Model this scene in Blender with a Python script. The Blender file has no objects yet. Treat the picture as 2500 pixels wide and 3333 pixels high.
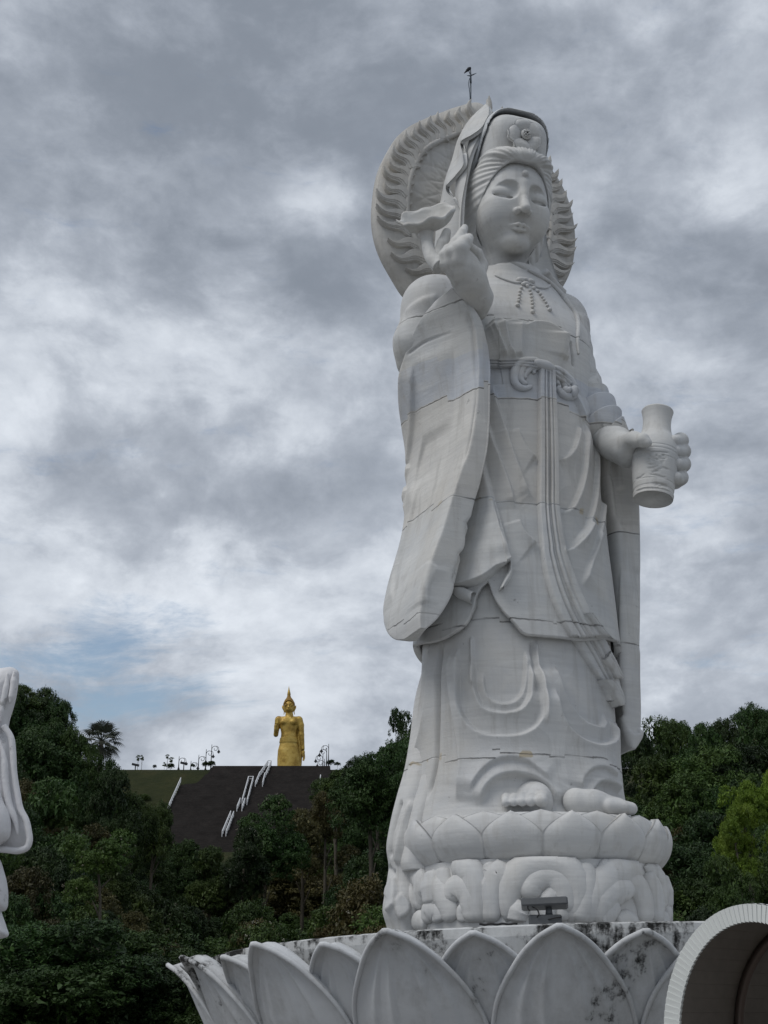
import bpy, math, random
import numpy as np
from mathutils import Vector, Matrix
from mathutils.bvhtree import BVHTree

# ------------------------------------------------------------------ camera, sky, sun, exposure
scene = bpy.context.scene
FPX, PITCH = 4200.0, math.radians(21.0)          # focal length in pixels of a 2500 x 3333 picture
IW, IH = 2500.0, 3333.0
CAM = np.array([0.0, 0.0, 1.6])
cam_data = bpy.data.cameras.new('camera')
cam = bpy.data.objects.new('camera', cam_data)
scene.collection.objects.link(cam)
cam.location = CAM
cam.rotation_euler = (math.pi / 2 + PITCH, 0, 0)
cam_data.sensor_fit = 'VERTICAL'
cam_data.sensor_height = 24.0
cam_data.sensor_width = 18.0
cam_data.lens = 24.0 * FPX / IH
cam_data.clip_start = 0.1
cam_data.clip_end = 5000
scene.camera = cam
scene.render.resolution_x, scene.render.resolution_y = 768, 1024

SUN_EL, SUN_AZ = math.radians(56), math.radians(238)      # azimuth from +Y clockwise: behind the camera, to its left
sun_data = bpy.data.lights.new('sun', 'SUN')
sun_data.energy = 1.2
sun_data.angle = math.radians(30)
sun_data.color = (1.0, 0.97, 0.93)
sun = bpy.data.objects.new('sun', sun_data)
scene.collection.objects.link(sun)
sd = Vector((math.sin(SUN_AZ) * math.cos(SUN_EL), math.cos(SUN_AZ) * math.cos(SUN_EL), math.sin(SUN_EL)))
sun.rotation_euler = sd.to_track_quat('Z', 'Y').to_euler()
sun.location = (0, 0, 60)

scene.view_settings.view_transform = 'Standard'
scene.view_settings.look = 'None'
scene.view_settings.exposure = 0.38
scene.view_settings.gamma = 1.0
scene.view_settings.use_curve_mapping = False
try:
    scene.cycles.use_denoising = True
    scene.cycles.max_bounces = 6
    scene.cycles.diffuse_bounces = 3
    scene.cycles.transparent_max_bounces = 4
except Exception:
    pass

world = bpy.data.worlds.new('World')
scene.world = world
world.use_nodes = True


class NT:
    """small node-tree writer"""
    def __init__(self, tree):
        self.t = tree
        self.n = tree.nodes
        self.n.clear()

    def add(self, kind, **kw):
        nd = self.n.new(kind)
        for k, v in kw.items():
            if k.startswith('i_'):
                nd.inputs[k[2:].replace('_', ' ')].default_value = v
            else:
                setattr(nd, k, v)
        return nd

    def link(self, a, b):
        self.t.links.new(a, b)

    def put(self, sock, v):
        if isinstance(v, bpy.types.NodeSocket):
            self.t.links.new(v, sock)
        elif v is not None:
            sock.default_value = v

    def math(self, op, a, b=None, c=None, clamp=False):
        nd = self.n.new('ShaderNodeMath')
        nd.operation = op
        nd.use_clamp = clamp
        for i, v in enumerate((a, b, c)):
            self.put(nd.inputs[i], v)
        return nd.outputs[0]

    def vmath(self, op, a, b=None, s=None):
        nd = self.n.new('ShaderNodeVectorMath')
        nd.operation = op
        self.put(nd.inputs[0], a)
        self.put(nd.inputs[1], b)
        if s is not None:
            self.put(nd.inputs['Scale'], s)
        return nd.outputs['Value'] if op in ('DOT_PRODUCT', 'LENGTH', 'DISTANCE') else nd.outputs[0]

    def mix(self, f, a, b, mode='MIX'):
        nd = self.n.new('ShaderNodeMix')
        nd.data_type = 'RGBA'
        nd.blend_type = mode
        nd.clamp_factor = True
        self.put(nd.inputs[0], f)
        self.put(nd.inputs[6], a)
        self.put(nd.inputs[7], b)
        return nd.outputs[2]

    def noise(self, vec, scale, detail=4, rough=0.5, dist=0.0, ntype=None):
        nd = self.n.new('ShaderNodeTexNoise')
        if ntype:
            nd.noise_type = ntype
        self.put(nd.inputs['Vector'], vec)
        nd.inputs['Scale'].default_value = scale
        nd.inputs['Detail'].default_value = detail
        nd.inputs['Roughness'].default_value = rough
        nd.inputs['Distortion'].default_value = dist
        return nd.outputs[0]

    def smooth(self, v, a, b, lo=0.0, hi=1.0):
        nd = self.n.new('ShaderNodeMapRange')
        nd.interpolation_type = 'SMOOTHSTEP'
        self.put(nd.inputs[0], v)
        nd.inputs[1].default_value, nd.inputs[2].default_value = a, b
        nd.inputs[3].default_value, nd.inputs[4].default_value = lo, hi
        return nd.outputs[0]

    def combine(self, x, y, z):
        nd = self.n.new('ShaderNodeCombineXYZ')
        for i, v in enumerate((x, y, z)):
            self.put(nd.inputs[i], v)
        return nd.outputs[0]

    def sep(self, v):
        nd = self.n.new('ShaderNodeSeparateXYZ')
        self.put(nd.inputs[0], v)
        return nd.outputs

    def ramp(self, v, stops, interp='LINEAR'):
        nd = self.n.new('ShaderNodeValToRGB')
        nd.color_ramp.interpolation = interp
        el = nd.color_ramp.elements
        while len(el) < len(stops):
            el.new(0.5)
        for e, (p, c) in zip(el, stops):
            e.position = p
            e.color = (*c, 1) if len(c) == 3 else c
        self.put(nd.inputs[0], v)
        return nd.outputs[0]


def build_sky():
    W = NT(world.node_tree)
    tc = W.add('ShaderNodeTexCoord')
    d = W.vmath('NORMALIZE', tc.outputs['Generated'])
    x, y, z = W.sep(d)
    p = W.combine(x, W.math('MULTIPLY', y, 0.6), W.math('MULTIPLY', z, 1.5))
    warp = W.n.new('ShaderNodeTexNoise')
    W.put(warp.inputs['Vector'], p)
    warp.inputs['Scale'].default_value = 3.2
    warp.inputs['Detail'].default_value = 4
    wv = W.vmath('SCALE', W.vmath('SUBTRACT', warp.outputs[1], (0.5, 0.5, 0.5)), s=0.13)
    pw = W.vmath('ADD', p, wv)
    n1 = W.noise(W.vmath('ADD', pw, (SKY_OFF[0], SKY_OFF[1], 0)), 3.0, 5, 0.55)
    n2 = W.noise(W.vmath('ADD', pw, (3.1, 7.7, 2.0)), 8.0, 7, 0.60)
    n3 = W.noise(W.vmath('ADD', W.vmath('ADD', p, W.vmath('SCALE', wv, s=0.5)), (1.0, 2.0, 5.0)), 24.0, 7, 0.62)
    bil = W.smooth(n2, 0.36, 0.64)
    val = W.math('ADD', W.math('MULTIPLY', n1, 0.52), W.math('MULTIPLY', bil, 0.13))
    val = W.math('ADD', val, W.math('MULTIPLY', n3, 0.24))

    def blob(px, py, rad, amp, acc, sx=1.0):
        """a bank of thicker or thinner cloud in one direction of the sky"""
        dv = pix_dir(px, py)
        dv = dv / np.linalg.norm(dv)
        right = np.array([1.0, 0, 0])
        up = np.cross(right, dv)
        up /= np.linalg.norm(up)
        a = W.math('DIVIDE', W.vmath('DOT_PRODUCT', W.vmath('ADD', d, W.vmath('SCALE', wv, s=0.35)), tuple(right)), sx)
        a0 = float(dv @ right) / sx
        b = W.vmath('DOT_PRODUCT', W.vmath('ADD', d, W.vmath('SCALE', wv, s=0.35)), tuple(up))
        b0 = float(dv @ up)
        aa = W.math('SUBTRACT', a, a0)
        bb = W.math('SUBTRACT', b, b0)
        r2 = W.math('ADD', W.math('MULTIPLY', aa, aa), W.math('MULTIPLY', bb, bb))
        g = W.math('MULTIPLY', W.math('EXPONENT', W.math('DIVIDE', r2, -rad * rad)), amp)
        return W.math('ADD', acc, g)
    for args in SKY_BANKS:
        val = blob(args[0], args[1], args[2], args[3], val, args[4] if len(args) > 4 else 1.0)
    cloud = W.ramp(val, SKY_RAMP, 'B_SPLINE')
    sky = W.add('ShaderNodeTexSky', sky_type='NISHITA', sun_disc=False)
    sky.sun_elevation = SUN_EL
    sky.sun_rotation = SUN_AZ
    sky.air_density = 1.2
    sky.dust_density = 1.5
    # gaps in the cloud where the blue shows
    gap = W.noise(W.vmath('MULTIPLY', W.vmath('ADD', pw, (1.3, 0.4, 0)), (1.0, 1.0, 2.6)), 9.0, 8, 0.68)
    for args in SKY_GAPS:
        gap = blob(args[0], args[1], args[2], args[3], gap, args[4] if len(args) > 4 else 1.0)
    gf = W.smooth(gap, 0.58, 0.92, 0.0, 0.9)
    bg1 = W.add('ShaderNodeBackground')
    W.link(cloud, bg1.inputs[0])
    bg1.inputs[1].default_value = 1.0
    bg2 = W.add('ShaderNodeBackground')
    W.link(sky.outputs[0], bg2.inputs[0])
    bg2.inputs[1].default_value = 0.085
    mx = W.add('ShaderNodeMixShader')
    W.link(gf, mx.inputs[0])
    W.link(bg1.outputs[0], mx.inputs[1])
    W.link(bg2.outputs[0], mx.inputs[2])
    out = W.add('ShaderNodeOutputWorld')
    W.link(mx.outputs[0], out.inputs[0])


def pix_dir(px, py):
    """direction from the camera through a point of the 2500 x 3333 photograph"""
    u = (px - IW / 2) / FPX
    v = (IH / 2 - py) / FPX
    return np.array([u, math.cos(PITCH) - v * math.sin(PITCH), math.sin(PITCH) + v * math.cos(PITCH)])


SKY_OFF = (0.35, 1.9)
SKY_BANKS = [(300, 650, 0.16, -0.07, 1.5), (1150, 250, 0.12, -0.08, 1.6), (1900, 350, 0.11, -0.08, 1.3), (2080, 60, 0.022, 0.12), (2360, 590, 0.035, 0.13), (1020, 690, 0.035, 0.12, 1.2),
             (700, 950, 0.10, 0.07, 1.6), (1010, 950, 0.022, -0.12), (960, 1610, 0.022, -0.12, 2.6), (150, 1480, 0.02, -0.07, 1.6), (600, 1350, 0.10, 0.07, 2.0), (200, 1150, 0.07, 0.05), (750, 2000, 0.10, 0.08, 2.6),
             (2300, 850, 0.06, -0.09, 1.3), (2350, 1400, 0.07, -0.05, 1.2), (2250, 1150, 0.03, 0.06, 1.6), (2300, 2050, 0.08, 0.01)]
SKY_GAPS = [(380, 2075, 0.030, 0.24, 2.6), (520, 2290, 0.020, 0.26, 3.6), (330, 2230, 0.03, 0.12, 2.6), (60, 2130, 0.016, 0.20, 3.0)]
SKY_RAMP = [(0.27, (0.175, 0.20, 0.24)), (0.40, (0.275, 0.305, 0.355)), (0.52, (0.405, 0.44, 0.495)), (0.70, (0.73, 0.77, 0.82))]
build_sky()
# ------------------------------------------------------------------ helpers
rng = np.random.default_rng(7)
rnd = random.Random(11)
COL = scene.collection


def tag(o, label=None, cat=None, group=None, kind=None):
    if label:
        o['label'] = label
    if cat:
        o['category'] = cat
    if group:
        o['group'] = group
    if kind:
        o['kind'] = kind
    return o


def empty(name, loc=(0, 0, 0), rz=0.0, parent=None):
    o = bpy.data.objects.new(name, None)
    COL.objects.link(o)
    o.location = loc
    o.rotation_euler = (0, 0, rz)
    o.empty_display_size = 0.2
    if parent:
        o.parent = parent
    return o


def mesh_data(name, V, Fc, smooth=True):
    me = bpy.data.meshes.new(name)
    V = np.asarray(V, dtype=np.float64).reshape(-1, 3)
    if isinstance(Fc, np.ndarray):
        Fc = Fc.tolist()
    me.from_pydata(V.tolist(), [], Fc)
    me.update()
    if smooth:
        me.polygons.foreach_set('use_smooth', np.ones(len(me.polygons), dtype=bool))
    return me


def obj(name, V, Fc, mat, parent=None, smooth=True, loc=None, rot=None):
    me = mesh_data(name, V, Fc, smooth)
    return obj_of(name, me, mat, parent, loc, rot)


def obj_of(name, me, mat, parent=None, loc=None, rot=None):
    if mat is not None and len(me.materials) == 0:
        me.materials.append(mat)
    o = bpy.data.objects.new(name, me)
    COL.objects.link(o)
    if parent is not None:
        o.parent = parent
    if loc is not None:
        o.location = loc
    if rot is not None:
        o.rotation_euler = rot
    return o


class MB:
    """collects several shapes into one mesh"""
    def __init__(self):
        self.V, self.F, self.n = [], [], 0

    def add(self, V, Fc):
        V = np.asarray(V, float).reshape(-1, 3)
        self.V.append(V)
        self.F += [[i + self.n for i in f] for f in (Fc.tolist() if isinstance(Fc, np.ndarray) else Fc)]
        self.n += len(V)
        return self

    def box(self, c, s, M=None):
        c, s = np.array(c, float), np.array(s, float) / 2
        q = np.array([[x, y, z] for x in (-1, 1) for y in (-1, 1) for z in (-1, 1)], float) * s
        if M is not None:
            q = q @ np.array(M).T
        return self.add(q + c, [[0, 1, 3, 2], [4, 6, 7, 5], [0, 4, 5, 1], [2, 3, 7, 6], [0, 2, 6, 4], [1, 5, 7, 3]])

    def tube(self, pts, rad, n=8, cap=True):
        V, Fc = tube(pts, rad, n, cap)
        return self.add(V, Fc)

    def build(self, name, mat, parent=None, smooth=False, loc=None, rot=None):
        return obj(name, np.concatenate(self.V), self.F, mat, parent, smooth, loc, rot)


def grid_faces(nr, nc, wrap=False, off=0):
    r = np.arange(nr - 1)[:, None]
    c = np.arange(nc if wrap else nc - 1)[None, :]
    c2 = (c + 1) % nc
    return np.stack([r * nc + c, r * nc + c2, (r + 1) * nc + c2, (r + 1) * nc + c], -1).reshape(-1, 4) + off


def catmull(P, n):
    """n samples of a smooth curve through the rows of P"""
    P = np.asarray(P, float)
    if P.ndim == 1:
        P = P[:, None]
    m = len(P)
    if m == 1:
        return np.repeat(P, n, 0)
    d = np.concatenate([[0], np.cumsum(np.linalg.norm(np.diff(P, axis=0), axis=1) + 1e-9)])
    return catmull_t(d, P, np.linspace(0, d[-1], n))


def catmull_t(t, P, q):
    """monotone-ish cubic interpolation of rows P at parameters t, evaluated at q"""
    t = np.asarray(t, float)
    P = np.asarray(P, float)
    if P.ndim == 1:
        P = P[:, None]
    if len(t) == 2:
        f = ((q - t[0]) / (t[1] - t[0]))[:, None]
        return P[0] * (1 - f) + P[1] * f
    h = np.diff(t)[:, None]
    s = np.diff(P, axis=0) / h
    m = np.zeros_like(P)
    m[1:-1] = (s[:-1] * h[1:] + s[1:] * h[:-1]) / (h[1:] + h[:-1])
    m[0], m[-1] = s[0], s[-1]
    i = np.clip(np.searchsorted(t, q, side='right') - 1, 0, len(t) - 2)
    hh = h[i]
    f = ((q - t[i])[:, None]) / hh
    return (P[i] * (2 * f**3 - 3 * f**2 + 1) + m[i] * hh * (f**3 - 2 * f**2 + f)
            + P[i + 1] * (-2 * f**3 + 3 * f**2) + m[i + 1] * hh * (f**3 - f**2))


def tube(pts, rad, n=8, cap=True):
    P = np.asarray(pts, float)
    m = len(P)
    R = np.broadcast_to(np.asarray(rad, float), (m,))
    T = np.gradient(P, axis=0)
    T /= np.linalg.norm(T, axis=1)[:, None] + 1e-12
    ref = np.array([0, 0, 1.0]) if abs(T[0][2]) < 0.9 else np.array([1.0, 0, 0])
    a = np.cross(T[0], ref)
    a /= np.linalg.norm(a)
    V = []
    th = np.linspace(0, 2 * math.pi, n, endpoint=False)
    for i in range(m):
        a = a - T[i] * (a @ T[i])
        a /= np.linalg.norm(a) + 1e-12
        b = np.cross(T[i], a)
        V.append(P[i] + R[i] * (np.cos(th)[:, None] * a + np.sin(th)[:, None] * b))
    V = np.concatenate(V)
    Fc = grid_faces(m, n, True).tolist()
    if cap:
        Fc.append(list(range(n))[::-1])
        Fc.append(list(range((m - 1) * n, m * n)))
    return V, Fc


def superangle(th, e):
    c, s = np.cos(th), np.sin(th)
    return np.sign(c) * np.abs(c)**(2 / e), np.sign(s) * np.abs(s)**(2 / e)


def vnormals(V, Fq):
    """vertex normals of a quad mesh"""
    V = np.asarray(V)
    Fq = np.asarray(Fq)
    a = np.cross(V[Fq[:, 2]] - V[Fq[:, 0]], V[Fq[:, 3]] - V[Fq[:, 1]])
    N = np.zeros_like(V)
    for k in range(4):
        np.add.at(N, Fq[:, k], a)
    return N / (np.linalg.norm(N, axis=1)[:, None] + 1e-12)


def surface_nets(D, lo, h):
    """closed quad surface of the zero level of a sampled distance field"""
    inside = D < 0
    nx, ny, nz = D.shape
    cx, cy, cz = nx - 1, ny - 1, nz - 1
    cnt = np.zeros((cx, cy, cz), np.int8)
    for i in (0, 1):
        for j in (0, 1):
            for k in (0, 1):
                cnt += inside[i:i + cx, j:j + cy, k:k + cz]
    act = (cnt > 0) & (cnt < 8)
    idx = np.argwhere(act)
    vid = -np.ones((cx, cy, cz), np.int64)
    vid[act] = np.arange(len(idx))
    acc = np.zeros((len(idx), 3))
    num = np.zeros(len(idx))
    I, J, K = idx.T
    corners = [(i, j, k) for i in (0, 1) for j in (0, 1) for k in (0, 1)]
    for a in corners:
        for ax in range(3):
            if a[ax] == 1:
                continue
            b = list(a)
            b[ax] = 1
            da = D[I + a[0], J + a[1], K + a[2]]
            db = D[I + b[0], J + b[1], K + b[2]]
            m = (da < 0) != (db < 0)
            t = da / np.where(m, da - db, 1)
            p = np.zeros((len(idx), 3))
            p += a
            p[:, ax] += t
            acc += np.where(m[:, None], p, 0)
            num += m
    V = np.asarray(lo) + h * (idx + acc / num[:, None])
    faces = []
    for ax in range(3):
        o = [x for x in range(3) if x != ax]
        sl_a = [slice(None)] * 3
        sl_b = [slice(None)] * 3
        sl_a[ax] = slice(0, D.shape[ax] - 1)
        sl_b[ax] = slice(1, D.shape[ax])
        s0, s1 = inside[tuple(sl_a)], inside[tuple(sl_b)]
        ch = np.argwhere(s0 != s1)
        ok = (ch[:, o[0]] > 0) & (ch[:, o[1]] > 0) & (ch[:, o[0]] < D.shape[o[0]] - 1) & (ch[:, o[1]] < D.shape[o[1]] - 1)
        ch = ch[ok]
        ins = s0[tuple(ch.T)]
        q = []
        for da, db in ((-1, -1), (0, -1), (0, 0), (-1, 0)):
            c = ch.copy()
            c[:, o[0]] += da
            c[:, o[1]] += db
            q.append(vid[tuple(c.T)])
        q = np.stack(q, 1)
        flip = ~ins if ax != 1 else ins
        q[flip] = q[flip][:, ::-1]
        faces.append(q)
    return V, np.concatenate(faces)


def sdf_mesh(fn, lo, hi, h):
    lo, hi = np.array(lo, float), np.array(hi, float)
    ax = [np.arange(lo[i], hi[i] + h, h) for i in range(3)]
    X, Y, Z = np.meshgrid(*ax, indexing='ij', sparse=False)
    return surface_nets(fn(X, Y, Z), lo, h)


def s_ell(X, Y, Z, c, r):
    x, y, z = (X - c[0]) / r[0], (Y - c[1]) / r[1], (Z - c[2]) / r[2]
    k = np.sqrt(x * x + y * y + z * z)
    x2, y2, z2 = x / r[0], y / r[1], z / r[2]
    k2 = np.sqrt(x2 * x2 + y2 * y2 + z2 * z2) + 1e-9
    return k * (k - 1) / k2


def s_cap(X, Y, Z, a, b, ra, rb=None):
    rb = ra if rb is None else rb
    a, b = np.array(a, float), np.array(b, float)
    d = b - a
    L2 = d @ d + 1e-12
    t = np.clip(((X - a[0]) * d[0] + (Y - a[1]) * d[1] + (Z - a[2]) * d[2]) / L2, 0, 1)
    return np.sqrt((X - a[0] - t * d[0])**2 + (Y - a[1] - t * d[1])**2 + (Z - a[2] - t * d[2])**2) - (ra + (rb - ra) * t)


def s_chain(X, Y, Z, pts, rads, k=0.0):
    D = None
    for i in range(len(pts) - 1):
        q = s_cap(X, Y, Z, pts[i], pts[i + 1], rads[i], rads[i + 1])
        D = q if D is None else (np.minimum(D, q) if k == 0 else s_un(D, q, k))
    return D


def s_un(a, b, k):
    h = np.clip(0.5 + 0.5 * (b - a) / k, 0, 1)
    return b * (1 - h) + a * h - k * h * (1 - h)


def s_sub(a, b, k):
    return -s_un(-a, b, k)


# ------------------------------------------------------------------ the statue's own frame: x to its left, -y to its front, z up from the pedestal top
PSI = math.radians(23.0)
AXIS = np.array([1.44, 13.0, 2.18])
_c, _s = math.cos(PSI), math.sin(PSI)


def to_local(w):
    d = np.asarray(w, float) - AXIS
    return np.stack([_c * d[..., 0] + _s * d[..., 1], -_s * d[..., 0] + _c * d[..., 1], d[..., 2]], -1)


def dir_local(d):
    return np.stack([_c * d[..., 0] + _s * d[..., 1], -_s * d[..., 0] + _c * d[..., 1], d[..., 2]], -1)


EYE = to_local(CAM)
ZOOM = {'z1': (1180, 180, 2.212), 'z2': (1440, 320, 4.1475), 'z3': (1240, 640, 2.765), 'z4': (1240, 980, 2.183), 'z5': (1880, 1240, 4.1475),
        'z6': (1220, 1500, 1.8433), 'z7': (1220, 1940, 1.8433), 'z8': (1220, 2400, 1.565), 'zb': (1560, 1040, 4.1475), 'zh': (1280, 700, 4.879),
        'zs': (1880, 1820, 3.254), 'zt': (1240, 2600, 5.028), 'zl': (1180, 280, 3.1605), 'zr': (1700, 440, 4.0955), 'v': (0, 0, 0.6636)}


def tr(zone, pts):
    ox, oy, k = ZOOM[zone]
    return [(ox + u / k, oy + v / k) for u, v in pts]


def S(p, y):
    """point of the statue frame seen at photo point p, in the frontal plane at depth y"""
    d = dir_local(pix_dir(*p))
    return EYE + d * ((y - EYE[1]) / d[1])


def x_at(px, y, z):
    """local x whose image column is px, for a given local depth and height"""
    k = (px - IW / 2) / FPX
    zr = z + AXIS[2] - CAM[2]
    # (c x - s y + AX) = k * ((s x + c y + AY) cosP + zr sinP)
    cp, sp = math.cos(PITCH), math.sin(PITCH)
    return (k * ((_c * y + AXIS[1]) * cp + zr * sp) + _s * y - AXIS[0]) / (_c - k * _s * cp)


def bvh_of(V, Fq):
    return BVHTree.FromPolygons([tuple(p) for p in V], [tuple(f) for f in (Fq.tolist() if isinstance(Fq, np.ndarray) else Fq)])


def hit(bvh, p):
    d = dir_local(pix_dir(*p))
    d = d / np.linalg.norm(d)
    loc, nor, i, dist = bvh.ray_cast(Vector(EYE), Vector(d))
    if loc is None:
        # nearest point of the surface to the passing ray
        best = None
        for t in np.linspace(10, 18, 60):
            r = bvh.find_nearest(Vector(EYE + d * t))
            if r[0] is not None and (best is None or r[3] < best[2]):
                best = (r[0], r[1], r[3])
        loc, nor = best[0], best[1]
    n = np.array(nor)
    if n @ d > 0:
        n = -n
    return np.array(loc), n


def onto(bvh, pts, n=None):
    """photo polyline -> 3-D polyline lying on a surface"""
    P = np.array(pts, float)
    if n is None:
        n = max(6, int(np.linalg.norm(np.diff(P, axis=0), axis=1).sum() / 14))
    Q = catmull(P, n)
    return np.array([hit(bvh, q)[0] for q in Q])


def carve(V, N, curves):
    """relief along curves: each is (points, kind, height, width, reach). kinds: ridge, groove, left / right (one side stands proud)"""
    disp = np.zeros(len(V))
    for P, kind, hgt, w, reach in curves:
        P = np.asarray(P)
        lo, hi = P.min(0) - reach * 3 - 3 * w, P.max(0) + reach * 3 + 3 * w
        sel = np.where(((V > lo) & (V < hi)).all(1))[0]
        if len(sel) == 0:
            continue
        Q = V[sel]
        best = np.full(len(sel), 1e9)
        side = np.zeros(len(sel))
        arc = np.zeros(len(sel))
        seg = np.linalg.norm(np.diff(P, axis=0), axis=1)
        cum = np.concatenate([[0], np.cumsum(seg)])
        for i in range(len(P) - 1):
            d = P[i + 1] - P[i]
            L2 = d @ d + 1e-12
            tt = ((Q - P[i]) @ d) / L2
            t = np.clip(tt, 0, 1)
            r = Q - P[i] - t[:, None] * d
            dist = np.linalg.norm(r, axis=1)
            m = dist < best
            best[m] = dist[m]
            sg = np.einsum('ij,ij->i', np.cross(np.broadcast_to(d, Q.shape), Q - P[i]), N[sel])
            side[m] = np.sign(sg[m])
            arc[m] = cum[i] + t[m] * seg[i]
        fade = np.clip(np.minimum(arc, cum[-1] - arc) / (0.12 * cum[-1] + 1e-6), 0, 1)
        fade = fade * fade * (3 - 2 * fade)
        if kind == 'ridge':
            pr = np.exp(-(best / w)**2)
        elif kind == 'groove':
            pr = -np.exp(-(best / w)**2)
        else:
            sd_ = best * side * (1 if kind == 'left' else -1)
            pr = 1 / (1 + np.exp(-np.clip(sd_ / w * 3, -40, 40))) * np.exp(-np.maximum(sd_, 0) / reach)
        disp[sel] += hgt * pr * fade
    return V + N * disp[:, None]


def loft_quads(levels, n_len, n_ang, e=5.0, cap=True):
    """levels: rows of four corners (front-out, front-in, back-in, back-out), lofted with rounded corners"""
    L = np.array(levels, float).reshape(len(levels), 12)
    Q = catmull(L, n_len).reshape(n_len, 4, 3)
    th = np.linspace(0, 2 * math.pi, n_ang, endpoint=False)
    # even spread along the rounded square
    u, v = superangle(th, e)
    d = np.hypot(np.diff(np.append(u, u[0])), np.diff(np.append(v, v[0])))
    cum = np.concatenate([[0], np.cumsum(d)])
    tt = np.interp(np.linspace(0, cum[-1], n_ang, endpoint=False), cum, np.append(th, 2 * math.pi))
    u, v = superangle(tt, e)
    U, W = (u[None, :, None] + 1) / 2, (v[None, :, None] + 1) / 2
    FO, FI, BI, BO = (Q[:, k][:, None, :] for k in range(4))
    V = (FO * (1 - U) + FI * U) * (1 - W) + (BO * (1 - U) + BI * U) * W
    V = V.reshape(-1, 3)
    Fq = grid_faces(n_len, n_ang, True)
    if cap:
        c0, c1 = len(V), len(V) + 1
        V = np.concatenate([V, V[:n_ang].mean(0)[None], V[(n_len - 1) * n_ang:n_len * n_ang].mean(0)[None]])
        i = np.arange(n_ang)
        j = (i + 1) % n_ang
        f0 = np.stack([j, i, np.full(n_ang, c0), np.full(n_ang, c0)], 1)
        b = (n_len - 1) * n_ang
        f1 = np.stack([b + i, b + j, np.full(n_ang, c1), np.full(n_ang, c1)], 1)
        return V, Fq, [list(map(int, f[:3])) for f in f0] + [list(map(int, f[:3])) for f in f1]
    return V, Fq, []


def strap(bvh, left, right, nl, nw, prof, sink=0.05, lift=0.0):
    """a raised band on a surface between two photo polylines; prof(s, t) is its height across (s -1..1) and along (t 0..1)"""
    A, B = catmull(left, nl), catmull(right, nl)
    V = np.zeros((nl, nw + 2, 3))
    for i in range(nl):
        t = i / (nl - 1)
        pts = []
        for k in range(nw):
            s = -1 + 2 * k / (nw - 1)
            p, n = hit(bvh, A[i] * (0.5 - s / 2) + B[i] * (0.5 + s / 2))
            pts.append((p, n, s))
        nm = np.mean([n for _, n, _ in pts], 0)
        nm /= np.linalg.norm(nm)
        for k, (p, n, s) in enumerate(pts):
            V[i, k + 1] = p + nm * (lift + prof(s, t))
        V[i, 0] = pts[0][0] - nm * sink
        V[i, nw + 1] = pts[-1][0] - nm * sink
    m = nw + 2
    Fc = grid_faces(nl, m).tolist()
    Fc.append(list(range(m)))
    Fc.append([(nl - 1) * m + k for k in range(m)][::-1])
    return V.reshape(-1, 3), Fc
# ------------------------------------------------------------------ materials
def new_mat(name):
    m = bpy.data.materials.new(name)
    m.use_nodes = True
    return m, NT(m.node_tree)


def finish(W, color, rough=0.6, bump=None, bump_d=0.02, metal=0.0, spec=0.3, bump_s=1.0):
    b = W.add('ShaderNodeBsdfPrincipled')
    W.put(b.inputs['Base Color'], color if isinstance(color, bpy.types.NodeSocket) else (*color, 1))
    W.put(b.inputs['Roughness'], rough)
    W.put(b.inputs['Metallic'], metal)
    W.put(b.inputs['Specular IOR Level'], spec)
    if bump is not None:
        bn = W.add('ShaderNodeBump')
        bn.inputs['Strength'].default_value = bump_s
        bn.inputs['Distance'].default_value = bump_d
        W.put(bn.inputs['Height'], bump)
        W.link(bn.outputs[0], b.inputs['Normal'])
    o = W.add('ShaderNodeOutputMaterial')
    W.link(b.outputs[0], o.inputs[0])
    return b


statue = empty('goddess_statue', tuple(AXIS), PSI)
tag(statue, 'huge white marble statue of a veiled robed goddess with flame halo, holding a vase', 'statue')


JOINTS = [0.0, 1.62, 2.93, 4.17, 5.42, 6.42, 7.62]


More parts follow.
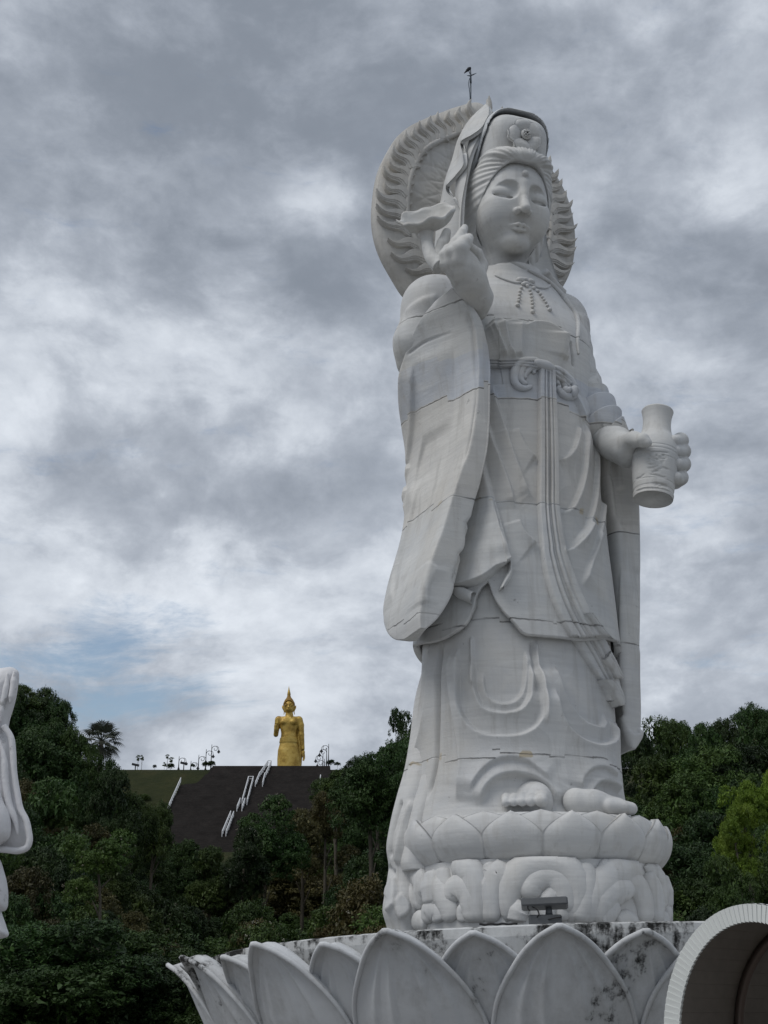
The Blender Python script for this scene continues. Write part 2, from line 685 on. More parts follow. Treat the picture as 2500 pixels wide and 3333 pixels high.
def marble_mat(name, joints=True, tint=(1, 1, 1), grime=0.0):
    """carved white marble blocks: faint bedding streaks, a tone of its own for each course, cracked joints between the courses"""
    m, W = new_mat(name)
    tc = W.add('ShaderNodeTexCoord')
    tc.object = statue
    P = tc.outputs['Object']
    x, y, z = W.sep(P)
    wob = W.math('SUBTRACT', W.noise(P, 1.1, 3, 0.5), 0.5)
    wob2 = W.math('SUBTRACT', W.noise(P, 9.0, 3, 0.6), 0.5)
    blk = W.n.new('ShaderNodeTexVoronoi')
    W.put(blk.inputs['Vector'], W.vmath('MULTIPLY', P, (1.7, 1.7, 0.0)))
    blk.inputs['Scale'].default_value = 1.0
    stepz = W.math('MULTIPLY', W.math('SUBTRACT', W.sep(blk.outputs['Color'])[0], 0.5), 0.10)
    zj = W.math('ADD', W.math('ADD', W.math('ADD', z, stepz), W.math('MULTIPLY', wob, 0.05)), W.math('MULTIPLY', wob2, 0.03))
    streak = W.noise(W.vmath('MULTIPLY', P, (1.2, 1.2, 16.0)), 1.3, 6, 0.62, 0.6)
    cloudy = W.noise(P, 1.7, 5, 0.6, 0.5)
    fine = W.noise(P, 26.0, 4, 0.65)
    col = W.ramp(streak, [(0.25, (0.51, 0.51, 0.50)), (0.5, (0.585, 0.585, 0.57)), (0.75, (0.63, 0.63, 0.615))])
    col = W.mix(W.smooth(cloudy, 0.40, 0.66, 0, 0.5), col, (0.48, 0.495, 0.51, 1))
    # tone of each course
    if joints:
        zn = W.math('DIVIDE', zj, 8.0)
        st = [(0.0, (0.97, 0.97, 0.97)), (JOINTS[2] / 8, (0.98, 0.985, 0.98)), (JOINTS[3] / 8, (1.0, 0.975, 0.935)), (JOINTS[4] / 8, (0.90, 0.935, 1.0)),
              (5.85 / 8, (0.98, 0.985, 0.98)), (JOINTS[5] / 8, (1, 1, 1)), (JOINTS[6] / 8, (0.96, 0.985, 1.02))]
        r = W.ramp(zn, st, 'CONSTANT')
        col = W.mix(W.smooth(cloudy, 0.30, 0.55, 0.55, 1.0), col, W.mix(1.0, col, r, 'MULTIPLY'))
        wn = W.n.new('ShaderNodeTexWhiteNoise')
        wn.noise_dimensions = '3D'
        W.put(wn.inputs['Vector'], W.vmath('ADD', blk.outputs['Color'], W.combine(W.math('FLOOR', W.math('MULTIPLY', zj, 0.8)), 0.0, 0.0)))
        tone = W.math('ADD', W.math('MULTIPLY', wn.outputs[0], 0.11), 0.93)
        col = W.mix(1.0, col, W.combine(tone, tone, W.math('ADD', tone, 0.008)), 'MULTIPLY')
        jm = None
        for zz in JOINTS[1:]:
            d = W.math('ABSOLUTE', W.math('SUBTRACT', zj, zz))
            f = W.smooth(d, 0.003, 0.010, 1.0, 0.0)
            jm = f if jm is None else W.math('MAXIMUM', jm, f)
        jm = W.math('MULTIPLY', jm, W.smooth(W.noise(P, 3.3, 2, 0.5), 0.34, 0.60, 0.22, 0.75))
        # tan mortar patches on some joints
        mort = None
        for zz in (JOINTS[3], JOINTS[1]):
            d = W.math('ABSOLUTE', W.math('SUBTRACT', zj, zz))
            f = W.math('MULTIPLY', W.smooth(d, 0.02, 0.05, 1.0, 0.0), W.smooth(W.noise(P, 4.6, 2, 0.4), 0.64, 0.67))
            mort = f if mort is None else W.math('MAXIMUM', mort, f)
        col = W.mix(mort, col, (0.42, 0.365, 0.27, 1))
        col = W.mix(jm, col, (0.10, 0.10, 0.10, 1))
    # dirt that has run and gathered: small dark specks
    spk = W.math('MULTIPLY', W.smooth(W.noise(P, 7.0, 6, 0.72), 0.655, 0.71), 0.5)
    col = W.mix(spk, col, (0.16, 0.155, 0.15, 1))
    run = W.math('MULTIPLY', W.smooth(W.noise(W.vmath('MULTIPLY', P, (7.0, 7.0, 0.55)), 1.5, 5, 0.6), 0.50, 0.72), 0.45)
    col = W.mix(run, col, (0.36, 0.35, 0.33, 1))
    col = W.mix(W.smooth(W.noise(P, 0.8, 5, 0.6), 0.48, 0.68, 0.0, 0.45), col, (0.53, 0.505, 0.455, 1))
    if grime > 0:
        g = W.math('MULTIPLY', W.smooth(W.noise(P, 2.4, 6, 0.66), 0.46, 0.66), grime)
        col = W.mix(g, col, (0.30, 0.285, 0.26, 1))
    col = W.mix(1.0, col, (*tint, 1), 'MULTIPLY')
    bump = W.math('ADD', W.math('MULTIPLY', fine, 0.25), W.math('MULTIPLY', streak, 0.25))
    if joints:
        bump = W.math('SUBTRACT', bump, jm)
    finish(W, col, W.smooth(fine, 0.3, 0.7, 0.5, 0.7), bump, 0.012, spec=0.25)
    return m


M_MARBLE = marble_mat('carved_marble')
M_PLAIN = marble_mat('plain_marble', joints=False)
M_HALO = marble_mat('weathered_marble', joints=False, tint=(0.90, 0.875, 0.84), grime=0.35)
# ------------------------------------------------------------------ the figure: robe
def body_ring(z, cx, cy, a, b, e, th):
    u, v = superangle(th, e)
    return np.stack([cx + a * u, cy + b * v, np.full_like(u, z)], -1)


def front_dense(n, c=-2.09, k=0.55):
    """angles round the figure, closer together towards the front right side"""
    t = np.linspace(-math.pi, math.pi, n, endpoint=False)
    return c + t - k * np.sin(t) * 1.0


TH = front_dense(620)
BODY = [  # z, cx, cy, a, b, e
    (0.98, -0.09, 0.00, 1.17, 0.95, 2.3), (1.25, -0.11, 0.0, 1.08, 0.84, 2.3), (1.62, -0.10, 0.0, 1.03, 0.79, 2.3), (2.2, -0.09, 0.0, 1.01, 0.77, 2.3),
    (2.93, -0.07, 0.0, 0.985, 0.76, 2.3), (3.6, -0.055, 0.0, 0.955, 0.76, 2.3), (4.2, -0.03, 0.0, 0.90, 0.74, 2.25), (4.8, 0.0, 0.0, 0.845, 0.70, 2.2),
    (5.4, 0.04, 0.0, 0.82, 0.66, 2.2), (5.8, 0.08, 0.02, 0.86, 0.65, 2.2), (6.2, 0.08, 0.03, 0.90, 0.64, 2.2), (6.6, 0.08, 0.05, 0.92, 0.60, 2.2),
    (6.9, 0.08, 0.08, 0.84, 0.50, 2.1), (7.1, 0.07, 0.08, 0.68, 0.42, 2.0), (7.25, 0.06, 0.06, 0.50, 0.36, 2.0), (7.36, 0.05, 0.04, 0.40, 0.34, 2.0)]
zs = np.array([s[0] for s in BODY])
zq = np.linspace(zs[0], zs[-1], 560)
pars = catmull_t(zs, np.array([s[1:] for s in BODY]), zq)
V = np.concatenate([body_ring(z, *p, TH) for z, p in zip(zq, pars)])
Fq = grid_faces(len(zq), len(TH), True)
if (vnormals(V, Fq)[len(TH) * 200] @ np.array([math.cos(TH[0]), math.sin(TH[0]), 0])) < 0:
    Fq = Fq[:, ::-1]
N = vnormals(V, Fq)
B0 = bvh_of(V, Fq)


def C(zone, pts, kind, h, w=0.03, reach=0.4):
    return (onto(B0, tr(zone, pts)), kind, h, w, reach)


RELIEF = [
    # underskirt: hanging bows of cloth
    C('z7', [(655, 450), (665, 560), (680, 605), (720, 638), (770, 650), (830, 637), (872, 590), (892, 500), (900, 320)], 'right', 0.061, 0.014, 0.10),
    C('z7', [(600, 380), (620, 600), (660, 680), (720, 702), (790, 707), (860, 687), (902, 630), (917, 520), (920, 400)], 'right', 0.081, 0.015, 0.14),
    C('z7', [(505, 290), (520, 500), (545, 720), (600, 802), (680, 842), (770, 850), (860, 840), (932, 800), (972, 738), (978, 560), (970, 400)], 'right', 0.081, 0.015, 0.2),
    C('z7', [(1075, 400), (1130, 600), (1190, 700), (1260, 762), (1345, 782), (1368, 700)], 'right', 0.068, 0.014, 0.16),
    C('z7', [(1058, 560), (1085, 700), (1150, 812), (1230, 872), (1330, 897), (1388, 872), (1392, 720)], 'right', 0.095, 0.015, 0.22),
    C('z7', [(350, 230), (342, 500), (300, 800), (235, 1050), (190, 1280)], 'left', 0.081, 0.017, 0.10),
    C('z7', [(330, 230), (318, 500), (275, 800), (210, 1050), (165, 1280)], 'groove', 0.047, 0.025, 0.1),
    C('z7', [(400, 250), (396, 600), (382, 850), (372, 990), (312, 1240)], 'groove', 0.061, 0.030, 0.1),
    C('z7', [(452, 320), (470, 560), (500, 800), (516, 1000), (490, 1250)], 'left', 0.068, 0.017, 0.12),
    C('z7', [(580, 240), (586, 380), (600, 560)], 'ridge', 0.041, 0.019, 0.1),
    C('z7', [(940, 260), (945, 420), (950, 600)], 'groove', 0.034, 0.017, 0.1),
    C('z7', [(965, 260), (972, 420), (985, 600), (1000, 800)], 'ridge', 0.047, 0.019, 0.1),
    # folds lifted over the feet
    C('z7', [(640, 1270), (672, 1170), (740, 1102), (830, 1082), (930, 1102), (1020, 1160), (1085, 1270)], 'left', 0.105, 0.025, 0.16),
    C('z7', [(580, 1200), (640, 1080), (720, 1005), (810, 988), (900, 1012), (970, 1072), (1040, 1130)], 'left', 0.054, 0.019, 0.16),
    C('z7', [(1268, 1270), (1285, 1180), (1330, 1128), (1400, 1140), (1460, 1190)], 'left', 0.10, 0.025, 0.16),
    C('z7', [(1215, 1180), (1225, 1100), (1270, 1050), (1340, 1045), (1420, 1100)], 'left', 0.054, 0.019, 0.14),
    # bodice
    C('z4', [(730, 175), (772, 160), (800, 146), (850, 143), (880, 160), (930, 152), (975, 162), (1010, 187), (1060, 165), (1120, 163), (1200, 185), (1260, 228), (1302, 248), (1340, 275)], 'right', 0.101, 0.012, 0.3),
    C('z4', [(800, 165), (840, 260), (875, 345), (900, 412)], 'right', 0.074, 0.015, 0.07),
    C('z4', [(872, 160), (895, 260), (920, 345), (960, 415)], 'right', 0.074, 0.015, 0.07),
    C('z4', [(990, 180), (995, 300), (998, 410)], 'right', 0.054, 0.025, 0.10),
    C('z4', [(1302, 250), (1318, 340), (1322, 430)], 'right', 0.068, 0.015, 0.12),
    C('z3', [(1440, 700), (1520, 760), (1600, 840), (1659, 910)], 'left', 0.095, 0.014, 0.2),
    C('z4', [(1345, 280), (1360, 380), (1366, 470)], 'groove', 0.054, 0.017, 0.12),
    # collar bones and neck crease
    C('z3', [(940, 570), (1050, 560), (1150, 580), (1250, 625), (1330, 670)], 'groove', 0.027, 0.012, 0.1),
]
V = carve(V, N, RELIEF)
# broad swells of the chest and belly, and the faint unevenness of hand work
q = np.sin(V[:, 2] * 3.1 + V[:, 0] * 2.3) * np.sin(V[:, 0] * 4.1 + V[:, 1] * 3.7 + V[:, 2] * 1.3)
V = V + N * (0.004 * q)[:, None]
obj('robe', V, Fq, M_MARBLE, statue)
BODYV, BODYF = V, Fq
B1 = bvh_of(V, Fq)


# ---- overskirt: its own layer with a free hem
def skirt_layer(name, top, hem_px, default, off_top, off_hem, thick, relief, nz=260, swell=0.0):
    pts = []
    for zone, P in hem_px:
        for p in catmull(tr(zone, P), 40):
            q_, _ = hit(B1, p)
            pts.append((q_[0], q_[1], q_[2]))
    pts = np.array(pts)
    base = pars_at(pts[:, 2])
    ang = np.arctan2((pts[:, 1] - base[:, 1]) / base[:, 3], (pts[:, 0] - base[:, 0]) / base[:, 2])
    ang = np.mod(ang + math.pi / 2 + math.pi, 2 * math.pi) - math.pi          # 0 straight ahead
    o = np.argsort(ang)
    ang, hz = ang[o], pts[o, 2]
    th = TH
    tf = np.mod(th + math.pi / 2 + math.pi, 2 * math.pi) - math.pi
    a0, a1 = ang[0], ang[-1]
    zh = np.interp(tf, np.concatenate([[-math.pi, a0 - 0.4], ang, [a1 + 0.4, math.pi]]), np.concatenate([[default, default], hz, [default, default]]))
    t = np.linspace(0, 1, nz)
    z = top + (zh[None, :] - top) * t[:, None]
    pr = pars_at(z.ravel()).reshape(nz, len(th), 5)
    c_, s_ = np.cos(th)[None], np.sin(th)[None]
    e = pr[..., 4]
    u = np.sign(c_) * np.abs(c_)**(2 / e)
    v = np.sign(s_) * np.abs(s_)**(2 / e)
    off = off_top + (off_hem - off_top) * t[:, None]**1.5
    outer = np.stack([pr[..., 0] + (pr[..., 2] + off) * u, pr[..., 1] + (pr[..., 3] + off) * v, z], -1)
    OV = outer.reshape(-1, 3)
    OF = grid_faces(nz, len(th), True)
    ON = vnormals(OV, OF)
    if ON[len(th) * 100] @ np.array([c_[0, 0], s_[0, 0], 0]) < 0:
        ON = -ON
        OF = OF[:, ::-1]
        flip = True
    else:
        flip = False
    BB = bvh_of(OV, OF)
    OV = carve(OV, ON, [(onto(BB, tr(zn, P)), kd, h_, w_, r_) for zn, P, kd, h_, w_, r_ in relief])
    # round the hem over and return inside
    nin = 40
    rows = []
    last = OV.reshape(nz, len(th), 3)
    n_ = ON.reshape(nz, len(th), 3)
    nl = n_[-1].copy()
    nl[:, 2] = 0
    nl /= np.linalg.norm(nl, axis=1)[:, None]
    rows.append(last[-1] - nl * thick * 0.35 + np.array([0, 0, -0.012]))
    for k in range(nin):
        i = nz - 1 - k * 2
        rows.append(last[i] - nl * thick)
    IV = np.concatenate(rows)
    A = np.concatenate([OV, IV])
    IFc = grid_faces(len(rows), len(th), True, off=len(OV))
    br = np.stack([np.arange(len(th)), (np.arange(len(th)) + 1) % len(th)], 1)
    base_i = (nz - 1) * len(th)
    BF = np.stack([base_i + br[:, 0], base_i + br[:, 1], len(OV) + br[:, 1], len(OV) + br[:, 0]], 1)
    if flip:
        IFc, BF = IFc[:, ::-1], BF[:, ::-1]
    AF = np.concatenate([OF, BF, IFc])
    obj(name, A, AF, M_MARBLE, statue)
    return OV, OF


def pars_at(z):
    return catmull_t(zs, np.array([s[1:] for s in BODY]), np.clip(z, zs[0], zs[-1]))


KV, KF = skirt_layer('overskirt', 5.62, [
    ('z6', [(250, 1105), (300, 1100), (380, 1094), (480, 1048), (560, 990), (600, 920), (625, 830), (660, 770), (700, 738)]),
    ('z6', [(712, 752), (740, 830), (800, 920), (860, 985), (920, 1052), (1000, 1064), (1100, 1072), (1180, 1082), (1260, 1075), (1340, 1070), (1410, 1090)])], 2.80, 0.015, 0.10, 0.07, [
    ('z6', [(805, 615), (745, 420), (720, 330), (690, 180), (665, 60), (640, -60)], 'left', 0.061, 0.015, 0.16),
    ('z6', [(1345, 240), (1320, 420), (1280, 600), (1240, 760)], 'left', 0.068, 0.017, 0.16),
    ('z4', [(765, 860), (800, 990), (860, 1160), (920, 1330), (960, 1480)], 'right', 0.047, 0.014, 0.14),
    ('z4', [(785, 540), (830, 720), (880, 880), (940, 1080), (1000, 1240), (1060, 1370), (1105, 1412)], 'right', 0.068, 0.014, 0.16),
    ('z4', [(975, 900), (1010, 1000), (1050, 1070), (1108, 1114)], 'right', 0.061, 0.014, 0.14),
    ('z4', [(1398, 880), (1385, 970), (1355, 1060), (1310, 1112), (1253, 1132)], 'left', 0.061, 0.014, 0.14),
    ('z4', [(1440, 840), (1432, 1050), (1420, 1250), (1380, 1400), (1330, 1485), (1253, 1508)], 'left', 0.074, 0.014, 0.18),
    ('z4', [(1500, 900), (1502, 1250), (1475, 1500), (1425, 1640), (1345, 1745)], 'left', 0.068, 0.014, 0.18),
    ('z6', [(865, 350), (900, 430), (972, 497)], 'right', 0.061, 0.014, 0.14),
    ('z6', [(1275, 370), (1240, 450), (1185, 520), (1112, 548)], 'left', 0.061, 0.014, 0.14),
    ('z4', [(700, 430), (850, 436), (960, 440)], 'groove', 0.034, 0.010, 0.1),
    ('z4', [(700, 462), (850, 466), (945, 468)], 'groove', 0.041, 0.010, 0.1),
    ('z4', [(1220, 560), (1330, 640), (1400, 760), (1440, 860)], 'left', 0.068, 0.017, 0.14)])
B2 = bvh_of(KV, KF)


# ---- sleeves
def slab_levels(rows, yf, front_left=True):
    out = []
    for (cpx, lpx, rpx, yb) in rows:
        c = S(cpx, yf)
        z = c[2]
        xin = x_at(rpx, yf, z)
        xb = x_at(lpx, yb, z)
        wi = xin - c[0]
        out.append([c, (xin, yf, z), (xb + max(wi, 0.12) * 1.2, yb, z), (xb, yb, z)])
    return out


def vv(p):
    return (p[0] * 1.507, p[1] * 1.507)


rows = [((975, 622), 938, 992, -0.45), ((1000, 650), 910, 1016, -0.30), ((1022, 690), 883, 1042, -0.08), ((1030, 740), 866, 1052, 0.15), ((1033, 790), 864, 1058, 0.32), ((1030, 830), 870, 1058, 0.42),
        ((1020, 900), 883, 1058, 0.46), ((1010, 960), 880, 1054, 0.46), ((990, 1025), 874, 1041, 0.42), ((971, 1082), 866, 1026, 0.40), ((954, 1139), 852, 1014, 0.40), ((932, 1197), 836, 1000, 0.40), ((918, 1247), 827, 987, 0.34),
        ((911, 1275), 825, 979, 0.29), ((907, 1301), 830, 966, 0.20), ((905, 1326), 840, 950, 0.05), ((906, 1344), 854, 934, -0.12), ((908, 1356), 872, 920, -0.34)]
lv = slab_levels([(vv(c), l * 1.507, r * 1.507, yb) for c, l, r, yb in rows], -0.78)
# the sleeve's bottom edge rises towards the back
SV, SF, caps = loft_quads(lv, 420, 260, 14.0)
if vnormals(SV, SF)[260 * 200 + 10] @ (SV[260 * 200 + 10] - SV[260 * 200:260 * 201].mean(0)) < 0:
    SF = SF[:, ::-1]
    caps = [c[::-1] for c in caps]
SN = vnormals(SV, SF)
BS = bvh_of(SV, SF)


def CS(zone, pts, kind, h, w=0.03, reach=0.3):
    return (onto(BS, tr(zone, pts)), kind, h, w, reach)


SV = carve(SV, SN, [
    CS('z4', [(480, 240), (495, 400), (497, 620), (490, 850), (440, 1100), (380, 1300), (330, 1480)], 'right', 0.047, 0.025, 0.35),
    CS('z4', [(350, 280), (362, 450), (355, 700), (335, 950), (280, 1200), (240, 1480)], 'right', 0.041, 0.025, 0.3),
    CS('z4', [(240, 420), (245, 700), (240, 900), (205, 1200), (170, 1480)], 'right', 0.041, 0.025, 0.3),
    CS('z6', [(300, 100), (240, 300), (180, 500), (120, 700), (110, 850)], 'right', 0.034, 0.025, 0.3),
    CS('z4', [(590, 20), (640, 180), (665, 380), (675, 600), (650, 860), (580, 1180)], 'groove', 0.027, 0.021, 0.2),
    CS('z6', [(590, 330), (560, 450), (500, 650), (470, 760)], 'groove', 0.041, 0.034, 0.2),
    CS('z6', [(395, 640), (340, 720), (320, 820), (330, 860)], 'right', 0.027, 0.034, 0.2),
    CS('z4', [(180, 390), (300, 300), (480, 215)], 'groove', 0.016, 0.017, 0.2),
])
obj('right_sleeve', SV, SF.tolist() + caps, M_MARBLE, statue)
BS = bvh_of(SV, SF)

rows = [((1292, 915), 1290, 1340, 0.25), ((1298, 945), 1290, 1362, 0.30), ((1306, 1000), 1292, 1380, 0.40), ((1316, 1060), 1296, 1388, 0.40), ((1328, 1130), 1300, 1390, 0.40), ((1337, 1230), 1305, 1390.5, 0.40), ((1340, 1320), 1308, 1390.5, 0.40),
        ((1343, 1450), 1315, 1389, 0.38), ((1347, 1540), 1330, 1390, 0.30), ((1355, 1582), 1340, 1387, 0.2), ((1362, 1605), 1350, 1378, 0.05), ((1366, 1616), 1350, 1371, -0.1)]
lv = []
for c, l, r, yb in rows:
    p = S(vv(c), -0.42)
    z = p[2]
    xo = x_at(r * 1.507, -0.42, z)
    lv.append([(xo, -0.42, z), tuple(p), (p[0] + 0.04, yb, z - 0.02), (xo + 0.02, yb, z - 0.02)])
LV, LF, caps = loft_quads(lv, 300, 180, 6.0)
if vnormals(LV, LF)[180 * 150 + 10] @ (LV[180 * 150 + 10] - LV[180 * 150:180 * 151].mean(0)) < 0:
    LF = LF[:, ::-1]
    caps = [c[::-1] for c in caps]
LN = vnormals(LV, LF)
BL = bvh_of(LV, LF)


def CL(zone, pts, kind, h, w=0.03, reach=0.3):
    return (onto(BL, tr(zone, pts)), kind, h, w, reach)


LV = carve(LV, LN, [
    CL('zs', [(455, 60), (452, 600), (455, 1100), (470, 1500), (500, 1700), (560, 1900)], 'left', 0.041, 0.017, 0.08),
    CL('zs', [(500, 1640), (530, 1780), (570, 1850), (620, 1860), (650, 1780)], 'right', 0.054, 0.025, 0.10),
    CL('zs', [(640, 60), (650, 500), (655, 1000)], 'groove', 0.027, 0.043, 0.2),
    CL('z5', [(480, 900), (490, 1200), (540, 1500), (560, 1900)], 'groove', 0.054, 0.043, 0.2),
    CL('z5', [(600, 1400), (640, 1700), (640, 2000)], 'groove', 0.041, 0.043, 0.2),
])
obj('left_sleeve', LV, LF.tolist() + caps, M_MARBLE, statue)


# ---- shoulders and upper arms under the mantle (one smooth mass each)
def mantle():
    sh = S(vv((1200, 700)), 0.05)
    el = S(vv((1243, 850)), -0.12)
    fo = S(vv((1290, 900)), -0.30)
    lo, hi = np.minimum(np.minimum(sh, el), fo) - 0.55, np.maximum(np.maximum(sh, el), fo) + 0.55

    def f(X, Y, Z):
        d = s_chain(X, Y, Z, [sh, el, fo], [0.355, 0.285, 0.15], 0.12)
        d = s_un(d, s_cap(X, Y, Z, (0.3, 0.15, 7.15), sh, 0.20, 0.33), 0.15)
        return d
    return sdf_mesh(f, lo - np.array([0.7, 0, 0]), hi, 0.022)


MV, MF = mantle()
MN = vnormals(MV, MF)
BM = bvh_of(MV, MF)
MV = carve(MV, MN, [
    (onto(BM, tr('z4', [(1440, 100), (1490, 260), (1520, 420), (1540, 560)])), 'groove', 0.015, 0.04, .1),
    (onto(BM, tr('z4', [(1425, 560), (1470, 620), (1500, 700), (1510, 880)])), 'left', 0.06, 0.03, .2),
    (onto(BM, tr('z4', [(1380, 60), (1405, 160), (1400, 300), (1418, 500)])), 'left', 0.05, 0.025, .2),
])
obj('left_shoulder_mantle', MV, MF, M_MARBLE, statue)
MLV, MLF = MV, MF


def mantle_r():
    sh = S(vv((940, 668)), 0.05)
    a = S(vv((905, 745)), 0.10)
    b = S(vv((893, 790)), 0.22)
    c = S(vv((1000, 660)), -0.35)
    lo, hi = np.minimum.reduce([sh, a, b, c]) - 0.6, np.maximum.reduce([sh, a, b, c]) + 0.6

    def f(X, Y, Z):
        d = s_chain(X, Y, Z, [sh, a, b], [0.35, 0.25, 0.165], 0.2)
        d = s_un(d, s_cap(X, Y, Z, (-0.2, 0.15, 7.15), sh, 0.20, 0.34), 0.15)
        d = s_un(d, s_cap(X, Y, Z, sh, c, 0.30, 0.20), 0.15)
        return d
    return sdf_mesh(f, lo, hi + np.array([0.6, 0, 0]), 0.022)


MV, MF = mantle_r()
MN = vnormals(MV, MF)
BM = bvh_of(MV, MF)
MV = carve(MV, MN, [
    (onto(BM, tr('z3', [(215, 1040), (300, 960), (420, 900), (520, 880)])), 'right', 0.03, 0.03, .2),
])
obj('right_shoulder_mantle', MV, MF, M_MARBLE, statue)
# ------------------------------------------------------------------ sash, bow, belt, beads
BCV = np.concatenate([BODYV, KV])
BCF = np.concatenate([BODYF, KF + len(BODYV)])
BC = bvh_of(BCV, BCF)


def scale_at(P):
    """photo pixels per metre at a point of the statue frame"""
    P = np.asarray(P)
    w = np.array([_c * P[0] - _s * P[1] + AXIS[0], _s * P[0] + _c * P[1] + AXIS[1], P[2] + AXIS[2] - CAM[2]])
    return FPX / (w[1] * math.cos(PITCH) + w[2] * math.sin(PITCH))


def on_z(p, z):
    d = dir_local(pix_dir(*p))
    return EYE + d * ((z - EYE[2]) / d[2])


def gs(s, c, w):
    return math.exp(-((s - c) / w)**2)


def sash_prof(s, t):
    edge = min(1.0, (1 - abs(s)) / 0.10)
    h = 0.055 * (0.35 + 0.65 * math.sqrt(max(edge, 0)))
    for c, a in ((-0.40, 0.035), (-0.05, 0.04), (0.12, 0.035), (0.45, 0.02)):
        h -= a * gs(s, c, 0.055)
    return h + 0.02 * s * min(1, max(0, (t - 0.55) * 4)) + 0.015


left = tr('z4', [(1114, 490), (1112, 700), (1112, 1000), (1110, 1300), (1110, 1480)]) + tr('z6', [(976, 340), (986, 480), (1006, 650), (1055, 830), (1120, 980), (1200, 1110), (1290, 1250), (1350, 1340), (1390, 1440)])
right = tr('z4', [(1222, 500), (1232, 700), (1245, 1000), (1252, 1300), (1255, 1480)]) + tr('z6', [(1106, 370), (1130, 510), (1170, 650), (1225, 800), (1290, 950), (1345, 1060), (1400, 1200), (1425, 1320), (1446, 1470)])
SHV, SHF = strap(BC, left, right, 180, 44, sash_prof, 0.06)
obj('sash', SHV, SHF, M_MARBLE, statue)
BSH = bvh_of(SHV, SHF)
# loose pleat lying on the sash's outer edge and its folded end
for P, Q, nm in (([(1230, 930), (1280, 1000), (1330, 1060), (1365, 1078)], [(1275, 935), (1310, 985), (1345, 1040), (1370, 1080)], 'sash_pleat'),
                 ([(1330, 1200), (1370, 1260), (1400, 1310), (1420, 1310)], [(1365, 1150), (1400, 1220), (1420, 1270), (1432, 1300)], 'sash_pleat'),
                 ([(1330, 1320), (1370, 1380), (1400, 1440), (1425, 1485)], [(1400, 1330), (1430, 1390), (1445, 1440), (1450, 1480)], 'sash_end')):
    v_, f_ = strap(BC, tr('z6', P), tr('z6', Q), 24, 12, lambda s, t: 0.10 + 0.03 * math.cos(s * 1.4) - 0.02 * gs(s, 0.1, 0.2), 0.06)
    obj(nm, v_, f_, M_MARBLE, statue)


def flap(P, Q, h0, h1, nm, nl=60):
    v_, f_ = strap(BC, tr('z6', P), tr('z6', Q), nl, 30, lambda s, t: h0 + (h1 - h0) * t**1.3, 0.02)
    return obj(nm, v_, f_, M_MARBLE, statue)


v_, f_ = strap(BC, tr('z6', [(400, 330), (440, 200), (500, 120), (560, 60), (620, 20), (655, 0), (668, 10), (680, 60)]), tr('z6', [(455, 790), (482, 772), (540, 768), (610, 748), (660, 728), (705, 697), (760, 648), (808, 612)]), 90, 60,
               lambda s, t: 0.012 + 0.13 * ((s + 1) / 2)**1.6, 0.02)
obj('overskirt_flap', v_, f_, M_MARBLE, statue)


def surf_tube(bvh, zone, pts, rad, lift, n=40, seg=14, flat=1.0):
    P = catmull(tr(zone, pts), n)
    out = []
    for p in P:
        q_, nn = hit(bvh, p)
        out.append(q_ + nn * lift)
    out = np.array(out)
    t = np.linspace(0, 1, n)
    r = np.interp(t, np.linspace(0, 1, len(rad)), rad) if np.ndim(rad) else np.full(n, rad)
    r = r * np.sqrt(np.clip(1 - np.maximum(0, (t - 0.93) / 0.07)**2, 0.02, 1)) * np.sqrt(np.clip(1 - np.maximum(0, (0.07 - t) / 0.07)**2, 0.02, 1))
    return tube(out, r, seg)


for P, Q in (([(804, 618), (798, 660), (772, 715), (742, 785)], [(808, 612), (817, 655), (812, 705), (772, 768)]),
             ([(476, 780), (490, 815), (540, 842), (588, 862)], [(560, 775), (590, 790), (612, 800), (622, 815)])):
    v_, f_ = strap(BC, tr('z6', P), tr('z6', Q), 30, 14, lambda s, t: 0.05 + 0.05 * math.sqrt(max(0.0, 1 - s * s)), 0.03)
    obj('cloth_curl', v_, f_, M_MARBLE, statue)
bowl = [[(800, 560), (690, 560), (580, 580), (500, 650), (470, 760), (475, 850), (520, 915), (600, 940), (670, 925), (715, 895)],
        [(790, 600), (680, 610), (590, 650), (555, 740), (560, 820), (600, 868), (650, 872)],
        [(790, 640), (700, 660), (640, 710), (610, 780), (620, 810)],
        [(790, 665), (740, 690), (725, 740)]]
bowr = [[(970, 650), (1080, 700), (1170, 790), (1250, 900), (1270, 980), (1220, 1035), (1150, 1040), (1090, 990), (1055, 900), (1030, 800)],
        [(1000, 700), (1070, 770), (1120, 860), (1150, 930), (1190, 955), (1225, 930)],
        ]
rads = [[0.05, 0.07, 0.075, 0.06, 0.03], [0.05, 0.06, 0.06, 0.035], [0.045, 0.05, 0.03], [0.03, 0.03]]
for grp in (bowl, bowr):
    mb = MB()
    for pts, r in zip(grp, rads):
        v_, f_ = surf_tube(BC, 'zb', pts, np.array(r) * 0.70, 0.015)
        mb.add(v_, f_)
    mb.build('bow_loop', M_MARBLE, statue, smooth=True)
k0, kn = hit(BC, tr('zb', [(880, 625)])[0])
k0 = k0 + kn * 0.03


def knot(X, Y, Z):
    a, b = S(tr('zb', [(785, 590)])[0], k0[1] - 0.02), S(tr('zb', [(975, 665)])[0], k0[1])
    return s_un(s_cap(X, Y, Z, a, b, 0.048, 0.044), s_ell(X, Y, Z, (a + b) / 2, (0.10, 0.062, 0.058)), 0.04)


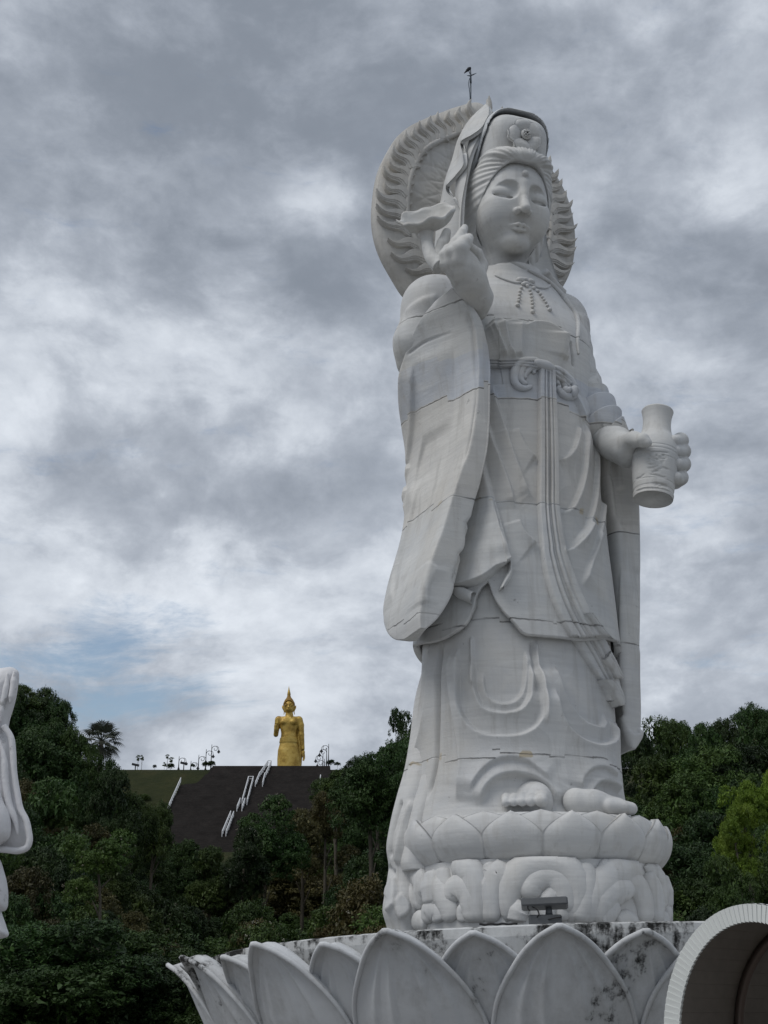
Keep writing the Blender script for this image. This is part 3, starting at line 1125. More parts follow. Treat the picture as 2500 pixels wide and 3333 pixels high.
v_, f_ = sdf_mesh(knot, k0 - 0.35, k0 + 0.35, 0.012)
obj('bow_knot', v_, f_, M_MARBLE, statue)
v_, f_ = strap(B1, tr('z4', [(700, 418), (850, 424), (1000, 428), (1130, 440), (1260, 500), (1340, 560)]), tr('z4', [(700, 475), (850, 478), (1000, 482), (1130, 500), (1240, 565), (1320, 630)]), 70, 18,
               lambda s, t: 0.05 + 0.018 * math.cos(s * 8.5), 0.05)
obj('belt', v_, f_, M_MARBLE, statue)

nk = MB()
for pts in ([(1020, 706), (1080, 735), (1150, 762), (1215, 778), (1275, 772)], [(1290, 778), (1350, 795), (1420, 822), (1490, 822), (1525, 795)]):
    v_, f_ = surf_tube(B1, 'z3', pts, 0.015, 0.006, 40, 8)
    nk.add(v_, f_)
nk.build('necklace_cord', M_MARBLE, statue, smooth=True)


def uvsphere(n=12, m=8):
    V_, F_ = [], []
    for i in range(m + 1):
        a = math.pi * i / m
        for j in range(n):
            b = 2 * math.pi * j / n
            V_.append((math.sin(a) * math.cos(b), math.sin(a) * math.sin(b), math.cos(a)))
    return np.array(V_), grid_faces(m + 1, n, True)


SPV, SPF = uvsphere()
bead_me = mesh_data('bead', SPV, SPF)
bead_me.materials.append(M_MARBLE)
strands = [[(1275, 795), (1262, 828), (1250, 860), (1245, 890), (1242, 920), (1238, 946), (1228, 983)],
           [(1312, 812), (1338, 850), (1348, 880), (1353, 910), (1357, 940), (1360, 968), (1361, 1000), (1363, 1042)],
           [(1372, 830), (1410, 858), (1430, 884), (1448, 910), (1464, 934), (1480, 958), (1494, 988), (1514, 1024)]]
for st in strands:
    for i, p in enumerate(st):
        q_, nn = hit(B1, tr('z3', [p])[0])
        r = 0.028 if i == len(st) - 1 else 0.020 if i else 0.024
        o = obj_of('bead', bead_me, None, statue, tuple(q_ + nn * 0.012))
        o.scale = (r, r, r * 0.9)
for p, r in (((1255, 755), 0.045), ((1300, 790), 0.04), ((1345, 770), 0.045), ((1300, 752), 0.035)):
    q_, nn = hit(B1, tr('z3', [p])[0])
    o = obj_of('bead', bead_me, None, statue, tuple(q_ + nn * 0.005))
    o.scale = (r * 1.2, r, r * 0.8)

# ------------------------------------------------------------------ feet
RING_TOP = 1.08


def right_foot():
    a = on_z(tr('z8', [(600, 356)])[0], RING_TOP - 0.02)
    b = on_z(tr('z8', [(905, 352)])[0], RING_TOP - 0.02)
    for q_ in (a, b):                      # toes stand just inside the ring's edge
        q_[:2] *= 1.23 / np.hypot(q_[0], q_[1])
        q_[2] = RING_TOP
    lat = b - a
    lat[2] = 0
    wl = np.linalg.norm(lat)
    lat /= wl
    fwd = np.array([lat[1], -lat[0], 0.0])
    if fwd @ (EYE * [1, 1, 0]) < 0:
        fwd = -fwd
    mid = (a + b) / 2 - fwd * 0.02

    def f(X, Y, Z):
        d = s_ell(X, Y, Z, mid - fwd * 0.44 + [0, 0, 0.12], (wl * 0.50, 0.36, 0.22))
        w = [0.18, 0.175, 0.19, 0.205, 0.25]
        x = -0.5
        for i, q_ in enumerate(w):
            c = mid + lat * (x + q_ / 2) * wl
            x += q_
            r = q_ * wl * 0.50
            t = s_chain(X, Y, Z, [c - fwd * 0.34 + [0, 0, 0.17], c - fwd * 0.16 + [0, 0, 0.135], c - fwd * (0.06 - 0.012 * i) + [0, 0, 0.08]], [r * 1.15, r * 1.18, r * 1.12], 0.02)
            d = s_un(d, t, 0.008)
        return d
    return sdf_mesh(f, mid - np.array([0.95, 0.95, 0.25]), mid + np.array([0.95, 0.95, 0.6]), 0.015)


v_, f_ = right_foot()
obj('foot', v_, f_, M_MARBLE, statue)


def left_foot():
    h = on_z(tr('z8', [(1130, 372)])[0], RING_TOP - 0.02)
    t = on_z(tr('z8', [(1340, 388)])[0], RING_TOP - 0.02)
    for q_, r_ in ((h, 1.04), (t, 1.22)):
        q_[:2] *= r_ / np.hypot(q_[0], q_[1])
        q_[2] = RING_TOP + 0.01
    fwd = t - h
    fwd[2] = 0
    L = np.linalg.norm(fwd)
    fwd = fwd / L
    # the foot points outwards, across the picture
    lat = np.array([-fwd[1], fwd[0], 0])
    if lat[1] < 0:
        lat = -lat
    o = h + lat * 0.10

    def f(X, Y, Z):
        d = s_chain(X, Y, Z, [o + [0, 0, 0.11], o + fwd * L * 0.42 + [0, 0, 0.095], o + fwd * L * 0.95 + [0, 0, 0.07]], [0.125, 0.108, 0.078], 0.08)
        for i in range(3):
            c = o + fwd * L * (0.92 - 0.10 * i) - lat * (0.02 + 0.03 * i) * 1.0
            d = s_un(d, s_cap(X, Y, Z, c + [0, 0, 0.06], c + fwd * 0.13 + [0, 0, 0.045], 0.075, 0.06), 0.015)
        return d
    lo = np.minimum(h, t) - 0.5
    hi = np.maximum(h, t) + 0.6
    return sdf_mesh(f, lo, hi, 0.015)


v_, f_ = left_foot()
obj('foot', v_, f_, M_MARBLE, statue)

# ------------------------------------------------------------------ lotus ring under the feet
TC = math.atan2(EYE[1], EYE[0])
PROF_Z = np.array([0.60, 0.66, 0.74, 0.86, 0.98, 1.05, 1.085])
PROF_R = np.array([1.08, 1.19, 1.265, 1.315, 1.315, 1.29, 1.265])


def prof_r(z):
    return catmull_t(PROF_Z, PROF_R, np.atleast_1d(z))[:, 0]


zq2 = np.linspace(0.60, 1.06, 24)
th = np.linspace(0, 2 * math.pi, 160, endpoint=False)
rr = prof_r(zq2) - 0.05
V = np.stack([rr[:, None] * np.cos(th), rr[:, None] * np.sin(th), np.repeat(zq2[:, None], 160, 1)], -1).reshape(-1, 3)
Fc = grid_faces(24, 160, True).tolist()
n0 = len(V)
V = np.concatenate([V, [[0, 0, 1.06], [0, 0, 0.60]]])
Fc += [[23 * 160 + i, 23 * 160 + (i + 1) % 160, n0] for i in range(160)] + [[(i + 1) % 160, i, n0 + 1] for i in range(160)]
ring = obj('lotus_ring', V, Fc, M_MARBLE, statue)


def ring_petal(half, off, bulge, z0=0.615, z1=1.09, sh=0.48, lip=0.0):
    nt, ns = 26, 21
    V_ = []
    for i in range(nt):
        t = i / (nt - 1)
        z = z0 + (z1 - z0) * t
        if t < sh:
            w = half * (0.93 + 0.07 * t / sh)
        else:
            q_ = (t - sh) / (1 - sh)
            w = half * (1 - q_**1.55)
        r0 = float(prof_r(z)[0]) + off
        for k in range(ns):
            s = -1 + 2 * k / (ns - 1)
            r = r0 + bulge * (1 - abs(s)**2.4) + lip * max(0, t - 0.5) * 2 * abs(s)**6
            a = s * w
            V_.append((r * math.cos(a), r * math.sin(a), z))
    # inner skin
    m = len(V_)
    A = np.array(V_)
    sc = (np.hypot(A[:, 0], A[:, 1]) - 0.05) / np.hypot(A[:, 0], A[:, 1])
    Bk = A * np.stack([sc, sc, np.ones_like(sc)], 1)
    F1 = grid_faces(nt, ns)
    F2 = grid_faces(nt, ns, off=m)[:, ::-1]
    side = []
    for i in range(nt - 1):
        a, b = i * ns, (i + 1) * ns
        side.append([a, b, b + m, a + m][::-1])
        a, b = i * ns + ns - 1, (i + 1) * ns + ns - 1
        side.append([a, b, b + m, a + m])
    for k in range(ns - 1):
        side.append([k, k + 1, k + 1 + m, k + m][::-1])
    return np.concatenate([A, Bk]), F1[:, ::-1].tolist() + F2[:, ::-1].tolist() + [f[::-1] for f in side]


pv, pf = ring_petal(math.radians(12.3), 0.0, 0.045, z1=1.066, sh=0.52, lip=0.02)
big_me = mesh_data('petal', pv, pf)
big_me.materials.append(M_MARBLE)
pv, pf = ring_petal(math.radians(12.2), -0.022, 0.02, z1=1.078, sh=0.80, lip=0.015)
small_me = mesh_data('inner_petal', pv, pf)
small_me.materials.append(M_MARBLE)
for k in range(15):
    obj_of('petal', big_me, None, ring, rot=(0, 0, TC - math.radians(7.3) + math.radians(24 * k)))
    obj_of('inner_petal', small_me, None, ring, rot=(0, 0, TC - math.radians(7.3) + math.radians(24 * k + 12)))

# ------------------------------------------------------------------ cloud base
th = np.linspace(0, 2 * math.pi, 200, endpoint=False)
zc = np.linspace(-0.22, 0.66, 20)
rc = 1.20 + 0.05 * np.sin(np.linspace(0.2, 2.9, 20))
CV = np.stack([rc[:, None] * np.cos(th), rc[:, None] * np.sin(th), np.repeat(zc[:, None], 200, 1)], -1).reshape(-1, 3)
CF = grid_faces(20, 200, True)
cloud = obj('cloud_base', CV, CF, M_MARBLE, statue)
BCL = bvh_of(CV, CF)
strokes = [
    ([(672, 940), (680, 850), (690, 770), (740, 690), (820, 648), (900, 645), (985, 690), (1030, 780), (1020, 870), (985, 940)], [0.06, 0.13, 0.15, 0.14, 0.08]),
    ([(790, 830), (800, 750), (850, 705), (910, 708), (955, 760), (970, 830), (960, 900)], [0.10, 0.13, 0.13, 0.10]),
    ([(885, 940), (895, 820), (925, 790), (950, 820), (955, 940)], [0.06, 0.09, 0.09, 0.06]),
    ([(720, 940), (730, 880), (760, 840)], [0.08, 0.10, 0.07]),
    ([(1045, 640), (1075, 720), (1070, 820), (1040, 900), (1030, 945)], [0.08, 0.12, 0.12, 0.09]),
    ([(1085, 945), (1100, 850), (1150, 760), (1220, 700), (1290, 680), (1350, 700)], [0.06, 0.12, 0.14, 0.14, 0.11]),
    ([(1210, 760), (1260, 720), (1320, 750), (1360, 820), (1380, 945)], [0.08, 0.12, 0.12, 0.10]),
    ([(1130, 945), (1150, 840), (1200, 780), (1260, 780), (1290, 830)], [0.06, 0.13, 0.14, 0.12]),
    ([(1150, 945), (1190, 880), (1230, 840)], [0.07, 0.10, 0.08]),
    ([(1230, 945), (1270, 925), (1330, 945)], [0.06, 0.08, 0.06]),
    ([(1370, 700), (1410, 770), (1430, 860), (1430, 945)], [0.09, 0.12, 0.12, 0.09]),
    ([(1400, 660), (1440, 720), (1455, 800), (1460, 880)], [0.08, 0.09, 0.09, 0.07]),
    ([(1480, 690), (1470, 780), (1480, 870)], [0.08, 0.11, 0.09]),
    ([(1525, 690), (1545, 770), (1545, 870)], [0.09, 0.14, 0.11]),
    ([(1490, 900), (1530, 890), (1550, 945)], [0.07, 0.09, 0.07]),
    ([(1140, 640), (1170, 670), (1150, 690)], [0.05, 0.08, 0.05]),
    ([(400, 700), (440, 672), (490, 690), (515, 760), (525, 860), (520, 945)], [0.08, 0.13, 0.13, 0.11, 0.08]),
    ([(400, 850), (402, 790), (440, 765), (480, 790), (500, 860), (500, 945)], [0.10, 0.12, 0.12, 0.09]),
    ([(450, 945), (455, 880), (475, 870), (480, 945)], [0.05, 0.07, 0.05]),
    ([(255, 830), (262, 780), (305, 765), (350, 810), (380, 880), (390, 945)], [0.09, 0.12, 0.11, 0.08]),
    ([(265, 945), (285, 880), (320, 890), (335, 945)], [0.07, 0.10, 0.08]),
    ([(200, 945), (230, 930), (270, 950)], [0.06, 0.09, 0.06]),
    ([(290, 690), (320, 740), (350, 780)], [0.05, 0.08, 0.05]),
    ([(545, 945), (540, 800), (555, 745), (575, 800), (580, 945)], [0.06, 0.10, 0.10, 0.07]),
    ([(600, 945), (605, 760), (630, 690), (660, 720), (668, 820)], [0.07, 0.10, 0.11, 0.07]),
    ([(580, 640), (590, 690), (560, 720)], [0.05, 0.08, 0.06]),
    ([(180, 690), (230, 720), (240, 800), (220, 860)], [0.06, 0.10, 0.10, 0.06]),
]
paths = []
for pts, r in strokes:
    P = catmull(tr('z8', pts), 26)
    out = []
    for p in P:
        q_, nn = hit(BCL, p)
        out.append(q_ + nn * 0.015)
    paths.append((np.array(out), np.array(r) * 1.06))
for turn in (0.0, math.radians(128), math.radians(232)):
    ct, sn = math.cos(turn), math.sin(turn)
    for P, r in paths:
        Q = P.copy()
        Q[:, 0], Q[:, 1] = ct * P[:, 0] - sn * P[:, 1], sn * P[:, 0] + ct * P[:, 1]
        t = np.linspace(0, 1, len(Q))
        rad = np.interp(t, np.linspace(0, 1, len(r)), r)
        rad = rad * np.sqrt(np.clip(1 - np.maximum(0, (t - 0.88) / 0.12)**2, 0.01, 1)) * np.sqrt(np.clip(1 - np.maximum(0, (0.12 - t) / 0.12)**2, 0.01, 1))
        Q[:, 2] = np.maximum(Q[:, 2], 0.0)
        v_, f_ = tube(Q, rad, 14)
        v_[:, 2] = np.clip(v_[:, 2], -0.02, 0.66)
        rv_ = np.hypot(v_[:, 0], v_[:, 1])
        rn_ = np.where(rv_ > 1.235, 1.235 + (rv_ - 1.235) * 0.62, rv_)
        v_[:, :2] *= (rn_ / rv_)[:, None]
        obj('cloud_scroll', v_, f_, M_MARBLE, cloud)


# ------------------------------------------------------------------ train of the veil down the right side of the figure
def hang(rows, y0, dy, nlen=160, nang=60, e=3.0, taper=True):
    L = []
    for (px, py, qx, yb) in rows:
        a = S(vv((px, py)), y0 + yb)
        b = S(vv((qx, py)), y0 + yb - 0.06)
        d_ = dy * min(1.0, 0.12 + 0.44 * len(L)) if taper else dy
        L.append([tuple(a + [0, -d_, 0]), tuple(b + [0, -d_, 0]), tuple(b + [0, d_, 0]), tuple(a + [0, d_, 0])])
    v_, f_, c_ = loft_quads(L, nlen, nang, e)
    return v_, f_, c_


v_, f_, c_ = hang([(935, 1330, 960, 0.05), (922, 1420, 960, 0.05), (904, 1500, 960, 0.05), (890, 1600, 960, 0.03), (879, 1660, 950, 0.02), (862, 1720, 935, 0.0), (848, 1780, 915, 0), (841, 1830, 905, 0), (846, 1872, 905, 0.02), (843, 1895, 908, 0.03), (836, 1935, 905, 0.0), (833, 1968, 900, -0.02), (842, 2000, 900, 0), (846, 2016, 900, 0.0)], 0.22, 0.17, 260, 120)
TN = vnormals(v_, f_)
if TN[120 * 100] @ (v_[120 * 100] - v_[120 * 100:120 * 101].mean(0)) < 0:
    TN, f_, c_ = -TN, f_[:, ::-1], [q_[::-1] for q_ in c_]
BT = bvh_of(v_, f_)
v_ = carve(v_, TN, [(onto(BT, tr('zt', [(480, 0), (440, 100), (370, 300), (300, 560), (250, 820), (240, 1100)])), 'left', 0.05, 0.018, 0.1),
                    (onto(BT, tr('zt', [(130, 1080), (165, 1200), (240, 1230)])), 'groove', 0.04, 0.03, 0.1),
                    (onto(BT, tr('zt', [(90, 1860), (180, 1800), (230, 1700), (250, 1500), (240, 1250)])), 'left', 0.05, 0.02, 0.12),
                    (onto(BT, tr('zt', [(280, 1970), (400, 1900), (470, 1820), (460, 1700), (380, 1600), (290, 1540)])), 'left', 0.05, 0.02, 0.12),
                    (onto(BT, tr('zt', [(345, 0), (280, 180), (220, 400), (165, 620), (150, 850), (165, 1000)])), 'groove', 0.05, 0.03, 0.1)])
obj('veil_train', v_, f_.tolist() + c_, M_MARBLE, statue)
v_, f_, c_ = hang([(955, 1420, 975, 0.15), (945, 1500, 975, 0.10), (928, 1600, 962, 0.04), (908, 1690, 942, 0), (886, 1760, 922, 0), (873, 1830, 912, 0), (870, 1868, 922, 0), (874, 1880, 915, 0)], 0.02, 0.12)
obj('veil_train', v_, f_.tolist() + c_, M_MARBLE, statue)

# ------------------------------------------------------------------ left forearm, hand and vase
YV = -0.95
Atop, Abot = S(tr('z5', [(1080, 410)])[0], YV + 0.02), S(tr('z5', [(1020, 1600)])[0], YV)
axv = Atop - Abot
LVS = np.linalg.norm(axv)
axv /= LVS
ux = np.cross(axv, [0, 1, 0])
ux /= np.linalg.norm(ux)
uy = np.cross(axv, ux)
kpx = 4.1475 * scale_at((Atop + Abot) / 2) * 0.96
vp = [(0.0, 250), (0.02, 255), (0.045, 258), (0.055, 252), (0.075, 256), (0.13, 264), (0.25, 280), (0.36, 296), (0.46, 306), (0.53, 300), (0.59, 285), (0.66, 246), (0.72, 204), (0.78, 187), (0.86, 181), (0.93, 190), (0.975, 203), (0.99, 207), (1.0, 200)]
tz = np.linspace(0, 1, 220)
rad = catmull_t([a for a, _ in vp], np.array([b for _, b in vp], float), tz)[:, 0] / kpx
th = np.linspace(0, 2 * math.pi, 96, endpoint=False)
for zr_ in (0.075, 0.14, 0.385, 0.46, 0.50):
    rad = rad - 0.005 * np.exp(-((tz - zr_) / 0.006)**2)
VZ = []
for i, t in enumerate(tz):
    ring_ = Abot + axv * (LVS * t) + rad[i] * (np.cos(th)[:, None] * ux + np.sin(th)[:, None] * uy)
    VZ.append(ring_)
for rf, dz in ((0.86, 0.0), (0.80, -0.06), (0.6, -0.2)):
    VZ.append(Abot + axv * (LVS * (1 + dz * 0.5)) + rad[-1] * rf * (np.cos(th)[:, None] * ux + np.sin(th)[:, None] * uy))
VZ = np.concatenate(VZ)
FZ = grid_faces(223, 96, True)
NZ = vnormals(VZ, FZ)
if NZ[96 * 80] @ (VZ[96 * 80] - Abot - axv * LVS * 0.4) < 0:
    NZ = -NZ
BV = bvh_of(VZ, FZ)
etch = [[(880, 975), (960, 965), (1060, 957), (1150, 960), (1240, 975)], [(900, 1060), (1000, 1050), (1100, 1045), (1200, 1050)],
        [(930, 1040), (960, 1010), (965, 980)], [(965, 980), (975, 1010), (1010, 1035), (1050, 1015), (1060, 980)], [(1060, 980), (1075, 1010), (1110, 1030), (1145, 1010), (1155, 980)],
        [(1155, 980), (1170, 1010), (1200, 1045)], [(940, 1075), (950, 1120), (1000, 1130), (1040, 1100), (1020, 1070), (990, 1080)], [(1050, 1055), (1100, 1070), (1110, 1110), (1080, 1120)],
        [(940, 1175), (990, 1175), (1040, 1165), (1080, 1130)], [(1030, 1210), (1090, 1200), (1130, 1170), (1160, 1165), (1190, 1180), (1235, 1195)],
        [(970, 1260), (1060, 1270), (1110, 1285), (1160, 1298), (1200, 1300)], [(1130, 1160), (1140, 1110), (1170, 1060)], [(1000, 1240), (1050, 1215), (1110, 1220)],
        [(1000, 1380), (1060, 1375), (1120, 1385), (1220, 1410)], [(1030, 1420), (1070, 1385), (1100, 1430), (1140, 1390), (1165, 1435), (1200, 1405), (1220, 1440)], [(780, 1330), (860, 1290), (900, 1250)], [(770, 1500), (860, 1460), (1020, 1445), (1160, 1460), (1280, 1510)]]
VZ = carve(VZ, NZ, [(onto(BV, tr('z5', e_)), 'groove', 0.012, 0.010, 0.1) for e_ in etch])
vase = obj('vase', VZ, FZ.tolist() + [list(range(96)), list(range(222 * 96, 223 * 96))[::-1]], M_PLAIN, statue)


def z5(u, v, y):
    return S(tr('z5', [(u, v)])[0], y)


def left_hand():
    wrist = z5(380, 800, -0.42)

    def f(X, Y, Z):
        d = s_chain(X, Y, Z, [wrist, z5(520, 850, -0.62), z5(640, 930, -0.80)], [0.17, 0.17, 0.14], 0.10)
        d = s_un(d, s_ell(X, Y, Z, z5(670, 1010, -0.72), (0.10, 0.13, 0.13)), 0.10)
        # thumb laid across the vase's shoulder
        d = s_un(d, s_chain(X, Y, Z, [z5(600, 830, -0.80), z5(760, 790, -1.02), z5(880, 800, -1.16), z5(940, 835, -1.20)], [0.10, 0.085, 0.072, 0.05], 0.03), 0.06)
        # four fingers closing round the far side
        for (u, v, u2, v2) in ((1390, 805, 1285, 800), (1420, 950, 1315, 935), (1420, 1125, 1345, 1105), (1385, 1305, 1330, 1290)):
            kn = z5(u, v, -0.92)
            d = s_un(d, s_chain(X, Y, Z, [z5(u - 250, v + 30, -0.58), kn + [0.0, 0.10, 0], kn, z5(u2, v2 + 20, -1.10)], [0.08, 0.082, 0.08, 0.066], 0.04), 0.012)
        return d
    c = z5(900, 1050, -0.85)
    return sdf_mesh(f, c - np.array([0.9, 0.6, 0.75]), c + np.array([0.65, 0.65, 0.75]), 0.014)


v_, f_ = left_hand()
obj('left_hand', v_, f_, M_PLAIN, statue)

# forearm in pushed-up pleats
pth = catmull([S(vv(p), y) for p, y in (((1240, 855), -0.10), ((1258, 878), -0.16), ((1280, 902), -0.26), ((1305, 930), -0.36), ((1345, 958), -0.46))], 120)
mb = MB()
t = np.linspace(0, 1, 120)
saw = np.mod(t * 5.0, 1.0)
r = np.interp(t, [0, 0.3, 0.7, 1], [0.305, 0.30, 0.235, 0.15]) + 0.07 * (1 - saw)**0.8 - 0.02
v_, f_ = tube(pth, r, 64)
obj('left_cuff', v_, f_, M_MARBLE, statue)


# ------------------------------------------------------------------ right forearm and hand raised with a lotus
def zh(u, v, y):
    return S(tr('zh', [(u, v)])[0], y)


def right_hand():
    def f(X, Y, Z):
        # forearm from the elbow up to the wrist
        d = s_chain(X, Y, Z, [zh(1385, 1560, -0.66), zh(1340, 1330, -0.74), zh(1220, 1060, -0.86), zh(1070, 860, -0.95)], [0.07, 0.155, 0.17, 0.155], 0.08)
        # palm
        d = s_un(d, s_ell(X, Y, Z, zh(1000, 700, -0.98), (0.155, 0.12, 0.19)), 0.08)
        d = s_un(d, s_ell(X, Y, Z, zh(1150, 800, -0.98), (0.15, 0.11, 0.15)), 0.08)
        # ring finger and little finger stand up, the others bend to the thumb
        d = s_un(d, s_chain(X, Y, Z, [zh(760, 800, -0.86), zh(740, 640, -0.82), zh(790, 460, -0.86), zh(850, 275, -0.88)], [0.08, 0.075, 0.066, 0.048], 0.02), 0.03)
        d = s_un(d, s_chain(X, Y, Z, [zh(830, 780, -0.95), zh(835, 640, -0.98), zh(870, 540, -1.0)], [0.075, 0.07, 0.055], 0.02), 0.015)
        d = s_un(d, s_chain(X, Y, Z, [zh(910, 760, -1.0), zh(920, 600, -1.05), zh(1000, 450, -1.05), zh(1095, 290, -1.02), zh(1135, 200, -1.0)], [0.08, 0.075, 0.068, 0.052, 0.038], 0.02), 0.012)
        d = s_un(d, s_chain(X, Y, Z, [zh(1030, 720, -1.06), zh(1060, 540, -1.12), zh(1140, 440, -1.12), zh(1205, 365, -1.08)], [0.095, 0.09, 0.075, 0.05], 0.02), 0.015)
        # thumb and its ball
        d = s_un(d, s_chain(X, Y, Z, [zh(1320, 980, -0.90), zh(1400, 800, -0.86), zh(1330, 620, -0.90), zh(1225, 510, -1.0)], [0.10, 0.072, 0.064, 0.048], 0.02), 0.02)
        return d
    c = zh(1080, 850, -0.9)
    return sdf_mesh(f, c - np.array([0.75, 0.55, 1.2]), c + np.array([0.75, 0.6, 0.95]), 0.014)


v_, f_ = right_hand()
hand_r = obj('right_hand', v_, f_, M_PLAIN, statue)


def zl(u, v, y):
    return S(tr('zl', [(u, v)])[0], y)


st = catmull([zl(655, 1500, -0.72), zl(665, 1600, -0.74), zl(690, 1710, -0.78), zl(740, 1800, -0.84), zl(800, 1860, -0.9)], 40)
v_, f_ = tube(st, np.interp(np.linspace(0, 1, 40), [0, 0.2, 1], [0.085, 0.062, 0.085]), 20)
lotus = empty('lotus_flower', tuple(zl(655, 1500, -0.72)), 0, statue)
base_l = zl(655, 1500, -0.72)
obj('stem', v_ - base_l, f_, M_PLAIN, lotus)
rl, rr_ = zl(385, 1450, -0.78), zl(915, 1180, -0.66)
axr = (rr_ - rl)
RAD = np.linalg.norm(axr) / 2
axr /= np.linalg.norm(axr)
axn = np.array([0, 0, 1.0]) - axr * axr[2]
axn /= np.linalg.norm(axn)
axo = np.cross(axn, axr)
if axo @ EYE < 0:
    axo = -axo
tl = math.radians(27)
axn, axo = axn * math.cos(tl) + axo * math.sin(tl), axo * math.cos(tl) - axn * math.sin(tl)
RAD *= 0.70
# tip the cup a little towards the figure so that its underside shows
cup_c = (rl + rr_) / 2


def leaf_cup():
    """broad lotus with a ruffled rim, one cut petal hanging at the front"""
    n, m = 30, 120
    A = []
    for i in range(n):
        t = i / (n - 1)
        for k in range(m):
            a = 2 * math.pi * k / m
            ruf = math.sin(a * 5 + 0.6) * 0.6 + math.sin(a * 8 + 2.0) * 0.4
            lob = abs(math.sin(a * 3.5 + 0.4))
            r = 0.06 + (RAD * (0.97 + 0.07 * lob) - 0.06) * t**0.80
            h = -0.185 + 0.185 * t**2.2 + 0.030 * ruf * t**4 - 0.05 * max(0, t - 0.86) * 7 * (0.5 + 0.5 * math.sin(a * 5))
            h -= 0.012 * t * (1 - lob)
            A.append(cup_c + axr * (r * math.cos(a)) + axo * (r * math.sin(a)) + axn * h)
    A = np.array(A)
    Bk = A + axn * 0.035
    N_ = len(A)
    F_ = np.concatenate([grid_faces(n, m, True), grid_faces(n, m, True, off=N_)[:, ::-1]]).tolist()
    b = (n - 1) * m
    F_ += [[b + k, b + (k + 1) % m, b + (k + 1) % m + N_, b + k + N_] for k in range(m)]
    F_ += [list(range(m))]
    return np.concatenate([A, Bk]), F_


v_, f_ = leaf_cup()
obj('lotus_cup', v_ - base_l, f_, M_PLAIN, lotus)
# ------------------------------------------------------------------ head
HEAD_C = S(vv((1098, 456)), -0.10)
HS = 1.09
HEAD_YAW, HEAD_TILT, HEAD_ROLL = math.radians(-7), math.radians(14), math.radians(3.0)
_h = (Matrix.Rotation(HEAD_YAW, 3, 'Z') @ Matrix.Rotation(HEAD_ROLL, 3, 'Y') @ Matrix.Rotation(HEAD_TILT, 3, 'X'))
HR = np.array(_h)


def from_head(P):
    return np.asarray(P) @ HR.T + HEAD_C


def face(X, Y, Z):
    d = s_ell(X, Y, Z, (0, 0.02, 0.10), (0.40, 0.47, 0.50))
    d = s_un(d, s_ell(X, Y, Z, (0, -0.10, -0.15), (0.365, 0.36, 0.43)), 0.14)
    d = s_un(d, s_ell(X, Y, Z, (0, -0.32, -0.47), (0.14, 0.12, 0.10)), 0.10)
    for q in (-1, 1):
        d = s_un(d, s_ell(X, Y, Z, (0.19 * q, -0.28, -0.17), (0.17, 0.16, 0.20)), 0.10)
    # hollow sockets under crisp brows, lowered lids swelling in them
    for q in (-1, 1):
        sock = s_ell(X, Y, Z, (0.182 * q, -0.482, 0.062), (0.140, 0.148, 0.124))
        sock = s_un(sock, s_ell(X, Y, Z, (0.27 * q, -0.43, 0.050), (0.09, 0.12, 0.085)), 0.05)
        d = s_sub(d, sock, 0.006)
        lid = s_ell(X, Y, Z, (0.175 * q, -0.308, 0.045), (0.140, 0.085, 0.080))
        d = s_un(d, lid, 0.03)
        chk = s_ell(X, Y, Z, (0.175 * q, -0.305, -0.085), (0.17, 0.10, 0.085))
        d = s_un(d, chk, 0.05)
        pts = [(0.058 * q, -0.376, -0.034), (0.10 * q, -0.378, -0.022), (0.165 * q, -0.394, -0.012), (0.235 * q, -0.378, -0.010), (0.300 * q, -0.322, -0.008)]
        d = s_sub(d, s_chain(X, Y, Z, pts, [0.014, 0.024, 0.028, 0.025, 0.012]), 0.003)
        low = [(0.08 * q, -0.384, -0.046), (0.165 * q, -0.396, -0.046), (0.25 * q, -0.36, -0.036)]
        d = s_un(d, s_chain(X, Y, Z, low, [0.010, 0.018, 0.010]), 0.012)
    # nose
    d = s_un(d, s_chain(X, Y, Z, [(0, -0.43, 0.15), (0, -0.468, 0.03), (0, -0.535, -0.12), (0, -0.565, -0.165)], [0.044, 0.038, 0.044, 0.053], 0.03), 0.045)
    for q in (-1, 1):
        d = s_un(d, s_ell(X, Y, Z, (0.062 * q, -0.492, -0.178), (0.038, 0.050, 0.036)), 0.02)
        d = s_sub(d, s_ell(X, Y, Z, (0.034 * q, -0.53, -0.224), (0.020, 0.030, 0.014)), 0.012)
    # lips
    d = s_sub(d, s_ell(X, Y, Z, (0, -0.50, -0.262), (0.020, 0.03, 0.03)), 0.03)
    for q in (-1, 1):
        d = s_un(d, s_chain(X, Y, Z, [(0.0, -0.468, -0.322), (0.026 * q, -0.473, -0.312), (0.070 * q, -0.452, -0.324), (0.122 * q, -0.412, -0.336)], [0.019, 0.021, 0.018, 0.008], 0.01), 0.014)
    d = s_un(d, s_chain(X, Y, Z, [(-0.100, -0.414, -0.344), (-0.045, -0.450, -0.360), (0, -0.458, -0.364), (0.045, -0.450, -0.360), (0.100, -0.414, -0.344)], [0.009, 0.017, 0.021, 0.017, 0.009], 0.01), 0.014)
    d = s_sub(d, s_chain(X, Y, Z, [(-0.125, -0.424, -0.338), (-0.06, -0.478, -0.340), (0, -0.497, -0.342), (0.06, -0.478, -0.340), (0.125, -0.424, -0.338)], [0.007, 0.007, 0.007, 0.007, 0.007]), 0.004)
    # mark between the brows
    d = s_un(d, s_ell(X, Y, Z, (0, -0.440, 0.262), (0.038, 0.03, 0.038)), 0.006)
    # neck
    d = s_un(d, s_chain(X, Y, Z, [(0, 0.02, -0.35), (0, 0.06, -0.80), (0, 0.08, -1.0)], [0.25, 0.27, 0.32]), 0.08)
    return d


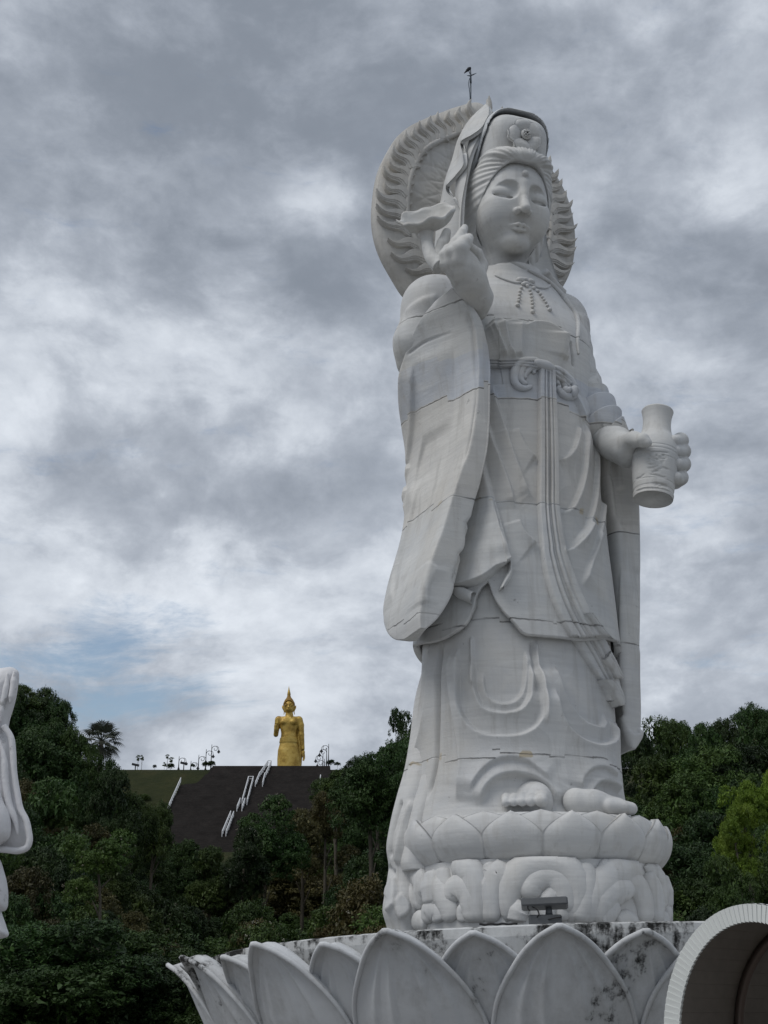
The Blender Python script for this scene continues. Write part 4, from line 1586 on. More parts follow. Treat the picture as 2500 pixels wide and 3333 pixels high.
v_, f_ = sdf_mesh(face, (-0.52, -0.68, -1.05), (0.52, 0.60, 0.66), 0.0115)
head = obj('head', from_head(v_ * HS), f_, M_PLAIN, statue)


def hair(X, Y, Z):
    cap = s_ell(X, Y, Z, (0, 0.06, 0.12), (0.475, 0.49, 0.56))
    cap = s_un(cap, s_ell(X, Y, Z, (0, -0.13, 0.465), (0.385, 0.35, 0.145)), 0.14)
    cap = s_un(cap, s_ell(X, Y, Z, (0.0, 0.16, -0.25), (0.47, 0.30, 0.58)), 0.10)
    # opening for the face, dipping to a point at the parting
    w = (X / 0.375)**2 + ((Z + 0.10 + 0.04 * np.exp(-(X / 0.10)**2)) / 0.525)**2
    win = (np.sqrt(w) - 1) * 0.38
    win = np.maximum(win, Y - 0.02)
    d = s_sub(cap, win, 0.012)
    # combed strands fanning from the parting
    ang = np.arctan2(np.abs(X) + 0.02, Z - 0.32)
    front = np.clip((0.25 - Y) / 0.2, 0, 1)
    dist = np.sqrt(X**2 + (Z - 0.32)**2)
    away = np.clip((dist - 0.06) / 0.2, 0, 1)
    lock = np.abs(np.sin(ang * 4.6 + 0.3))**0.6 * (0.3 + 0.7 * away)
    fine = np.sin(ang * 44.0) * away
    front = front * np.clip(win / 0.03, 0, 1)
    return d - front * (0.020 * lock + 0.0055 * fine - 0.014)


v_, f_ = sdf_mesh(hair, (-0.56, -0.62, -0.85), (0.56, 0.66, 0.80), 0.0095)
obj('hair', from_head(v_ * [HS, HS, HS]), f_, M_PLAIN, head)


# crown panel under the hood
def crown(X, Y, Z):
    k = ((np.abs(X + 0.03) / 0.380)**3.5 + (np.abs(Y - 0.08) / 0.41)**3.5 + (np.abs(Z - 0.70) / 0.42)**3.5)**(1 / 3.5)
    return (k - 1) * 0.4


v_, f_ = sdf_mesh(crown, (-0.5, -0.5, 0.2), (0.5, 0.5, 1.1), 0.016)
obj('crown', from_head(v_), f_, M_PLAIN, head)

# flower on the crown
FC = np.array([-0.02, -0.37, 0.775])
ft = Matrix.Rotation(math.radians(-8), 3, 'X')


def flower_petal(a):
    P = []
    nt, ns = 12, 11
    for i in range(nt):
        t = i / (nt - 1)
        for k in range(ns):
            s = -1 + 2 * k / (ns - 1)
            w = 0.115 * math.sin(math.pi * (0.16 + 0.74 * t))**0.7 * (1 if t < 0.98 else 0.9)
            r = 0.045 + 0.165 * t
            x, z = r, s * w
            y = -0.02 - 0.045 * math.sin(t * 2.6) + 0.02 * s * s
            P.append((math.cos(a) * x - math.sin(a) * z, y, math.sin(a) * x + math.cos(a) * z))
    A = np.array(P)
    Bk = A + np.array([0, 0.04, 0])
    m = len(A)
    F1 = grid_faces(nt, ns).tolist() + grid_faces(nt, ns, off=m)[:, ::-1].tolist()
    for i in range(nt - 1):
        F1 += [[i * ns, i * ns + m, (i + 1) * ns + m, (i + 1) * ns], [i * ns + ns - 1, (i + 1) * ns + ns - 1, (i + 1) * ns + ns - 1 + m, i * ns + ns - 1 + m]]
    b = (nt - 1) * ns
    F1 += [[b + k, b + k + m, b + k + 1 + m, b + k + 1] for k in range(ns - 1)]
    return np.concatenate([A, Bk]), F1


flower = empty('crown_flower', tuple(from_head(FC)), 0, statue)
for k in range(5):
    v_, f_ = flower_petal(math.radians(90 + 72 * k + 20))
    v_ = (v_ @ np.array(ft).T) @ HR.T
    obj('petal', v_, f_, M_PLAIN, flower)
m, W = new_mat('dark_seed_stone')
finish(W, (0.035, 0.033, 0.03), 0.7)
M_DARKSEED = m
mb = MB()
mb.add((SPV * [0.066, 0.03, 0.066] + [0, -0.05, 0]) @ np.array(ft).T @ HR.T, SPF)
mb.build('flower_boss', M_PLAIN, flower, smooth=True)
mb = MB()
mb.add((SPV * [0.046, 0.03, 0.046] + [0, -0.062, 0]) @ np.array(ft).T @ HR.T, SPF)
mb.build('flower_eye', M_DARKSEED, flower, smooth=True)
seed_me = mesh_data('seed', SPV * 0.011, SPF)
seed_me.materials.append(M_PLAIN)
for k in range(11):
    a = k * 2 * math.pi / 11
    for r_ in (0.041, 0.022):
        p = (np.array([r_ * math.cos(a + r_ * 9), -0.087 if r_ < 0.03 else -0.080, r_ * math.sin(a + r_ * 9)]) @ np.array(ft).T) @ HR.T
        if r_ < 0.03 and k % 2:
            continue
        obj_of('seed', seed_me, None, flower, tuple(p))


# hood: a shell that stands forward over the crown and falls behind the hair
def hood(X, Y, Z):
    def sbox(c, r, e):
        x, y, z = np.abs(X - c[0]) / r[0], np.abs(Y - c[1]) / r[1], np.abs(Z - c[2]) / r[2]
        k = (x**e + y**e + z**e)**(1 / e)
        return (k - 1) * min(r)
    outer = sbox((-0.03, 0.10, 0.67), (0.42, 0.52, 0.55), 3.0)
    outer = s_un(outer, s_cap(X, Y, Z, (0, 0.26, 0.5), (0, 0.30, -0.6), 0.46, 0.58), 0.15)
    inner = sbox((-0.03, -0.10, 0.65), (0.392, 0.56, 0.525), 3.0)
    inner = np.minimum(inner, s_cap(X, Y, Z, (0, 0.08, 0.4), (0, 0.1, -0.9), 0.44, 0.46))
    d = s_sub(outer, inner, 0.02)
    # open at the front; the brim reaches furthest forward at the top
    front = Y - (-0.36 + 0.42 * np.clip((1.10 - Z) / 0.55, 0, 1.2)**0.8)
    d = np.maximum(d, -front)
    d = np.maximum(d, -(Z + 0.95))
    fold = np.sin(Z * 7.0 + np.abs(X) * 4) * np.clip((0.4 - Z), 0, 1)
    return d - 0.02 * fold


v_, f_ = sdf_mesh(hood, (-0.85, -0.60, -1.0), (0.85, 1.0, 1.35), 0.018)
hood_o = obj('hood', from_head(v_), f_, M_MARBLE, statue)


# front edges of the veil, hanging in folds beside the hair
def sheet(A, Bp, thick, n=70, m=14, wave=0.0):
    A, Bp = catmull(A, n), catmull(Bp, n)
    V_ = np.zeros((n, m, 3))
    for k in range(m):
        s = k / (m - 1)
        V_[:, k] = A * (1 - s) + Bp * s
        V_[:, k, 1] -= wave * math.sin(math.pi * s)
    base = V_.reshape(-1, 3)
    F1 = grid_faces(n, m)
    Nn = vnormals(base, F1)
    back = base - Nn * thick
    mm = len(base)
    F2 = grid_faces(n, m, off=mm)[:, ::-1]
    side = []
    for i in range(n - 1):
        side += [[i * m, i * m + mm, (i + 1) * m + mm, (i + 1) * m], [i * m + m - 1, (i + 1) * m + m - 1, (i + 1) * m + m - 1 + mm, i * m + m - 1 + mm]]
    b = (n - 1) * m
    side += [[k, k + 1, k + 1 + mm, k + mm] for k in range(m - 1)] + [[b + k, b + k + mm, b + k + 1 + mm, b + k + 1] for k in range(m - 1)]
    return np.concatenate([base, back]), F1.tolist() + F2.tolist() + side


def z1(u, v, y):
    return S(tr('z1', [(u, v)])[0], y)


# viewer-left veil: one sheet whose front edge swings in and out as it falls
va = [(905, 372, -0.10), (800, 470, 0.0), (712, 620, 0.08), (670, 760, 0.12), (622, 900, 0.14), (597, 1020, 0.16), (562, 1160, 0.18), (545, 1300, 0.2), (530, 1480, 0.22)]
vb = [(925, 452, -0.34), (870, 540, -0.30), (805, 592, -0.24), (735, 632, -0.10), (752, 720, -0.20), (750, 800, -0.20), (690, 880, -0.08), (625, 955, 0.02), (680, 1040, -0.08), (716, 1140, -0.08), (700, 1280, -0.04), (690, 1480, 0.0)]
v_, f_ = sheet([z1(*q) for q in va], [z1(*q) for q in vb], 0.05, 150, 24, 0.05)
obj('veil_fall', v_, f_, M_PLAIN, hood_o)
# its inner fold, seen behind the swinging edge
v_, f_ = sheet([z1(*q) for q in [(870, 470, -0.20), (800, 600, -0.10), (760, 760, -0.06), (700, 900, -0.02), (690, 1060, 0.0), (690, 1480, 0.05)]],
               [z1(*q) for q in [(930, 470, -0.32), (880, 560, -0.26), (815, 690, -0.20), (775, 830, -0.16), (745, 1000, -0.14), (730, 1480, -0.10)]], 0.05, 90, 12, 0.02)
obj('veil_fold', v_, f_, M_PLAIN, hood_o)
# viewer-right veil falling from the far cheek to the shoulder
v_, f_ = sheet([z1(1262, 500, 0.0), z1(1275, 640, 0.05), z1(1300, 780, 0.08), z1(1310, 1000, 0.1), z1(1310, 1200, 0.1), z1(1340, 1400, 0.05), z1(1390, 1560, 0.0), z1(1420, 1640, -0.05)],
               [z1(1235, 500, 0.0), z1(1245, 640, 0.05), z1(1270, 780, 0.05), z1(1270, 1000, 0.05), z1(1255, 1200, 0.0), z1(1215, 1380, -0.05), z1(1200, 1500, -0.05), z1(1250, 1570, -0.1)], 0.05, 80, 14, -0.08)
obj('veil_fall', v_, f_, M_PLAIN, hood_o)
# turned edge of the robe from the neck over the left shoulder and down to the belt
BCM = bvh_of(np.concatenate([BODYV, MLV]), np.concatenate([BODYF, MLF + len(BODYV)]))
for off_, r_ in ((0, 0.028),):
    P = [(u + off_ * 0.8, v - off_ * 0.6) for u, v in tr('z3', [(1320, 660), (1430, 722), (1530, 790), (1620, 875)])] + tr('z4', [(1345 + off_, 40), (1385 + off_ * 0.8, 100), (1400 + off_ * 0.6, 180), (1392 + off_ * 0.6, 280), (1400 + off_ * 0.6, 380)])
    Pc = catmull(P, 70)
    out = []
    for p in Pc:
        q_, nn = hit(BCM, p)
        out.append(q_ + nn * 0.01)
    out = np.array(out)
    for _ in range(12):
        out[1:-1] = (out[:-2] + out[1:-1] + out[2:]) / 3
    v_, f_ = tube(out, np.interp(np.linspace(0, 1, 70), [0, 0.1, 0.8, 1], [0.02, r_, r_, 0.01]), 14)
    obj('robe_edge', v_, f_, M_MARBLE, statue)

# ------------------------------------------------------------------ halo
YH = 0.72
halo_c = np.array([0.0, YH, 0.0])
outline = tr('zl', [(470, 2150), (330, 1920), (215, 1720), (150, 1540), (120, 1350), (120, 1200), (135, 1050), (160, 880), (200, 740), (260, 620), (330, 500), (420, 410), (520, 345)]) + tr('z1', [(420, 440), (560, 385), (700, 335), (800, 305), (870, 300), (930, 365)]) \
    + tr('zr', [(300, 240), (420, 400), (540, 560), (640, 760), (705, 960), (745, 1160), (765, 1360), (755, 1560), (720, 1760), (640, 1960), (560, 2090)])
P = np.array([S(p, YH) for p in outline])
cen = np.array([(P[:, 0].min() + P[:, 0].max()) / 2 + 0.02, YH, P[:, 2].max() - 1.62])
ang = np.unwrap(np.arctan2(P[:, 2] - cen[2], P[:, 0] - cen[0]))
rad = np.hypot(P[:, 0] - cen[0], P[:, 2] - cen[2])
if ang[0] > ang[-1]:
    ang, rad = ang[::-1], rad[::-1]
gap0, gap1 = ang[0] + 2 * math.pi, ang[-1]


def halo_r(a):
    a = np.mod(a - ang[0], 2 * math.pi) + ang[0]
    A_ = np.concatenate([ang, [gap0]])
    R_ = np.concatenate([rad, [rad[0]]])
    return np.interp(a, A_, R_)


na = 360
aa = np.linspace(0, 2 * math.pi, na, endpoint=False)
R0 = halo_r(aa) * 0.97
k_ = np.ones(9) / 9
R0 = np.convolve(np.concatenate([R0[-4:], R0, R0[:4]]), k_, 'valid')


def ring_pts(scale, y, add=0.0):
    r = R0 * scale + add
    return np.stack([cen[0] + r * np.cos(aa), np.full(na, y), cen[2] + r * np.sin(aa)], -1)


lay = [ring_pts(0.0, YH + 0.05), ring_pts(0.30, YH + 0.05), ring_pts(0.60, YH + 0.04), ring_pts(0.70, YH + 0.03), ring_pts(0.715, YH - 0.005), ring_pts(0.735, YH - 0.01), ring_pts(0.75, YH + 0.02), ring_pts(0.90, YH + 0.03), ring_pts(1.0, YH + 0.04), ring_pts(1.005, YH + 0.08),
       ring_pts(1.0, YH + 0.20), ring_pts(0.97, YH + 0.25), ring_pts(0.0, YH + 0.27)]
HV = np.concatenate(lay)
halo = obj('flame_halo', HV, grid_faces(len(lay), na, True)[:, ::-1], M_HALO, statue)


# dense inner disc with leaf veins cut into it
nr_ = 90
IV = np.concatenate([ring_pts(t * 0.70, YH + 0.03 - 0.03 * (1 - t)) for t in np.linspace(0.02, 1, nr_)])
IF_ = grid_faces(nr_, na, True)
IN = vnormals(IV, IF_)
if IN[na * 30][1] > 0:
    IN, IF_ = -IN, IF_[:, ::-1]
veins = []


def hp(a, t):
    r = float(np.interp(np.mod(a, 2 * math.pi), np.append(aa, 2 * math.pi), np.append(R0, R0[0]))) * 0.70 * t
    return (cen[0] + r * math.cos(a), YH, cen[2] + r * math.sin(a))


for k in range(18):
    a0 = k * 2 * math.pi / 18
    veins.append((np.array([hp(a0 + d, t) for d, t in ((0.0, 0.55), (0.10, 0.66), (0.16, 0.78), (0.10, 0.90), (0.0, 1.0))]), 'groove', 0.035, 0.022, 0.1))
    veins.append((np.array([hp(a0 + d, t) for d, t in ((0.0, 0.55), (-0.10, 0.66), (-0.16, 0.78), (-0.10, 0.90), (0.0, 1.0))]), 'groove', 0.035, 0.022, 0.1))
    for d, t0, t1 in ((0.06, 0.66, 0.80), (-0.05, 0.64, 0.82), (0.0, 0.60, 0.72)):
        veins.append((np.array([hp(a0 + d, t0), hp(a0 + d * 0.8, (t0 + t1) / 2), hp(a0 + d * 0.5, t1)]), 'groove', 0.025, 0.018, 0.1))
IV = carve(IV, IN, veins)
obj('leaf_disc', IV, IF_, M_HALO, halo)

rimv, rimf = tube(np.concatenate([ring_pts(0.725, YH - 0.005), ring_pts(0.725, YH - 0.005)[:1]]), 0.035, 10, False)
obj('halo_rim', rimv, rimf, M_HALO, halo)


def flame(mirror, sc, lean=0.0):
    """one tongue of flame: base on the inner rim at the origin, x round the rim, z outwards"""
    c = catmull(np.array([(0.03, -0.02), (0.045, 0.04), (0.055, 0.10), (0.03, 0.19), (-0.025, 0.27), (-0.06, 0.35), (-0.05, 0.43), (-0.015 + lean, 0.50)]), 26)
    wd = np.interp(np.linspace(0, 1, 26), [0, 0.12, 0.3, 0.5, 0.7, 0.85, 1], [0.135, 0.14, 0.118, 0.082, 0.062, 0.042, 0.004])
    mb = MB()
    for wk, y0, y1 in ((1.0, 0.05, -0.022), (0.68, -0.010, -0.034), (0.36, -0.022, -0.044)):
        T = np.gradient(c, axis=0)
        T /= np.linalg.norm(T, axis=1)[:, None]
        nrm = np.stack([-T[:, 1], T[:, 0]], 1)
        L_, R_ = c + nrm * wd[:, None] * wk, c - nrm * wd[:, None] * wk
        if wk < 1:
            L_, R_ = L_ + [0, 0.02], R_ + [0, 0.02]
        n = len(c)
        prof = []
        for i in range(n):
            e = 0.80
            for (p, y) in ((L_[i], y0), (L_[i] * e + c[i] * (1 - e), y1), (R_[i] * e + c[i] * (1 - e), y1), (R_[i], y0)):
                prof.append((p[0] * mirror * sc, y, p[1] * sc))
        Fc_ = grid_faces(n, 4).tolist() + [[0, 1, 2, 3], [(n - 1) * 4 + k for k in (3, 2, 1, 0)]]
        if mirror < 0:
            Fc_ = [f[::-1] for f in Fc_]
        mb.add(np.array(prof), Fc_)
    return mb


fl = {}
for mi in (-1, 1):
    mb = flame(mi, 1.0)
    fl[mi] = mesh_data('flame', np.concatenate(mb.V), mb.F, smooth=False)
    fl[mi].materials.append(M_HALO)
nf = 44
for k in range(nf):
    a = math.pi / 2 + (k + 0.5) * 2 * math.pi / nf
    r = float(np.interp(np.mod(a, 2 * math.pi), np.append(aa, 2 * math.pi), np.append(R0, R0[0])))
    p = (cen[0] + r * 0.735 * math.cos(a), YH, cen[2] + r * 0.735 * math.sin(a))
    mi = 1 if math.cos(a) < 0 else -1
    o = obj_of('flame', fl[mi], None, halo, p, (0, -(math.atan2(math.sin(a) + 0.8, math.cos(a)) - math.pi / 2), 0))
    L = r * 0.30 / 0.50
    o.scale = (0.78 * (0.82 + 0.36 * rnd.random()), 0.65 + 0.3 * rnd.random(), L * (0.80 + 0.2 * rnd.random()) * (1.12 if math.cos(a) > 0 else 0.92))
    o.rotation_euler[1] += rnd.uniform(-0.09, 0.09)

# ------------------------------------------------------------------ lightning rod with a bird on it, behind the halo's top
m, W = new_mat('dull_metal')
finish(W, (0.11, 0.13, 0.15), 0.45, metal=0.7)
M_ROD = m
m, W = new_mat('bird_feathers')
finish(W, (0.012, 0.013, 0.018), 0.6)
M_BIRD = m


def zA(u, v, y):
    return S((1450 + u / 9.76, 200 + v / 9.76), y)


YR = YH + 0.25
rod = empty('lightning_rod', tuple(zA(800, 1140, YR)), 0, statue)
ro = zA(800, 1140, YR)
mb = MB()
mb.tube([zA(795, 1250, YR), zA(800, 1000, YR), zA(803, 560, YR)], [0.011, 0.011, 0.010], 10)
mb.build('mast', M_ROD, rod, True).location = tuple(-ro)
mb = MB()
mb.tube([zA(803, 690, YR), zA(803, 500, YR), zA(800, 180, YR)], [0.014, 0.012, 0.003], 10)
mb.build('spike', M_ROD, rod, True).location = tuple(-ro)
for q in (((800, 450), (990, 370)), ((800, 455), (680, 448))):
    mb = MB()
    mb.tube([zA(*q[0], YR), zA(*[(q[0][i] + q[1][i]) / 2 for i in (0, 1)], YR - 0.02), zA(*q[1], YR - 0.04)], [0.010, 0.008, 0.002], 8)
    mb.build('prong', M_ROD, rod, True).location = tuple(-ro)
mb = MB()
mb.tube(catmull([zA(780, 1130, YR), zA(760, 900, YR), zA(735, 650, YR), zA(770, 540, YR)], 20), 0.005, 6)
mb.build('earth_wire', M_ROD, rod, True).location = tuple(-ro)
b0 = zA(740, 300, YR)


def bird_sdf(X, Y, Z):
    d = s_chain(X, Y, Z, [zA(780, 210, YR), zA(740, 240, YR), zA(690, 285, YR), zA(600, 370, YR)], [0.016, 0.022, 0.017, 0.006], 0.008)
    d = s_un(d, s_cap(X, Y, Z, zA(790, 205, YR), zA(815, 225, YR - 0.02), 0.010, 0.003), 0.004)
    return s_un(d, s_cap(X, Y, Z, zA(740, 290, YR), zA(780, 400, YR), 0.006, 0.005), 0.003)


v_, f_ = sdf_mesh(bird_sdf, b0 - 0.12, b0 + 0.12, 0.004)
wb = lambda P: np.stack([_c * P[:, 0] - _s * P[:, 1] + AXIS[0], _s * P[:, 0] + _c * P[:, 1] + AXIS[1], P[:, 2] + AXIS[2]], -1)
bw = wb(v_)
bo = wb(b0[None])[0]
bird = obj('bird', bw - bo, f_, M_BIRD, None, loc=tuple(bo))
tag(bird, 'small dark bird perched on the lightning rod above the halo', 'bird')
# ------------------------------------------------------------------ lotus pedestal
def stained_mat(name, base, amount, dark=(0.018, 0.018, 0.017), scale=1.0, rough=0.75):
    """painted render with black mildew in streaks and blotches"""
    m, W = new_mat(name)
    tc = W.add('ShaderNodeTexCoord')
    geo = W.add('ShaderNodeNewGeometry')
    P = geo.outputs['Position']
    big = W.noise(P, 0.75 * scale, 2, 0.5)
    mid = W.noise(W.vmath('MULTIPLY', P, (3.0, 3.0, 1.0)), 1.3 * scale, 5, 0.65)
    fin = W.noise(P, 9.0 * scale, 7, 0.72)
    f = W.math('ADD', W.math('ADD', W.math('MULTIPLY', big, 0.55), W.math('MULTIPLY', mid, 0.40)), W.math('MULTIPLY', fin, 0.42))
    drip = W.noise(W.vmath('MULTIPLY', P, (6.0, 6.0, 0.7)), 1.2 * scale, 5, 0.62)
    f = W.math('ADD', f, W.math('MULTIPLY', W.math('SUBTRACT', drip, 0.5), 0.35))
    mask = W.smooth(f, 0.78 - amount * 0.25, 0.88 - amount * 0.25)
    soft = W.smooth(f, 0.60 - amount * 0.2, 0.86 - amount * 0.2, 0.0, 0.45)
    tone = W.noise(P, 2.2, 5, 0.6)
    b1 = tuple(c * 0.88 for c in base)
    col = W.mix(tone, (*b1, 1), (*base, 1))
    col = W.mix(soft, col, (0.28, 0.28, 0.27, 1))
    col = W.mix(mask, col, (*dark, 1))
    finish(W, col, rough, W.math('ADD', W.math('MULTIPLY', fin, 0.5), W.math('MULTIPLY', mask, -0.4)), 0.012, spec=0.2)
    return m


M_PED = stained_mat('mildewed_plaster', (0.60, 0.61, 0.61), 0.36)
M_PETAL = stained_mat('painted_petal', (0.60, 0.615, 0.63), 0.04)
ped = empty('lotus_pedestal', (1.607, 12.689, 0.0))
ped.rotation_euler = (-0.0345, -0.0214, 0)          # settled a little towards the back left
tag(ped, 'wide round lotus petal pedestal, white with black mildew, under the goddess statue', 'pedestal')
pz = [-0.2, 0.25, 0.3, 1.1, 1.45, 1.70, 1.98, 2.045, 2.06, 2.06]
pr_ = [2.6, 2.6, 2.1, 2.15, 2.55, 3.10, 3.18, 3.18, 3.13, 0.0]
n_ = 220
th = np.linspace(0, 2 * math.pi, n_, endpoint=False)
V = np.concatenate([np.stack([r * np.cos(th), r * np.sin(th), np.full(n_, z)], -1) for z, r in zip(pz, pr_)])
obj('drum', V, grid_faces(len(pz), n_, True), M_PED, ped, smooth=False)


def ped_petal(kr, tipz, halfmul, seed):
    zt = np.array([0.30, 0.65, 0.95, 1.24, 1.54, 1.79, 1.93, 2.005]) * (tipz / 2.15)
    wt = np.array([8.0, 9.9, 10.6, 10.2, 8.6, 5.4, 2.7, 0.12]) * halfmul
    rt = np.array([2.30, 2.52, 2.76, 2.96, 3.14, 3.30, 3.42, 3.52]) + kr
    nt, ns = 60, 41
    t = np.linspace(0, 1, nt)
    q = catmull_t(np.linspace(0, 1, 8)**1.0, np.stack([zt, wt, rt], 1), t)
    s = np.linspace(-1, 1, ns)
    Z, Wd, Rr = q[:, 0:1], np.radians(np.maximum(q[:, 1:2], 0.05)), q[:, 2:3]
    A_ = Wd * s[None]
    R_ = Rr + 0.10 * (1 - np.abs(s[None])**2) * np.clip((1 - t[:, None]) * 2.2, 0, 1) - 0.03
    # ribs running up the petal
    rib = np.zeros_like(R_)
    for c in (-0.62, -0.30, 0.28, 0.60):
        rib += np.exp(-((s[None] - c - 0.05 * np.sin(t[:, None] * 5 + seed)) / 0.05)**2)
    R_ = R_ + 0.034 * rib * np.clip(t[:, None] * 1.3, 0, 1) * np.clip((0.88 - t[:, None]) * 4, 0, 1)
    # rolled lip along the edge
    lip = np.clip((np.abs(s[None]) - 0.80) / 0.2, 0, 1)
    R_ = R_ + 0.05 * lip * np.clip(t[:, None] * 2 - 0.6, 0, 1)
    Zz = np.repeat(Z, ns, 1) - 0.0
    front = np.stack([R_ * np.cos(A_), R_ * np.sin(A_), Zz], -1).reshape(-1, 3)
    # the back of the petal: the rim is thick and rounded
    Rb = R_ - 0.15 + 0.03 * lip
    back = np.stack([Rb * np.cos(A_), Rb * np.sin(A_), Zz + 0.035 * np.clip(t[:, None] * 2 - 0.9, 0, 1)], -1).reshape(-1, 3)
    mid_e = []
    m = nt * ns
    F1 = grid_faces(nt, ns)
    F2 = grid_faces(nt, ns, off=m)[:, ::-1]
    side = []
    for i in range(nt - 1):
        side += [[i * ns, (i + 1) * ns, (i + 1) * ns + m, i * ns + m], [i * ns + ns - 1, i * ns + ns - 1 + m, (i + 1) * ns + ns - 1 + m, (i + 1) * ns + ns - 1]]
    b = (nt - 1) * ns
    side += [[b + k, b + k + m, b + k + 1 + m, b + k + 1][::-1] for k in range(ns - 1)]
    Fc = F1.tolist() + F2.tolist() + side
    # rolled rim round the free edge
    fg = front.reshape(nt, ns, 3)
    i0 = int(nt * 0.30)
    pth_ = np.concatenate([fg[i0:, 0], fg[:i0 - 1:-1, -1]])
    pth_ = pth_ + np.array([0.012, 0, 0.015])
    tt_ = np.linspace(0, 1, len(pth_))
    rv, rf = tube(catmull(pth_, 90), 0.008 + 0.014 * np.sin(np.linspace(0, math.pi, 90))**0.7, 8)
    nv = 2 * m
    return np.concatenate([front, back, rv]), [f[::-1] for f in Fc] + [[i + nv for i in f] for f in rf]


tcw = math.atan2(-AXIS[1], -AXIS[0])            # towards the camera
bigs, smalls = [], []
for sd_ in range(3):
    v_, f_ = ped_petal(0.0, 2.15 + 0.012 * (sd_ - 1), 1.0 + 0.02 * (sd_ - 1), sd_ * 2.1)
    me = mesh_data('petal', v_, f_)
    me.materials.append(M_PETAL)
    bigs.append(me)
    v_, f_ = ped_petal(-0.12, 2.11 + 0.012 * (sd_ - 1), 1.02, sd_ * 1.3 + 1)
    me = mesh_data('inner_petal', v_, f_)
    me.materials.append(M_PETAL)
    smalls.append(me)
for k in range(18):
    a = tcw + math.radians(20 * k + 0.4)
    obj_of('petal', bigs[k % 3], None, ped, rot=(0, 0, a))
    obj_of('inner_petal', smalls[k % 3], None, ped, rot=(0, 0, a + math.radians(10)))

# ------------------------------------------------------------------ floodlight and its cable on the pedestal rim
m, W = new_mat('floodlight_grey')
geo = W.add('ShaderNodeNewGeometry')
finish(W, W.mix(W.noise(geo.outputs['Position'], 14, 4, 0.6), (0.055, 0.06, 0.065, 1), (0.10, 0.105, 0.11, 1)), 0.5, spec=0.4)
M_FLOOD = m
m, W = new_mat('black_cable')
finish(W, (0.012, 0.012, 0.013), 0.5)
M_CABLE = m
m, W = new_mat('lamp_glass')
finish(W, (0.10, 0.12, 0.13), 0.12, spec=0.6)
M_LGLASS = m


def on_plane_z(px, py, z):
    d = pix_dir(px, py)
    return CAM + d * ((z - CAM[2]) / d[2])


fr = AXIS[:2] + 3.02 * np.array([math.cos(tcw), math.sin(tcw)])
fdir = np.array([-math.sin(tcw), math.cos(tcw)])     # along the rim, seen left to right when negative
fl_x = 1775.0
flood = empty('floodlight', (fr[0], fr[1], 2.18), tcw + math.pi / 2)
flood.location = (CAM[0] + (pix_dir(fl_x, 3000)[0] / pix_dir(fl_x, 3000)[1]) * fr[1], fr[1], 2.155)
flood.scale = (1.0, 1.0, 0.80)
tag(flood, 'grey rectangular floodlight standing on the pedestal rim before the cloud base', 'floodlight')


def bevel_box(c, s, b=0.012):
    """box with chamfered edges"""
    x, y, z = np.array(s) / 2
    P = []
    for sx in (-1, 1):
        for sy in (-1, 1):
            for sz in (-1, 1):
                P += [((x - b) * sx, (y - b) * sy, z * sz), ((x - b) * sx, y * sy, (z - b) * sz), (x * sx, (y - b) * sy, (z - b) * sz)]
    import bmesh
    bm = bmesh.new()
    for p in P:
        bm.verts.new((p[0] + c[0], p[1] + c[1], p[2] + c[2]))
    bmesh.ops.convex_hull(bm, input=bm.verts)
    bm.verts.index_update()
    V_ = [tuple(v.co) for v in bm.verts]
    F_ = [[v.index for v in f.verts] for f in bm.faces]
    bm.free()
    return np.array(V_), F_


# local axes: x along the rim, -y towards the plaza
v_, f_ = bevel_box((0, 0, 0), (0.345, 0.16, 0.075))
ca, sa = math.cos(math.radians(-14)), math.sin(math.radians(-14))
Rx = np.array([[1, 0, 0], [0, ca, -sa], [0, sa, ca]])
Ry = np.array(Matrix.Rotation(math.radians(-2.5), 3, 'Y'))
obj('lamp_head', v_ @ Rx.T @ Ry.T + [0, 0, 0.205], f_, M_FLOOD, flood, smooth=False)
mb = MB()
for k in range(9):
    mb.box((-0.15 + k * 0.0375, 0.0, 0.252), (0.008, 0.13, 0.02))
ob = mb.build('cooling_fins', M_FLOOD, flood)
ob.location = (0, 0, -0.014)
v_, f_ = bevel_box((0, 0.082, 0), (0.30, 0.006, 0.055), 0.002)
obj('lens', v_ @ Rx.T @ Ry.T + [0, 0, 0.205], f_, M_LGLASS, flood, smooth=False)
v_, f_ = bevel_box((0, 0, 0.055), (0.245, 0.11, 0.10))
obj('ballast_box', v_, f_, M_FLOOD, flood, smooth=False)
mb = MB()
mb.tube([(0.03, 0, 0.09), (0.03, 0, 0.18)], [0.03, 0.022], 10)
mb.build('bracket', M_FLOOD, flood, True)
mb = MB()
mb.tube(catmull([(-0.12, -0.06, 0.19), (-0.125, -0.075, 0.16), (-0.11, -0.08, 0.135)], 10), 0.006, 6)
mb.tube(catmull([(-0.09, -0.05, 0.17), (-0.06, -0.08, 0.15), (-0.045, -0.075, 0.10), (-0.06, -0.06, 0.08)], 14), 0.005, 6)
mb.tube(catmull([(0.02, -0.06, 0.06), (0.08, -0.065, 0.075), (0.12, -0.06, 0.08)], 10), 0.005, 6)
mb.build('lead', M_CABLE, flood, True)
cp = []
for k in range(30):
    a = tcw - math.radians(2.2) - math.radians(5.2) * k / 29
    cp.append((AXIS[0] + 3.10 * math.cos(a), AXIS[1] + 3.10 * math.sin(a), 2.172 + 0.003 * math.sin(k * 0.7)))
v_, f_ = tube(np.array(cp), 0.009, 6)
tag(obj('cable', v_, f_, M_CABLE), 'thin black cable lying along the pedestal rim left of the floodlight', 'cable')

